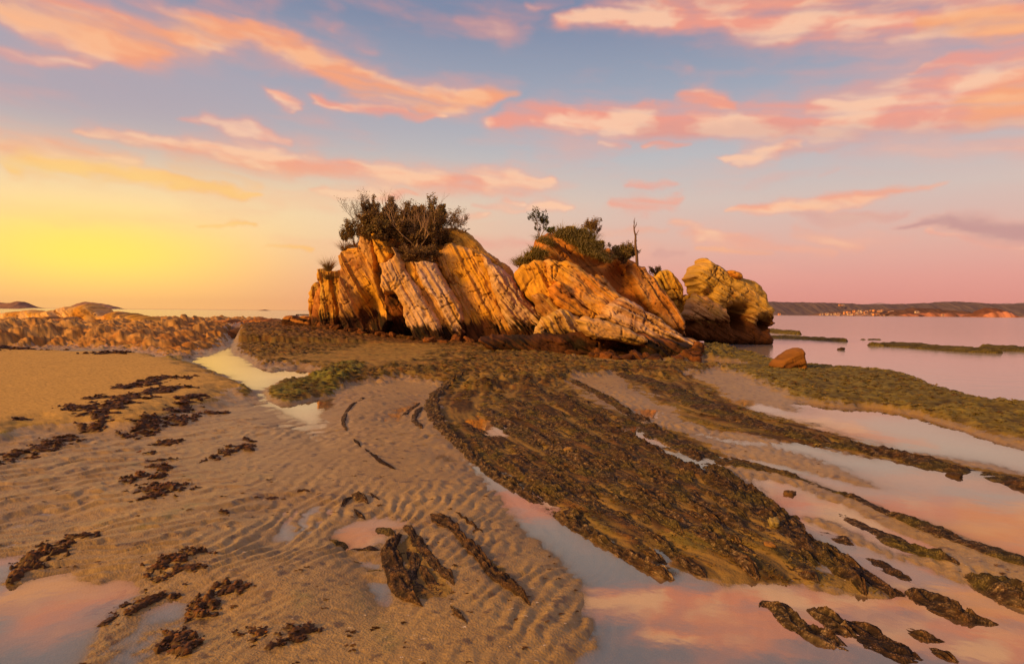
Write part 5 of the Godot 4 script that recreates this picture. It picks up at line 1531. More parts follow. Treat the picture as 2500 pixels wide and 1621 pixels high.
# A flat crumbly patch of washed-up weed along a line on the sand: many lumps with gaps between them.
func clump(label: String, l: PackedVector3Array, seed_: int, high := 0.07, rusty := 0.4) -> void:
	var lo := Vector2(1e9, 1e9)
	var hi := -lo
	var near := 0.0
	for p in l:
		var r := p.z * 2.2
		lo = lo.min(Vector2(p.x - r, p.y - r))
		hi = hi.max(Vector2(p.x + r, p.y + r))
		near -= p.y / l.size()
	var cell := clampf(near * 0.0021, 0.008, 0.05)
	var nx := int((hi.x - lo.x) / cell) + 2
	var ny := int((hi.y - lo.y) / cell) + 2
	var mid := (lo + hi) * 0.5
	var origin := Vector3(mid.x, land(mid.x, mid.y), mid.y)
	var big := clampf(near / 5.0, 0.8, 3.0)
	var hgt := PackedFloat32Array()
	hgt.resize(nx * ny)
	for j in ny:
		for i in nx:
			var q := lo + Vector2(i, j) * cell
			var s := -9.0
			for k in l.size() - 1:
				var a := Vector2(l[k].x, l[k].y)
				var e := Vector2(l[k + 1].x, l[k + 1].y) - a
				var t := clampf((q - a).dot(e) / maxf(e.length_squared(), 1e-9), 0.0, 1.0)
				s = maxf(s, 1.0 - (q - a - e * t).length() / lerpf(l[k].z, l[k + 1].z, t))
			var n1 := r_a.get_noise_3d(q.x * 3.4 / big, q.y * 3.4 / big, seed_ * 3.0)
			var n2 := r_b.get_noise_3d(q.x * 11.0 / big, q.y * 11.0 / big, seed_ * 5.0)
			hgt[j * nx + i] = s * 0.6 + 0.8 * n1 + 1.25 * n2 - 0.2
	var id := PackedInt32Array()
	id.resize(nx * ny)
	id.fill(-1)
	var v := PackedVector3Array()
	var col := PackedColorArray()
	var idx := PackedInt32Array()
	for j in ny - 1:
		for i in nx - 1:
			var n := j * nx + i
			if maxf(maxf(hgt[n], hgt[n + 1]), maxf(hgt[n + nx], hgt[n + nx + 1])) <= 0.0:
				continue
			for c in [n, n + 1, n + nx, n + nx + 1]:
				if id[c] >= 0:
					continue
				id[c] = v.size()
				var q := lo + Vector2(c % nx, c / nx) * cell
				var s := hgt[c]
				var n3 := r_a.get_noise_3d(q.x * 30.0 / big, q.y * 30.0 / big, seed_)
				var n4 := r_c.get_noise_3d(q.x * 16.0 / big, q.y * 16.0 / big, seed_)
				var h := -0.03 if s <= 0.0 else high * 0.5 * (minf(s * 2.2, 1.0) * (0.55 + 0.4 * n4 + 0.5 * n3) + 0.35 * minf(s, 1.0))
				v.append(Vector3(q.x, land(q.x, q.y) + h, q.y) - origin)
				col.append(weed_dark.lerp(weed_rust, clampf((0.25 + 1.6 * n3 + 0.9 * n4) * (0.3 + rusty), 0.0, 1.0)).lerp(weed_olive * 0.6, clampf(n4 + 0.2, 0.0, 0.5) * 0.5))
			idx.append_array([id[n], id[n + 1], id[n + nx], id[n + 1], id[n + nx + 1], id[n + nx]])
	if v.size() == 0:
		return
	# frilled blades that lie on the lumps
	var rng := RandomNumberGenerator.new()
	rng.seed = seed_
	var solid := v.size()
	for k in mini(260, solid / 6):
		var c := rng.randi() % solid
		var p := v[c]
		if p.y + origin.y < land(p.x + origin.x, p.z + origin.z) + 0.004:
			continue
		for n in 3:
			var a := rng.randf() * TAU
			var d := Vector3(cos(a), rng.randf_range(-0.1, 0.35), sin(a)) * cell * rng.randf_range(1.0, 2.6)
			var s := Vector3(-sin(a), rng.randf_range(-0.4, 0.4), cos(a)) * cell * rng.randf_range(0.4, 1.0)
			var b := v.size()
			v.append_array([p - s, p + s, p + d * 0.6 + s * 1.3, p + d * 0.55 - s * 1.2, p + d])
			var cc: Color = col[c] * rng.randf_range(0.7, 1.9)
			for u in 5:
				col.append(cc)
			idx.append_array([b, b + 1, b + 3, b + 1, b + 2, b + 3, b + 3, b + 2, b + 4])
	var o_ := put("seaweed_clump", build(v, idx, col), m_clump, self)
	o_.position = origin
	tag(o_, label, "seaweed", "dark seaweed clumps on the sand")


func make_weed_clumps() -> void:
	clump("uppermost seaweed clump on the sand, widest near a green smear", l3([880, 888, 0.12, 1000, 862, 0.22, 1100, 832, 0.24, 1210, 795, 0.3, 1345, 802, 0.2]), 201, 0.12)
	clump("dark seaweed clump tucked under the uppermost one on its right", l3([1190, 922, 0.1, 1250, 875, 0.2, 1385, 882, 0.12]), 202, 0.1)
	clump("small seaweed clump left of the long diagonal one", l3([628, 968, 0.12, 690, 970, 0.18, 755, 948, 0.1]), 203, 0.09)
	clump("seaweed clump at the left end of the scattered field, with a flat tail", l3([485, 1038, 0.12, 560, 1062, 0.18, 660, 1030, 0.08]), 204, 0.09)
	clump("longest diagonal bank of dark seaweed on the upper sand", l3([655, 1140, 0.13, 740, 1080, 0.2, 830, 1022, 0.24, 920, 965, 0.2, 1000, 942, 0.18, 1110, 900, 0.1]), 205, 0.12, 0.6)
	clump("seaweed clump right of the long diagonal bank, narrow and pointed", l3([1250, 1032, 0.12, 1330, 982, 0.16, 1400, 945, 0.16, 1495, 940, 0.08]), 206, 0.09)
	clump("rightmost pair of small clumps in the upper seaweed field", l3([1385, 1052, 0.1, 1450, 1022, 0.14, 1530, 1000, 0.14, 1615, 1000, 0.07]), 207, 0.08)
	clump("broad lumpy seaweed bank in the centre of the field", l3([965, 1182, 0.12, 1060, 1150, 0.18, 1120, 1095, 0.2, 1250, 1072, 0.22, 1325, 1092, 0.1]), 208, 0.11)
	clump("flat streak of weed left of the broad lumpy bank", l3([905, 1122, 0.05, 970, 1115, 0.08, 1035, 1108, 0.06]), 209, 0.05)
	clump("small flat weed patch above the broad lumpy bank", l3([1075, 972, 0.08, 1150, 958, 0.1]), 210, 0.06)
	clump("seaweed row running off the left edge of the picture", l3([-60, 1390, 0.1, 90, 1330, 0.14, 150, 1292, 0.1, 265, 1262, 0.06]), 211, 0.07)
	clump("dense dark clump near the left edge, tallest of the left pair", l3([288, 1292, 0.1, 370, 1242, 0.16, 480, 1200, 0.14, 555, 1222, 0.06]), 212, 0.09)
	clump("thin weed streak under the dense clump near the left edge", l3([105, 1362, 0.04, 200, 1340, 0.06, 275, 1340, 0.04]), 213, 0.04)
	clump("tiny dark weed scrap where the smooth and rippled sand meet at left", l3([98, 1142, 0.05, 180, 1128, 0.07]), 214, 0.05)
	clump("pair of small weed lumps below the centre of the field", l3([1100, 1242, 0.08, 1180, 1232, 0.11, 1300, 1228, 0.09]), 215, 0.06)
	clump("rounded dark clump on the rippled sand, left one of two", l3([1548, 1342, 0.09, 1580, 1318, 0.1, 1632, 1292, 0.05]), 216, 0.07)
	clump("rounded dark clump on the rippled sand, right one of two", l3([1655, 1312, 0.06, 1730, 1272, 0.13, 1812, 1288, 0.06]), 217, 0.09)
	clump("two dark crumbs of weed above the rounded clumps", l3([1765, 1185, 0.05, 1815, 1222, 0.06]), 218, 0.05)
	clump("small weed lump left of the downward chain of clumps", l3([1005, 1312, 0.07, 1070, 1305, 0.06]), 219, 0.05)
	clump("small weed lump in the chain leading to the rusty pair", l3([1145, 1362, 0.07, 1240, 1350, 0.06]), 220, 0.05)
	clump("weed scrap at the top of the rusty pair of clumps", l3([1080, 1392, 0.06, 1130, 1405, 0.07, 1195, 1412, 0.05]), 221, 0.05)
	clump("upper of the two rust-brown weed clumps on the left foreground sand", l4([838, 372, 0.06, 900, 340, 0.13, 990, 300, 0.13, 1045, 340, 0.08]), 222, 0.09, 0.9)
	clump("thin tail of weed under the upper rust-brown clump", l4([838, 432, 0.05, 905, 418, 0.07, 990, 402, 0.05]), 223, 0.05)
	clump("lower of the two rust-brown weed clumps on the left foreground sand", l4([920, 498, 0.06, 1000, 455, 0.12, 1080, 395, 0.12, 1135, 425, 0.08]), 224, 0.09, 0.9)
	clump("large rusty weed mound on the upper rim of the bottom left pool", l4([90, 975, 0.04, 170, 905, 0.1, 240, 830, 0.13, 320, 795, 0.12, 385, 840, 0.06]), 225, 0.09, 1.0)
	clump("string of dark weed leading up right from the large rusty mound", l4([395, 795, 0.05, 470, 722, 0.07, 560, 718, 0.06, 630, 722, 0.03]), 226, 0.05)
	clump("golden-brown weed ridge right of the bottom left pool", l4([970, 955, 0.05, 1080, 885, 0.09, 1180, 852, 0.09, 1335, 842, 0.05]), 227, 0.07, 1.0)
	clump("dark weed under the golden-brown ridge right of the pool", l4([1040, 985, 0.05, 1150, 945, 0.08, 1310, 935, 0.04]), 228, 0.05, 0.6)
	clump("barnacled brown weed clump in the wet hollow right of the pool", l4([890, 1160, 0.05, 950, 1115, 0.08, 1065, 1085, 0.06]), 229, 0.07, 0.8)
	clump("tall orange-brown weed tuft with pale barnacles, near the bottom", l4([1290, 1200, 0.07, 1330, 1120, 0.08, 1405, 1045, 0.05]), 230, 0.09, 1.0)
	clump("small brown weed tuft right of the tall orange-brown one", l4([1455, 1095, 0.05, 1510, 1068, 0.06, 1570, 1052, 0.03]), 231, 0.06, 0.8)
	clump("brown weed heap at the bottom edge, left one of two", l4([1050, 1400, 0.06, 1110, 1330, 0.08, 1165, 1385, 0.06]), 232, 0.08, 0.9)
	clump("brown weed heap at the bottom edge, right one of two", l4([1190, 1450, 0.06, 1262, 1425, 0.06]), 233, 0.07, 0.9)
	clump("small dark weed tuft alone at the bottom of the sand", l4([1525, 1375, 0.03, 1595, 1362, 0.04]), 234, 0.05, 0.3)
	clump("thin upright rusty weed at the bottom beside the lone tuft", l4([1640, 1430, 0.03, 1685, 1365, 0.03]), 235, 0.05, 0.9)
	clump("black weed clump with curled strands at the bottom of the sand", l4([1825, 1450, 0.045, 1900, 1390, 0.06, 2000, 1368, 0.05]), 236, 0.06, 0.0)
	clump("black weed scrap below the curled clump at the bottom", l4([1715, 1490, 0.03, 1770, 1450, 0.04]), 237, 0.05, 0.0)
	clump("grey weed floating along the right side of the bottom left pool, upper", l4([600, 1140, 0.04, 690, 1100, 0.06, 780, 1030, 0.04]), 238, 0.03, 0.0)
	clump("grey weed floating along the right side of the bottom left pool, lower", l4([640, 1280, 0.03, 720, 1210, 0.06, 850, 1080, 0.04]), 239, 0.035, 0.0)
	clump("low brown weed heap on the smooth sand before the headland", l3([738, 602, 0.15, 815, 590, 0.5, 900, 598, 0.15]), 240, 0.2)
	clump("olive weed bank at the left edge where the smooth sand begins", l3([-120, 560, 0.8, 60, 545, 0.9, 180, 560, 0.3]), 241, 0.3, 0.6)
	clump("thin dark weed sliver on the rippled sand left of the slate stumps", l5([72, 1076, 0.015, 110, 1066, 0.025, 150, 1070, 0.012]), 242, 0.03, 0.0)
	clump("small dark weed knot on the sand left of the golden pool", l4([1440, 560, 0.025, 1475, 585, 0.03]), 243, 0.05, 0.1)
	clump("small ragged weed knot above and right of the sand knot", l4([1690, 465, 0.03, 1760, 462, 0.03]), 244, 0.035, 0.1)


# ---------------------------------------------------------------- stones and the headland

func stone_mesh(size: Vector3, seed_: int, c1: Color, c2: Color, c3: Color, turn: Basis, detail := 1.0) -> ArrayMesh:
	var nu := int(26 * detail)
	var nv := int(15 * detail)
	var v := PackedVector3Array()
	var col := PackedColorArray()
	var uv := PackedVector2Array()
	var idx := PackedInt32Array()
	for j in nv + 1:
		var th := PI * j / nv
		for i in nu + 1:
			var ph := TAU * (i % nu) / nu
			var p := Vector3(sin(th) * cos(ph), cos(th), sin(th) * sin(ph))
			# a block with rounded corners rather than a ball
			var q := p / pow(pow(absf(p.x), 5.0) + pow(absf(p.y), 5.0) + pow(absf(p.z), 5.0), 1.0 / 5.0)
			var f := k_fine.get_noise_3d(q.x * 1.1 + seed_ * 9.0, q.y * 1.1, q.z * 1.1)
			var e := k_facet.get_noise_3d(q.x * 1.2 + seed_ * 5.0, q.y * 2.2, q.z * 1.2)
			var g := k_fine.get_noise_3d(q.x * 1.0 + seed_ * 3.0, q.y * 6.0, q.z * 1.0)
			var r := 0.9 + 0.42 * f + 0.34 * (e + 0.5) + 0.12 * g
			v.append(turn * (q * r * size))
			uv.append(Vector2(i * 0.05 * size.x, j * 0.09 * size.y))
			col.append(c1.lerp(c2, clampf(0.5 + 1.8 * f, 0.0, 1.0)).lerp(c3, clampf(1.6 * g + 0.1, 0.0, 0.7)))
	for j in nv:
		for i in nu:
			var a := j * (nu + 1) + i
			idx.append_array([a, a + 1, a + nu + 1, a + 1, a + nu + 2, a + nu + 1])
	return build(v, idx, col, uv)


func make_headland() -> void:
	var h := thing("rock_outcrop", "long low golden headland of bumpy rocks on the left before the sea", "rock", at(300, 830, 33))
	# ledges one before the other, each with its own skyline
	var glow_gold := Color(0.86, 0.56, 0.24)  # brighter gold carries the glow from the left in its colour
	slab(h, "rock_ledge", to_px(0, 720, 3.4, [-260, 170, -120, 162, 0, 152, 60, 142, 130, 137, 220, 152, 330, 142, 380, 118, 470, 98, 530, 102, 600, 90, 650, 97, 700, 130, 740, 160, 790, 172, 830, 152, 860, 144, 910, 160, 950, 181, 990, 168, 1040, 186, 1080, 182, 1130, 196, 1180, 211, 1250, 226, 1290, 223, 1340, 246, 1420, 258, 1460, 330, 1300, 430, 800, 450, 0, 450, -260, 450]), 33.5, {"seed": 301, "dip": -32.0, "deep": 0.9, "back": 1.8, "rim": 0.7, "bed": 1.1, "saw": 0.6, "facet": 0.16, "groove": 0.12, "rough": 0.12, "lean": 0.5, "c1": glow_gold, "c2": gold, "c3": orange_rock, "tide": -1.0, "cell": 0.055, "step": 0.55})
	slab(h, "rock_ledge", to_px(0, 720, 3.4, [1330, 300, 1400, 262, 1480, 242, 1540, 252, 1610, 227, 1650, 237, 1700, 226, 1760, 223, 1810, 213, 1870, 226, 1930, 237, 2000, 216, 2060, 213, 2110, 201, 2170, 208, 2230, 211, 2280, 229, 2350, 241, 2360, 300, 2200, 330, 1900, 350, 1500, 350]), 41.0, {"seed": 302, "dip": -35.0, "deep": 1.2, "back": 2.0, "rim": 0.6, "bed": 0.75, "saw": 0.55, "facet": 0.16, "groove": 0.16, "rough": 0.16, "lean": 0.8, "c1": orange_rock, "c2": rust_rock, "c3": rust_rock, "tide": -1.0, "cell": 0.07, "step": 0.5})
	slab(h, "rock_ledge", to_px(0, 720, 3.4, [-260, 245, 0, 228, 100, 203, 180, 218, 260, 192, 360, 218, 450, 204, 560, 232, 680, 222, 800, 252, 900, 242, 1020, 272, 1150, 282, 1300, 312, 1450, 330, 1600, 352, 1640, 430, 1200, 470, 600, 450, 0, 440, -260, 440]), 31.0, {"seed": 303, "dip": -30.0, "deep": 0.9, "rim": 0.6, "bed": 1.1, "saw": 0.6, "facet": 0.16, "groove": 0.12, "rough": 0.14, "lean": 0.7, "c1": glow_gold, "c2": orange_rock, "c3": rust_rock, "tide": -1.0, "cell": 0.055, "step": 0.55})
	slab(h, "rock_ledge", to_px(0, 720, 3.4, [-260, 335, 50, 312, 150, 292, 300, 322, 450, 302, 620, 342, 800, 330, 1000, 362, 1200, 382, 1400, 402, 1560, 425, 1500, 500, 1000, 520, 400, 480, -260, 450]), 28.4, {"seed": 304, "dip": -28.0, "deep": 0.9, "rim": 0.5, "bed": 0.75, "saw": 0.55, "facet": 0.16, "groove": 0.16, "rough": 0.14, "lean": 0.9, "c1": orange_rock, "c2": rust_rock, "c3": tide_rust, "tide": -1.0, "cell": 0.05, "step": 0.5})
	slab(h, "rock_ledge", to_px(0, 720, 3.4, [1560, 330, 1680, 300, 1800, 310, 1900, 290, 2000, 300, 2060, 290, 2130, 300, 2100, 340, 1980, 370, 1900, 420, 1750, 440, 1600, 430]), 34.5, {"seed": 305, "dip": -20.0, "deep": 0.9, "rim": 0.5, "bed": 0.75, "saw": 0.55, "facet": 0.16, "groove": 0.16, "rough": 0.16, "lean": 1.0, "c1": rust_rock, "c2": rock_brown, "c3": tide_rust, "tide": -1.0, "cell": 0.055, "step": 0.5})
	# loose and small stones elsewhere
	var st := [
		["ochre pebble on the weedy platform, centre", 700, 850, 2.975, 2050, 780, 0.05, Color(0.32, 0.19, 0.06)],
		["pale yellow rounded stone on the platform, lower right", 1500, 1200, 2.38, 928, 220, 0.042, Color(0.33, 0.25, 0.08)],
		["orange brown stone on the platform below the pale one", 1500, 1200, 2.38, 905, 360, 0.035, Color(0.30, 0.15, 0.04)],
		["grey lump standing in the pink puddles right of the platform", 1400, 850, 2.1636, 1145, 770, 0.055, rock_brown],
		["dark cobble alone in the wide pink pool near the right edge", 1400, 850, 2.1636, 2018, 678, 0.06, slate],
		["dark stone breaking the pink bay beyond the reef", 1850, 720, 3.6615, 750, 492, 0.13, slate],
		["small orange rock in the water at the foot of the right-hand stack", 1560, 600, 5.144, 1110, 1200, 0.38, orange_rock],
		["flat olive rock in the water left of the small orange rock", 1560, 600, 5.144, 960, 1185, 0.6, olive_rock],
		["flat brown rock nearest the pool below the right-hand stack", 1560, 600, 5.144, 900, 1215, 0.45, rust_rock],
		["orange cobble in the weed near the top of the platform", 1400, 850, 2.1636, 92, 395, 0.05, rock_brown],
	]
	for k in st.size():
		var a: Array = st[k]
		var g := ground(a[1] + a[4] / a[3], a[2] + a[5] / a[3])
		var r: float = a[6]
		var o := put("stone", stone_mesh(Vector3(r * 1.15, r * (0.35 if "flat" in a[0] else 0.7), r * 0.9), 400 + k, a[7], a[7] * 1.15, a[7] * 0.7, Basis(Vector3.UP, k * 1.3) * Basis(Vector3.BACK, 0.2), 0.8), m_rock, self)
		o.position = Vector3(g.x, maxf(land(g.x, g.y), -0.03) + r * 0.35, g.y)
		tag(o, a[0], "rock")
	# reefs that break the water of the bay
	var far := [
		["long weedy reef nearest the right-hand stack, barely above the bay", [95, 385, 0.5, 250, 388, 1.0, 450, 395, 1.1, 650, 408, 0.8, 800, 418, 0.2], 0.22],
		["small dark reef just behind the long one at the foot of the stack", [80, 325, 0.6, 150, 335, 0.9, 260, 345, 0.7, 380, 356, 0.2], 0.35],
		["largest green-topped reef in the bay, wedge shaped", [1000, 455, 0.2, 1120, 455, 1.2, 1300, 460, 1.5, 1500, 475, 1.4, 1700, 492, 1.2, 1900, 508, 0.9, 2200, 522, 0.2], 0.24],
		["weedy reef at the right edge of the bay", [1990, 480, 0.2, 2120, 488, 0.9, 2300, 498, 1.2, 2500, 508, 1.2, 2700, 515, 0.5], 0.26],
		["tiny dark rocks awash in the bay above the wedge-shaped reef", [1000, 402, 0.2, 1045, 400, 0.5, 1095, 403, 0.2], 0.1],
		["faint dark streak of rock awash left of the tiny rocks", [915, 400, 0.1, 945, 401, 0.25, 975, 402, 0.1], 0.12],
		["thin line of weed awash along the near edge of the bay", [720, 658, 0.05, 800, 660, 0.12, 980, 668, 0.05], 0.07],
	]
	for k in far.size():
		rib("reef", far[k][0], "reef", "weedy reefs in the bay", line(1850, 720, 3.6615, far[k][1]), {"seed": 500 + k, "level": -0.02, "tall": 1.0, "high": far[k][2], "crumble": 0.3, "steep": 1.0, "gap": -0.4, "c1": Color(0.16, 0.12, 0.03), "c2": Color(0.34, 0.27, 0.06), "c3": Color(0.3, 0.24, 0.05), "c4": Color(0.36, 0.29, 0.06), "pale": 0.0, "green": 0.5})
	rib("reef", "dark rocks at the waterline left of the flat boulder", "reef", "", l3([2150, 267, 0.4, 2200, 266, 0.8, 2260, 268, 0.6]), {"seed": 510, "level": -0.02, "tall": 1.0, "high": 0.4, "crumble": 0.4, "steep": 1.0, "gap": -0.4, "pale": 0.0})
	rib("reef", "tiny rock in the sea beyond the headland", "reef", "", l3([1665, 316, 0.3, 1680, 315, 0.4, 1695, 316, 0.3]), {"seed": 511, "level": -0.02, "tall": 1.0, "high": 0.35, "crumble": 0.3, "steep": 1.0, "gap": -0.4, "pale": 0.0})


# ---------------------------------------------------------------- weed that grows on the platform and the reef

func frond_mesh(seed_: int) -> ArrayMesh:
	var rng := RandomNumberGenerator.new()
	rng.seed = seed_
	var v := PackedVector3Array()
	var idx := PackedInt32Array()
	for k in 9:
		var a := rng.randf() * TAU
		var d := Vector3(cos(a), 0, sin(a))
		var s := Vector3(-d.z, 0, d.x) * rng.randf_range(0.1, 0.2)
		var up := rng.randf_range(0.08, 0.4)
		var r := rng.randf_range(0.5, 1.0)
		var o := d * rng.randf_range(0.0, 0.3)
		var b := v.size()
		v.append_array([o - s, o + s, o + d * r * 0.6 + s * 1.3 + Vector3.UP * up, o + d * r * 0.6 - s * 1.3 + Vector3.UP * up * 0.9, o + d * r + Vector3.UP * up * rng.randf_range(0.1, 0.8)])
		idx.append_array([b, b + 3, b + 1, b + 1, b + 3, b + 2, b + 3, b + 4, b + 2])
	return build(v, idx)


func make_weed() -> void:
	var m := StandardMaterial3D.new()
	m.vertex_color_use_as_albedo = true
	m.roughness = 0.9
	m.metallic_specular = 0.2
	m.cull_mode = BaseMaterial3D.CULL_DISABLED
	var rng := RandomNumberGenerator.new()
	rng.seed = 9
	var sets := [[], [], []]
	for j in range(14, tj):
		var d := row_d[j]
		if d > 46.0:
			break
		for i in ti:
			var w := t_weed[j * ti + i]
			var p_far := 0.0 if d < 16.0 and t_pos[j * ti + i].x > -1.0 else 1.0
			if w < 0.35 or rng.randf() > w * w * (0.3 if p_far < 0.5 else 0.4):
				continue
			var p := t_pos[j * ti + i]
			if p.y < 0.002:
				continue
			sets[0 if d < 16.0 and p.x > -1.0 else (1 if p.x > 2.0 else 2)].append(p)
	var labels := ["dark olive seaweed growing over the ribs of the rock platform", "olive seaweed carpet on the reef between pools and bay", "brown seaweed and rubble round the feet of the stacks and headland"]
	for k in 3:
		var mm := MultiMesh.new()
		mm.transform_format = MultiMesh.TRANSFORM_3D
		mm.use_colors = true
		mm.mesh = frond_mesh(90 + k)
		mm.instance_count = sets[k].size()
		for n in sets[k].size():
			var p: Vector3 = sets[k][n]
			var d := -p.z
			var s := (0.010 + 0.0036 * d) * rng.randf_range(0.6, 1.5)
			var b := Basis(Vector3.UP, rng.randf() * TAU) * Basis(Vector3.RIGHT, rng.randf_range(-0.3, 0.3))
			mm.set_instance_transform(n, Transform3D(b.scaled(Vector3(s, s * 0.5, s)), p + Vector3(rng.randf_range(-0.5, 0.5) * s, -0.005, rng.randf_range(-0.5, 0.5) * s)))
			var t := n_mid.get_noise_2d(p.x * 1.5, p.z * 1.5)
			var c := weed_dark.lerp(Color(0.26, 0.19, 0.04), clampf(0.62 + 1.3 * t + rng.randf_range(-0.3, 0.3), 0.0, 1.0)).lerp(weed_rust, rng.randf() * (0.45 if k != 1 else 0.15)) * rng.randf_range(0.7, 1.3)
			if k == 1:
				c = c.lerp(Color(0.34, 0.25, 0.045), 0.72)
			mm.set_instance_color(n, c)
		var o := MultiMeshInstance3D.new()
		o.name = numbered("seaweed")
		o.multimesh = mm
		o.material_override = m
		add_child(o)
		o.set_meta("kind", "stuff")
		o.set_meta("label", labels[k])
		o.set_meta("category", "seaweed")
	var bits := []
	for j in range(12, tj):
		if row_d[j] > 9.0:
			break
		for i in ti:
			if rng.randf() < 0.005 and t_weed[j * ti + i] < 0.2 and t_pos[j * ti + i].y > 0.004:
				bits.append(t_pos[j * ti + i])
	for k in 2:
		var mm := MultiMesh.new()
		mm.transform_format = MultiMesh.TRANSFORM_3D
		mm.use_colors = true
		mm.mesh = frond_mesh(95 + k)
		mm.instance_count = bits.size() / 2
		for n in bits.size() / 2:
			var p: Vector3 = bits[n * 2 + k]
			var s := rng.randf_range(0.004, 0.012) * (0.9 if k == 0 else 2.2)
			mm.set_instance_transform(n, Transform3D(Basis(Vector3.UP, rng.randf() * TAU).scaled(Vector3(s * 1.6, s * 0.6, s)), p))
			mm.set_instance_color(n, Color(0.75, 0.62, 0.45) * rng.randf_range(0.6, 1.0) if k == 0 else weed_dark * rng.randf_range(0.8, 2.5))
		var o := MultiMeshInstance3D.new()
		o.name = "shell_fragments" if k == 0 else "weed_scraps"
		o.multimesh = mm
		o.material_override = m
		add_child(o)
		o.set_meta("kind", "stuff")
		o.set_meta("label", "pale bits of shell strewn over the foreground sand" if k == 0 else "dark scraps of weed strewn over the foreground sand")
		o.set_meta("category", "shells" if k == 0 else "seaweed")
	print("weed ", sets[0].size(), " ", sets[1].size(), " ", sets[2].size())

# ---------------------------------------------------------------- plants

var m_bark: StandardMaterial3D
var m_leaf: StandardMaterial3D
var g_rng := RandomNumberGenerator.new()


class Plant:
	var v := PackedVector3Array()
	var idx := PackedInt32Array()
	var col := PackedColorArray()
	var lv := PackedVector3Array()
	var lidx := PackedInt32Array()
	var lcol := PackedColorArray()


func plant_materials() -> void:
	m_bark = StandardMaterial3D.new()
	m_bark.vertex_color_use_as_albedo = true
	m_bark.roughness = 0.9
	m_leaf = StandardMaterial3D.new()
	m_leaf.vertex_color_use_as_albedo = true
	m_leaf.roughness = 0.7
	m_leaf.cull_mode = BaseMaterial3D.CULL_DISABLED
	m_leaf.backlight_enabled = true
	m_leaf.backlight = Color(0.3, 0.3, 0.2)


func tube(t: Plant, pts: PackedVector3Array, r0: float, r1: float, c: Color, sides := 4) -> void:
	var first := t.v.size()
	for k in pts.size():
		var d := (pts[mini(k + 1, pts.size() - 1)] - pts[maxi(k - 1, 0)]).normalized()
		var s := d.cross(Vector3(0.31, 0.2, 0.93)).normalized()
		var u := s.cross(d)
		var r := lerpf(r0, r1, float(k) / (pts.size() - 1))
		for i in sides:
			var a := TAU * i / sides
			t.v.append(pts[k] + (s * cos(a) + u * sin(a)) * r)
			t.col.append(c)
	for k in pts.size() - 1:
		for i in sides:
			var a := first + k * sides + i
			var b := first + k * sides + (i + 1) % sides
			t.idx.append_array([a, a + sides, b, b, a + sides, b + sides])


func leaf(t: Plant, p: Vector3, size: float, c: Color) -> void:
	var d := Vector3(g_rng.randf_range(-1, 1), g_rng.randf_range(-0.5, 1), g_rng.randf_range(-1, 1)).normalized()
	var s := d.cross(Vector3(g_rng.randf_range(-1, 1), g_rng.randf_range(-1, 1), g_rng.randf_range(-1, 1))).normalized() * size * 0.32
	var b := t.lv.size()
	t.lv.append_array([p, p + d * size * 0.5 + s, p + d * size, p + d * size * 0.5 - s])
	for k in 4:
		t.lcol.append(c)
	t.lidx.append_array([b, b + 1, b + 2, b, b + 2, b + 3])


func grow(t: Plant, p: Vector3, dir: Vector3, length: float, r: float, depth: int, o: Dictionary) -> void:
	var wander: float = o.get("wander", 0.28)
	var up: float = o.get("up", 0.12)
	var n := 4
	var pts := PackedVector3Array([p])
	var d := dir
	for k in n:
		d = (d + Vector3(g_rng.randf_range(-1, 1), g_rng.randf_range(-1, 1), g_rng.randf_range(-1, 1)) * wander + Vector3.UP * up).normalized()
		pts.append(pts[k] + d * length / n)
	var bark: Color = o.get("bark", Color(0.16, 0.09, 0.045))
	tube(t, pts, r, r * 0.6, bark * g_rng.randf_range(0.8, 1.2), 4 if r > 0.012 else 3)
	var leaves: int = o.get("leaves", 0)
	var size: float = o.get("leaf", 0.06)
	var c: Color = o.get("green", Color(0.17, 0.115, 0.034))
	if depth <= int(o.get("leafy", 1)) and leaves > 0:
		for k in leaves:
			var q := pts[g_rng.randi_range(1, n)] + Vector3(g_rng.randf_range(-1, 1), g_rng.randf_range(-1, 1), g_rng.randf_range(-1, 1)) * length * 0.3
			leaf(t, q, size * g_rng.randf_range(0.7, 1.4), c.lerp(o.get("green2", Color(0.26, 0.15, 0.045)), g_rng.randf()) * g_rng.randf_range(0.7, 1.3))
	if depth <= 0:
		return
	var kids: int = o.get("kids", 3)
	for k in kids:
		var f := g_rng.randi_range(1, n) if k > 0 else n
		var side := Vector3(g_rng.randf_range(-1, 1), g_rng.randf_range(-0.4, 0.9), g_rng.randf_range(-1, 1)).normalized()
		var spread: float = o.get("spread", 0.75)
		grow(t, pts[f], (d + side * spread).normalized(), length * g_rng.randf_range(0.55, 0.85), r * 0.6, depth - 1, o)


func finish(t: Plant, o: Node3D, leaf_name := "foliage") -> void:
	if t.v.size():
		put("branches", build(t.v, t.idx, t.col), m_bark, o)
	if t.lv.size():
		put(leaf_name, build(t.lv, t.lidx, t.lcol), m_leaf, o)


# where a ray through that place of the photograph stands at distance d
func shrub(label: String, group: String, p: Vector3, height: float, stems: int, depth: int, seed_: int, o: Dictionary) -> void:
	g_rng.seed = seed_
	var n := thing(o.get("called", "shrub"), label, o.get("category", "shrub"), p, group)
	var t := Plant.new()
	for k in stems:
		var a := TAU * k / stems + g_rng.randf_range(-0.5, 0.5)
		var out: float = o.get("out", 0.6) * g_rng.randf_range(0.4, 1.2)
		var tilt: Vector3 = o.get("lean", Vector3.ZERO)
		var d := (Vector3(cos(a) * out, 1.0, sin(a) * out) + tilt).normalized()
		grow(t, Vector3(cos(a), -0.3, sin(a)) * 0.05 * height, d, height * 0.42 * g_rng.randf_range(0.75, 1.15), float(o.get("thick", 0.025)), depth, o)
	finish(t, n)


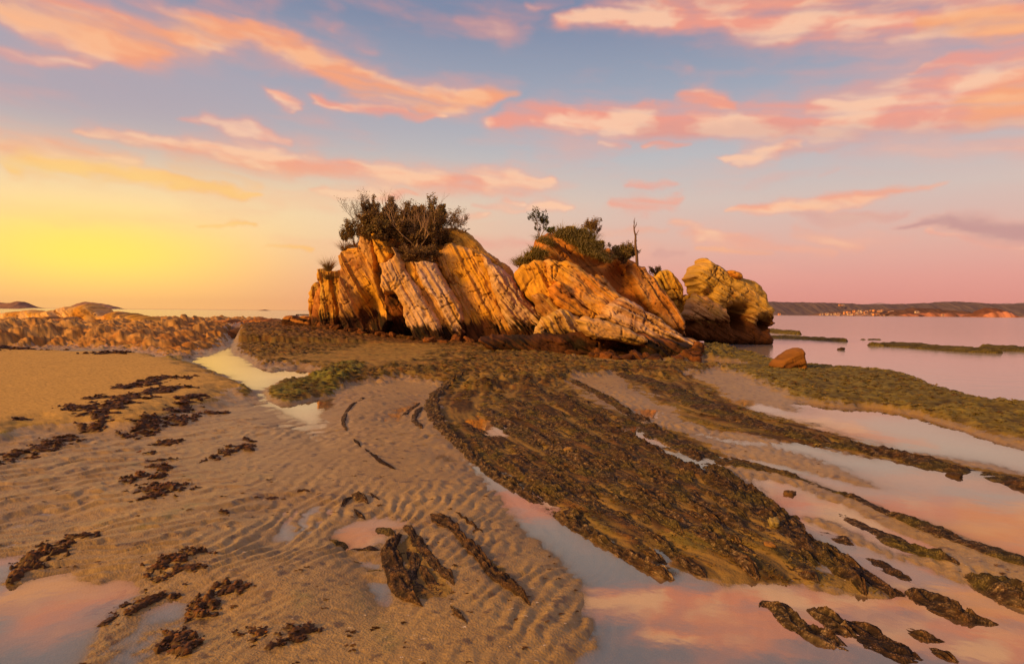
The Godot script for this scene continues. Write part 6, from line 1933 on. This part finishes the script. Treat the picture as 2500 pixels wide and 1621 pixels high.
func tuft(label: String, group: String, p: Vector3, height: float, blades: int, seed_: int, o: Dictionary) -> void:
	g_rng.seed = seed_
	var n := thing("grass_tuft", label, "grass", p, group)
	var v := PackedVector3Array()
	var idx := PackedInt32Array()
	var col := PackedColorArray()
	var wide: float = o.get("wide", 0.2)
	var c: Color = o.get("green", Color(0.2, 0.14, 0.04))
	var tip: Color = o.get("tip", Color(0.5, 0.30, 0.09))
	var hang: float = o.get("hang", 0.5)
	for k in blades:
		var a := g_rng.randf() * TAU
		var out := sqrt(g_rng.randf())
		var d := Vector3(cos(a), 0, sin(a))
		var base := d * wide * g_rng.randf() * Vector3(1, 0, 1) + Vector3.DOWN * 0.05
		base += o.get("stretch", Vector3.ZERO) * g_rng.randf_range(-1, 1) + o.get("stretch2", Vector3.ZERO) * g_rng.randf_range(-1, 1)
		var l := height * g_rng.randf_range(0.6, 1.15)
		var s := Vector3(-d.z, 0, d.x) * float(o.get("blade", 0.012))
		var dir: Vector3 = (Vector3.UP * 1.3 + d * out * float(o.get("splay", 1.1)) + o.get("lean", Vector3.ZERO)).normalized()
		var q := base
		var first := v.size()
		for i in 5:
			var f := i / 4.0
			v.append(q - s * (1.0 - f * 0.95))
			v.append(q + s * (1.0 - f * 0.95))
			col.append(c.lerp(tip, f * f) * lerpf(0.8, 1.1, g_rng.randf()))
			col.append(col[col.size() - 1])
			q += dir * l / 4.0
			dir = (dir + Vector3.DOWN * hang * 0.28 + d * 0.1).normalized()
		for i in 4:
			var b := first + i * 2
			idx.append_array([b, b + 1, b + 2, b + 1, b + 3, b + 2])
	put("blades", build(v, idx, col), m_leaf, n)


func zb(x: float, y: float, d: float) -> Vector3:
	return at(820 + x / 7.0125, 440 + y / 7.0125, d)


func zt(x: float, y: float, d: float) -> Vector3:
	return at(1240 + x / 6.611, 510 + y / 6.611, d)


func make_plants() -> void:
	plant_materials()
	var g := "shrubs crowding the top of the largest stack"
	var bare := {"bark": Color(0.36, 0.23, 0.13), "kids": 3, "wander": 0.34, "spread": 0.8, "up": 0.16, "out": 0.55, "thick": 0.035, "leaves": 0}
	shrub("tallest bare grey-brown shrub with forked branches in the middle of the stack top", g, zb(1400, 1130, 31.0), 2.7, 5, 4, 601, bare)
	shrub("twiggy half-bare shrub at the left of the stack top", g, zb(420, 930, 33.0), 1.9, 6, 4, 602, {"bark": Color(0.13, 0.08, 0.045), "leaves": 2, "leaf": 0.05, "kids": 3, "out": 0.8, "thick": 0.02, "up": 0.18})
	shrub("dark green leafy shrub top left of centre on the stack", g, zb(660, 950, 33.2), 1.75, 6, 4, 603, {"leaves": 27, "leaf": 0.075, "kids": 3, "out": 0.6, "thick": 0.022, "up": 0.16})
	shrub("shrub with two round leafy heads left of the bare one", g, zb(905, 930, 33.4), 1.75, 3, 3, 604, {"leaves": 44, "leaf": 0.09, "kids": 3, "out": 0.22, "thick": 0.025, "up": 0.3, "leafy": 0, "spread": 0.45})
	shrub("upright leafy shrub with dense green head at the right of the stack top", g, zb(1760, 1030, 32.4), 1.75, 5, 4, 605, {"leaves": 27, "leaf": 0.08, "kids": 3, "out": 0.3, "thick": 0.03, "up": 0.3, "spread": 0.6, "green": Color(0.18, 0.15, 0.035)})
	shrub("small-leaved dark shrub filling the gap behind the bare one", g, zb(1200, 990, 33.6), 1.7, 7, 4, 606, {"leaves": 10, "leaf": 0.07, "kids": 3, "out": 0.7, "thick": 0.022, "up": 0.14})
	shrub("shrub with drooping twigs at the right rim of the stack top", g, zb(1880, 1000, 32.0), 1.7, 7, 4, 607, {"leaves": 6, "leaf": 0.06, "kids": 3, "out": 0.9, "thick": 0.02, "up": 0.05})
	shrub("low dark bush under the leafy shrubs, left front of the stack top", g, zb(790, 960, 31.8), 1.3, 10, 3, 608, {"leaves": 40, "leaf": 0.085, "kids": 4, "out": 1.4, "thick": 0.015, "up": 0.02})
	shrub("low dark bush in the hollow below the bare shrub, left of its stem", g, zb(1090, 1120, 31.4), 1.5, 10, 3, 609, {"leaves": 40, "leaf": 0.085, "kids": 4, "out": 1.4, "thick": 0.015, "up": 0.02, "green": Color(0.12, 0.075, 0.025)})
	shrub("low dark bush in the hollow right of the bare shrub stem", g, zb(1620, 1140, 31.6), 1.5, 10, 3, 610, {"leaves": 40, "leaf": 0.085, "kids": 4, "out": 1.4, "thick": 0.015, "up": 0.02, "green": Color(0.11, 0.07, 0.024)})
	shrub("dense brown brush in the middle of the stack top behind the stems", g, zb(1400, 1060, 32.6), 1.7, 10, 3, 611, {"leaves": 44, "leaf": 0.085, "kids": 4, "out": 0.9, "thick": 0.018, "up": 0.08, "green": Color(0.13, 0.08, 0.028)})
	shrub("small green shrub clinging to the left shoulder of the stack", g, zb(330, 1110, 33.4), 1.3, 7, 3, 612, {"leaves": 20, "leaf": 0.06, "kids": 3, "out": 0.5, "thick": 0.016, "up": 0.14, "green": Color(0.17, 0.14, 0.035)})
	shrub("slim green shrub by the spiky tuft on the left shoulder", g, zb(180, 1150, 33.4), 0.9, 4, 3, 613, {"leaves": 17, "leaf": 0.06, "kids": 3, "out": 0.3, "thick": 0.014, "up": 0.2, "green": Color(0.17, 0.14, 0.035)})
	shrub("dry pale brush spilling over the lip above the front slabs", g, zb(1330, 1330, 30.4), 0.75, 14, 3, 614, {"bark": Color(0.26, 0.16, 0.09), "leaves": 6, "leaf": 0.05, "kids": 4, "out": 2.4, "thick": 0.012, "up": 0.0, "green": Color(0.15, 0.09, 0.04)})
	shrub("dry dark brush on the lip right of the pale brush", g, zb(1590, 1330, 30.8), 0.8, 12, 3, 615, {"bark": Color(0.13, 0.08, 0.05), "leaves": 10, "leaf": 0.05, "kids": 4, "out": 2.0, "thick": 0.012, "up": 0.0, "green": Color(0.08, 0.05, 0.025)})
	shrub("green bush on the knob at the front left of the stack top", g, zb(720, 890, 31.2), 0.9, 8, 3, 616, {"leaves": 23, "leaf": 0.06, "kids": 3, "out": 1.2, "thick": 0.012, "up": 0.0, "green": Color(0.11, 0.1, 0.02)})
	var t := "spiky grass tufts on the ledges"
	tuft("upper spiky grass tuft on the left ledge of the largest stack", t, at(650 + 487 / 3.2143, 420 + 772 / 3.2143, 33.6), 0.95, 240, 621, {"splay": 1.3, "wide": 0.14, "hang": 0.25})
	tuft("lower bushier grass tuft spilling down the left ledge of the largest stack", t, at(650 + 495 / 3.2143, 420 + 838 / 3.2143, 32.9), 0.75, 260, 622, {"splay": 1.7, "wide": 0.25, "hang": 0.7})
	tuft("spiky grass tuft at the far left shoulder of the largest stack top", t, zb(150, 1210, 33.2), 0.8, 200, 623, {"splay": 1.6, "wide": 0.14, "hang": 0.3})
	tuft("small dry tuft beside the lower tuft on the ledge", t, at(650 + 575 / 3.2143, 420 + 825 / 3.2143, 32.8), 0.3, 80, 624, {"splay": 1.6, "wide": 0.2})
	# the middle stack
	shrub("little tree with sparse leaves leaning right on the left crest of the middle stack", "", zt(512, 440, 29.6), 1.2, 3, 4, 631, {"called": "small_tree", "category": "tree", "leaves": 3, "leaf": 0.075, "leafy": 1, "kids": 3, "out": 0.35, "thick": 0.02, "up": 0.16, "lean": Vector3(0.35, 0, 0), "green": Color(0.075, 0.085, 0.03), "green2": Color(0.1, 0.1, 0.04), "bark": Color(0.2, 0.13, 0.09)})
	shrub("small bright green bush beside the little tree", "", zt(690, 395, 29.5), 0.36, 8, 2, 632, {"leaves": 16, "leaf": 0.06, "kids": 3, "out": 1.3, "thick": 0.01, "green": Color(0.06, 0.09, 0.015), "green2": Color(0.08, 0.12, 0.02)})
	shrub("twiggy shrub leaning right behind the grassy crest of the middle stack", "", zt(1390, 490, 30.2), 0.95, 7, 4, 633, {"leaves": 5, "leaf": 0.05, "kids": 3, "out": 0.7, "thick": 0.016, "lean": Vector3(-0.25, 0, 0), "bark": Color(0.13, 0.08, 0.045)})
	shrub("round dark green bush left of the dead trunk on the middle stack", "", zt(1880, 880, 28.6), 0.85, 14, 3, 634, {"leaves": 12, "leaf": 0.055, "kids": 4, "out": 0.9, "thick": 0.014, "up": 0.08, "green": Color(0.17, 0.155, 0.035)})
	shrub("tiny dry stump plant on the saddle of the middle stack", "", zt(1645, 625, 29.0), 0.3, 5, 2, 635, {"leaves": 5, "leaf": 0.04, "kids": 2, "out": 0.4, "thick": 0.012, "green": Color(0.09, 0.05, 0.02)})
	shrub("tiny shrub between the middle stack and the yellow stack", "", at(1200 + 1318 / 3.3056, 480 + 640 / 3.3056, 30.0), 0.5, 8, 3, 636, {"leaves": 8, "leaf": 0.04, "kids": 3, "out": 1.0, "thick": 0.01})
	var gg := "hanging grass on the crest of the middle stack"
	var grass := [
		[960, 400, 28.2, "grass cap at the top of the crest, nearest the little tree"], [1120, 400, 28.2, "grass cap at the middle of the crest"], [1270, 440, 28.2, "grass cap at the right end of the crest"],
		[1080, 540, 27.8, "hanging grass under the left of the crest"], [1240, 580, 27.7, "hanging grass in the middle of the grassy slope"], [1390, 600, 27.7, "hanging grass on the right of the grassy slope"],
		[1260, 690, 27.5, "lower hanging grass above the dark hollow, left"], [1420, 730, 27.5, "lower hanging grass above the dark hollow, right"], [1530, 790, 27.5, "lowest hanging grass at the right tip of the slope"], [880, 440, 28.1, "thin hanging grass at the left tip of the slope"],
		[610, 520, 27.9, "grass patch on the orange earth below the little tree"], [520, 690, 27.6, "grass patch halfway down the left slope of the middle stack"], [440, 780, 27.5, "grass patch above the yellow slab of the middle stack"], [290, 860, 27.6, "dark grass patch at the left corner of the middle stack"], [235, 900, 27.8, "spiky grass at the extreme left corner of the middle stack"],
	]
	for k in grass.size():
		var a: Array = grass[k]
		var low := k >= 10
		tuft(a[3], gg, zt(a[0], a[1], a[2]), 0.5 if low else 0.66, 420, 640 + k, {"splay": 1.5, "wide": 0.22, "hang": 1.5, "stretch": Vector3(0.36, -0.12, 0), "stretch2": Vector3(0, 0.14, -0.12), "blade": 0.014, "green": Color(0.26, 0.22, 0.045), "tip": Color(0.46, 0.33, 0.10), "lean": Vector3(0, -0.3, 0.5)})
	var dome := {"leaves": 26, "leaf": 0.055, "kids": 4, "out": 1.2, "thick": 0.012, "up": 0.02, "green": Color(0.27, 0.225, 0.05), "green2": Color(0.42, 0.30, 0.085)}
	shrub("dense green dome of scrub at the top of the middle stack, left half", "", zt(1000, 450, 28.4), 0.5, 16, 3, 661, dome)
	shrub("dense green dome of scrub at the top of the middle stack, right half", "", zt(1220, 490, 28.4), 0.5, 16, 3, 662, dome)
	shrub("dense scrub hanging at the right shoulder of the grassy slope", "", zt(1420, 680, 28.0), 0.5, 16, 3, 663, dome)
	shrub("brown scrub filling the left corner below the little tree", "", zt(390, 860, 27.8), 0.45, 14, 3, 664, dome)
	# low tussocks root the shrubs to the rock
	var rim := [[560, 850, 31.6], [700, 1000, 31.2], [880, 1110, 31.0], [1010, 1230, 30.6], [1180, 1340, 30.3], [1450, 1370, 30.4], [1650, 1300, 30.8], [1780, 1180, 31.2], [1900, 1020, 31.8], [300, 1130, 33.0]]
	for k in rim.size():
		var a: Array = rim[k]
		tuft("dry brown tussock under the stack-top shrubs, %s along the rim" % ["first from the left", "second from the left", "third from the left", "fourth from the left", "lowest left", "lowest right", "fourth from the right", "third from the right", "second from the right", "outermost left"][k], "tussocks round the shrubs", zb(a[0], a[1], a[2]), 0.42, 200, 670 + k, {"splay": 1.7, "wide": 0.3, "hang": 0.8, "blade": 0.013, "stretch": Vector3(0.2, 0, 0), "green": Color(0.2, 0.13, 0.045), "tip": Color(0.34, 0.21, 0.08)})
	# the dead trunk
	var dt := thing("dead_tree", "bare dead trunk with short broken branches on the right of the middle stack", "tree", zt(2085, 900, 28.0))
	var q := Plant.new()
	var bark := Color(0.15, 0.085, 0.045)
	var path := PackedVector3Array()
	for a: Array in [[2088, 910], [2082, 760], [2066, 640], [2060, 540], [2064, 440], [2044, 360], [2036, 285], [2046, 205], [2052, 140]]:
		path.append(zt(a[0], a[1], 28.0) - dt.position)
	tube(q, path.slice(0, 5), 0.075, 0.045, bark, 8)
	tube(q, path.slice(4), 0.042, 0.008, bark, 7)
	for b: Array in [[2058, 430, 2092, 385, 2116, 342, 0.025], [2072, 420, 2098, 415, 2110, 408, 0.012], [2042, 320, 2070, 260, 2084, 212, 0.022], [2062, 285, 2076, 262, 2088, 245, 0.01], [2040, 240, 2028, 200, 2034, 170, 0.01], [2068, 530, 2084, 515, 2088, 505, 0.02], [2080, 740, 2104, 735, 2112, 712, 0.018], [2075, 640, 2090, 625, 2092, 612, 0.012]]:
		tube(q, PackedVector3Array([zt(b[0], b[1], 28.0) - dt.position, zt(b[2], b[3], 27.95) - dt.position, zt(b[4], b[5], 27.9) - dt.position]), b[6], b[6] * 0.35, bark, 5)
	put("trunk", build(q.v, q.idx, q.col), m_bark, dt)

# ---------------------------------------------------------------- what lies across the bay

var h_tree := noise(81, 0.045, 3)
var h_big := noise(82, 0.006, 4)
var h_tone := noise(83, 0.012, 4)


# A hill that rises from the water at distance d; its crest is given by places in the photograph.
func hill(crest: Array, ox: float, oy: float, s: float, d: float, deep: float, c1: Color, c2: Color, trees: float, cell: float, cliff := 0.0, cliff_c := Color.BLACK) -> ArrayMesh:
	var pts := PackedVector2Array()
	for k in range(0, crest.size(), 2):
		var w := at(ox + crest[k] / s, oy + crest[k + 1] / s, d + deep * 0.55)
		pts.append(Vector2(w.x, maxf(w.y, 0.0)))
	var x0 := pts[0].x
	var x1 := pts[pts.size() - 1].x
	var n := int((x1 - x0) / cell) + 1
	var m := 18
	var v := PackedVector3Array()
	var col := PackedColorArray()
	var idx := PackedInt32Array()
	var seg := 0
	for i in n:
		var x := lerpf(x0, x1, float(i) / (n - 1))
		while seg < pts.size() - 2 and x > pts[seg + 1].x:
			seg += 1
		var t := clampf((x - pts[seg].x) / maxf(pts[seg + 1].x - pts[seg].x, 0.01), 0.0, 1.0)
		var top := lerpf(pts[seg].y, pts[seg + 1].y, t * t * (3.0 - 2.0 * t))
		for j in m:
			var f := float(j) / (m - 1)
			var p := ss(0.0, 0.55, f) if f < 0.55 else 1.0 - 0.9 * ss(0.55, 1.0, f)
			p = maxf(p, cliff * ss(0.02, 0.08, f) * ss(1.0, 0.5, f))
			var z := -(d + deep * f + 0.05 * deep * h_big.get_noise_2d(x * 3.0, 7.0))
			var hh := top * p
			var crown := h_tree.get_noise_2d(x, z * 0.8)
			hh += trees * (0.5 + crown) * ss(0.02, 0.12, f) * minf(1.0, top / 12.0) * (0.35 if f > 0.45 and f < 0.7 else 1.0)
			v.append(Vector3(x, maxf(hh, 0.0) - 0.4 * (1.0 if j == 0 else 0.0), z))
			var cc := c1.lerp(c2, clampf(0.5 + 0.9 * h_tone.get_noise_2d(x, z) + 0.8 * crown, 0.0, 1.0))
			if cliff > 0.0 and f < 0.2:
				cc = cc.lerp(cliff_c, ss(0.2, 0.1, f + 0.1 * crown) * clampf(0.7 + 1.2 * h_tone.get_noise_2d(x * 3.0, 40.0), 0.0, 1.0))
			col.append(cc)
	for i in n - 1:
		for j in m - 1:
			var a := i * m + j
			idx.append_array([a, a + 1, a + m, a + m, a + 1, a + m + 1])
	return build(v, idx, col)


func house_mesh(w: float, h: float, dp: float, c: Color, roof: Color) -> ArrayMesh:
	var v := PackedVector3Array()
	var idx := PackedInt32Array()
	var col := PackedColorArray()
	var e := 0.4
	var quads := [
		[Vector3(-w, -3, dp), Vector3(w, -3, dp), Vector3(w, h, dp), Vector3(-w, h, dp), c], [Vector3(w, -3, dp), Vector3(w, -3, -dp), Vector3(w, h, -dp), Vector3(w, h, dp), c],
		[Vector3(w, -3, -dp), Vector3(-w, -3, -dp), Vector3(-w, h, -dp), Vector3(w, h, -dp), c], [Vector3(-w, -3, -dp), Vector3(-w, -3, dp), Vector3(-w, h, dp), Vector3(-w, h, -dp), c],
		[Vector3(-w - e, h, dp + e), Vector3(w + e, h, dp + e), Vector3(w, h + 1.9, 0), Vector3(-w, h + 1.9, 0), roof], [Vector3(w + e, h, -dp - e), Vector3(-w - e, h, -dp - e), Vector3(-w, h + 1.9, 0), Vector3(w, h + 1.9, 0), roof],
		[Vector3(-w * 0.7, h * 0.35, dp + 0.05), Vector3(w * 0.1, h * 0.35, dp + 0.05), Vector3(w * 0.1, h * 0.85, dp + 0.05), Vector3(-w * 0.7, h * 0.85, dp + 0.05), Color(0.06, 0.05, 0.05)],
	]
	for q: Array in quads:
		var b := v.size()
		for k in 4:
			v.append(q[k])
			col.append(q[4])
		idx.append_array([b, b + 2, b + 1, b, b + 3, b + 2])
	return build(v, idx, col)


func make_far_shore() -> void:
	var m := StandardMaterial3D.new()
	m.vertex_color_use_as_albedo = true
	m.roughness = 1.0
	m.metallic_specular = 0.1
	var sx := 1850.0
	var sy := 720.0
	var s := 3.6615
	structure("hills", hill([850, 86, 980, 82, 1040, 76, 1100, 70, 1150, 80, 1250, 92, 2000, 92, 2150, 78, 2230, 74, 2290, 80, 2350, 68, 2480, 62, 2700, 90], sx, sy, s, 7000, 900, Color(0.30, 0.26, 0.34), Color(0.34, 0.29, 0.36), 0.0, 30.0), m, "mountains tinted pale blue for haze far behind the opposite shore")  # blue haze of distance is put into the colour
	structure("hills", hill([-700, 80, -400, 70, -100, 66, 66, 62, 300, 68, 600, 72, 800, 78, 950, 88, 1100, 86, 1300, 83, 1500, 75, 1650, 64, 1800, 62, 1900, 68, 2050, 80, 2200, 83, 2380, 80, 2700, 74, 3200, 90, 3600, 120], sx, sy, s, 2500, 420, Color(0.095, 0.080, 0.098), Color(0.14, 0.11, 0.125), 7.0, 5.0), m, "long dark wooded ridge on the opposite shore of the bay")  # bluish tint of the wood is haze put into its colour
	var town_crest := [560, 182, 640, 160, 720, 150, 880, 136, 1000, 130, 1150, 126, 1280, 132, 1400, 150, 1500, 172]
	structure("hills", hill(town_crest, sx, sy, s, 2150, 300, Color(0.10, 0.062, 0.055), Color(0.19, 0.11, 0.085), 5.0, 4.0), m, "lower slope with trees where the houses stand on the far shore")
	structure("hills", hill([1170, 178, 1210, 152, 1300, 142, 1380, 118, 1450, 122, 1550, 126, 1700, 140, 1800, 150, 1890, 165, 1925, 186], sx, sy, s, 1900, 160, Color(0.085, 0.045, 0.040), Color(0.14, 0.075, 0.055), 6.0, 3.5, 0.32, Color(0.50, 0.20, 0.11)), m, "wooded point with low orange cliffs on the far shore")
	var hd := put("headland", hill([1925, 192, 1950, 160, 1990, 132, 2050, 116, 2110, 118, 2160, 132, 2200, 165, 2220, 196], sx, sy, s, 1600, 90, Color(0.13, 0.055, 0.04), Color(0.20, 0.085, 0.055), 4.0, 2.5, 0.5, Color(0.62, 0.26, 0.15)), m, self)
	tag(hd, "dome-shaped wooded headland with an orange cliff face at right across the bay", "headland")
	var rk := put("headland", hill([2262, 200, 2275, 184, 2292, 186, 2310, 200], sx, sy, s, 1600, 40, Color(0.45, 0.18, 0.10), Color(0.5, 0.2, 0.11), 0.0, 2.0), m, self)
	tag(rk, "tiny orange rock right of the dome-shaped headland", "rock")
	structure("shore", hill([60, 184, 150, 178, 260, 180, 420, 181, 540, 178, 660, 174, 1100, 172, 1500, 176, 1900, 184, 2500, 190], sx, sy, s, 2100, 40, Color(0.36, 0.22, 0.16), Color(0.20, 0.12, 0.09), 1.0, 4.0), m, "pale strip of shore below the wooded ridge")
	# houses on the slope and along the shore
	var rng := RandomNumberGenerator.new()
	rng.seed = 5
	var walls := [Color(0.50, 0.30, 0.21), Color(0.58, 0.42, 0.32), Color(0.45, 0.23, 0.15), Color(0.70, 0.32, 0.15)]  # orange walls, like the orange roofs, are painted sunset glints
	var roofs := [Color(0.45, 0.22, 0.15), Color(0.38, 0.28, 0.26), Color(0.6, 0.42, 0.34), Color(0.7, 0.3, 0.14)]
	var kinds := []
	for k in 4:
		kinds.append(house_mesh(5.0 + 1.6 * (k % 3), 4.6 + 1.2 * (k % 2), 4.5, walls[k], roofs[k]))
	var n := 0
	while n < 74:
		var zx := rng.randf_range(560, 1400)
		var zy := rng.randf_range(136, 184)
		if zy < 184 - (zx - 520) * 0.13 and zx < 900:
			continue
		if zy < 134 + absf(zx - 1080) * 0.05:
			continue
		var f := clampf((184.0 - zy) / 60.0, 0.0, 1.0)
		var p := at(sx + zx / s, sy + zy / s, 2090 + 190 * f)
		if p.y < 1.0:
			p.y = 1.0
		var kind := rng.randi() % 4
		var o := put("house", kinds[kind], m, self)
		o.position = p
		o.rotation.y = rng.randf_range(-0.7, 0.7)
		o.scale = Vector3.ONE * rng.randf_range(0.45, 0.8)
		var where: String = "at the waterline" if f < 0.3 else ("halfway up the slope" if f < 0.6 else "high on the slope")
		var part: String = "left end" if zx < 740 else ("left half" if zx < 980 else ("right half" if zx < 1200 else "right end"))
		tag(o, "tiny %s house %s, %s of the far town" % [["brown", "cream", "dark red", "orange"][kind], where, part], "house", "houses on the far shore")
		n += 1
	for a: Array in [[735, 95, 2620, "high on the ridge, left of three"], [750, 97, 2620, "high on the ridge, middle of three"], [765, 94, 2625, "high on the ridge, right of three"], [1900, 178, 2080, "left of a pair by the dome headland"], [1915, 180, 2080, "right of a pair by the dome headland"], [195, 178, 2080, "alone at the water just right of the stacks"], [1425, 158, 1890, "left of a pair on the wooded point"], [1440, 160, 1892, "right of a pair on the wooded point"], [1660, 182, 1880, "at the foot of the orange cliffs"]]:
		var o := put("house", kinds[int(a[0]) % 4], m, self)
		o.position = at(sx + a[0] / s, sy + a[1] / s, a[2])
		o.scale = Vector3.ONE * 0.7
		tag(o, "lone pale building on the far shore, " + str(a[3]), "house", "scattered houses on the far shore")
	# islands out to sea on the left, haze mixed into their browns
	var i1 := put("island", hill([-260, 70, -150, 62, 0, 64, 60, 72, 92, 66, 150, 54, 190, 58, 228, 80, 255, 92, 268, 98, 288, 109], 0, 720, 3.4, 1700, 120, Color(0.24, 0.135, 0.095), Color(0.32, 0.18, 0.12), 2.5, 3.0), m, self)
	tag(i1, "brown double-humped island cut by the left edge on the horizon", "island")
	var i2 := put("island", hill([610, 112, 640, 82, 665, 67, 700, 57, 760, 63, 820, 70, 880, 80, 940, 96, 990, 116], 0, 720, 3.4, 1700, 110, Color(0.28, 0.16, 0.11), Color(0.36, 0.21, 0.14), 1.5, 3.0), m, self)
	tag(i2, "brown whale-backed island behind the golden headland on the horizon", "island")
	var i3 := put("island", hill([2148, 131, 2170, 125, 2195, 122, 2220, 126, 2232, 131], 0, 720, 3.4, 2400, 60, Color(0.16, 0.09, 0.08), Color(0.2, 0.11, 0.09), 0.6, 3.0), m, self)
	tag(i3, "tiny dark islet on the horizon left of the stacks", "island")


func _ready() -> void:
	setup()
	make_beach()
	make_water()
	make_rocks()
	make_ribs()
	make_headland()
	make_weed()
	make_plants()
	make_far_shore()
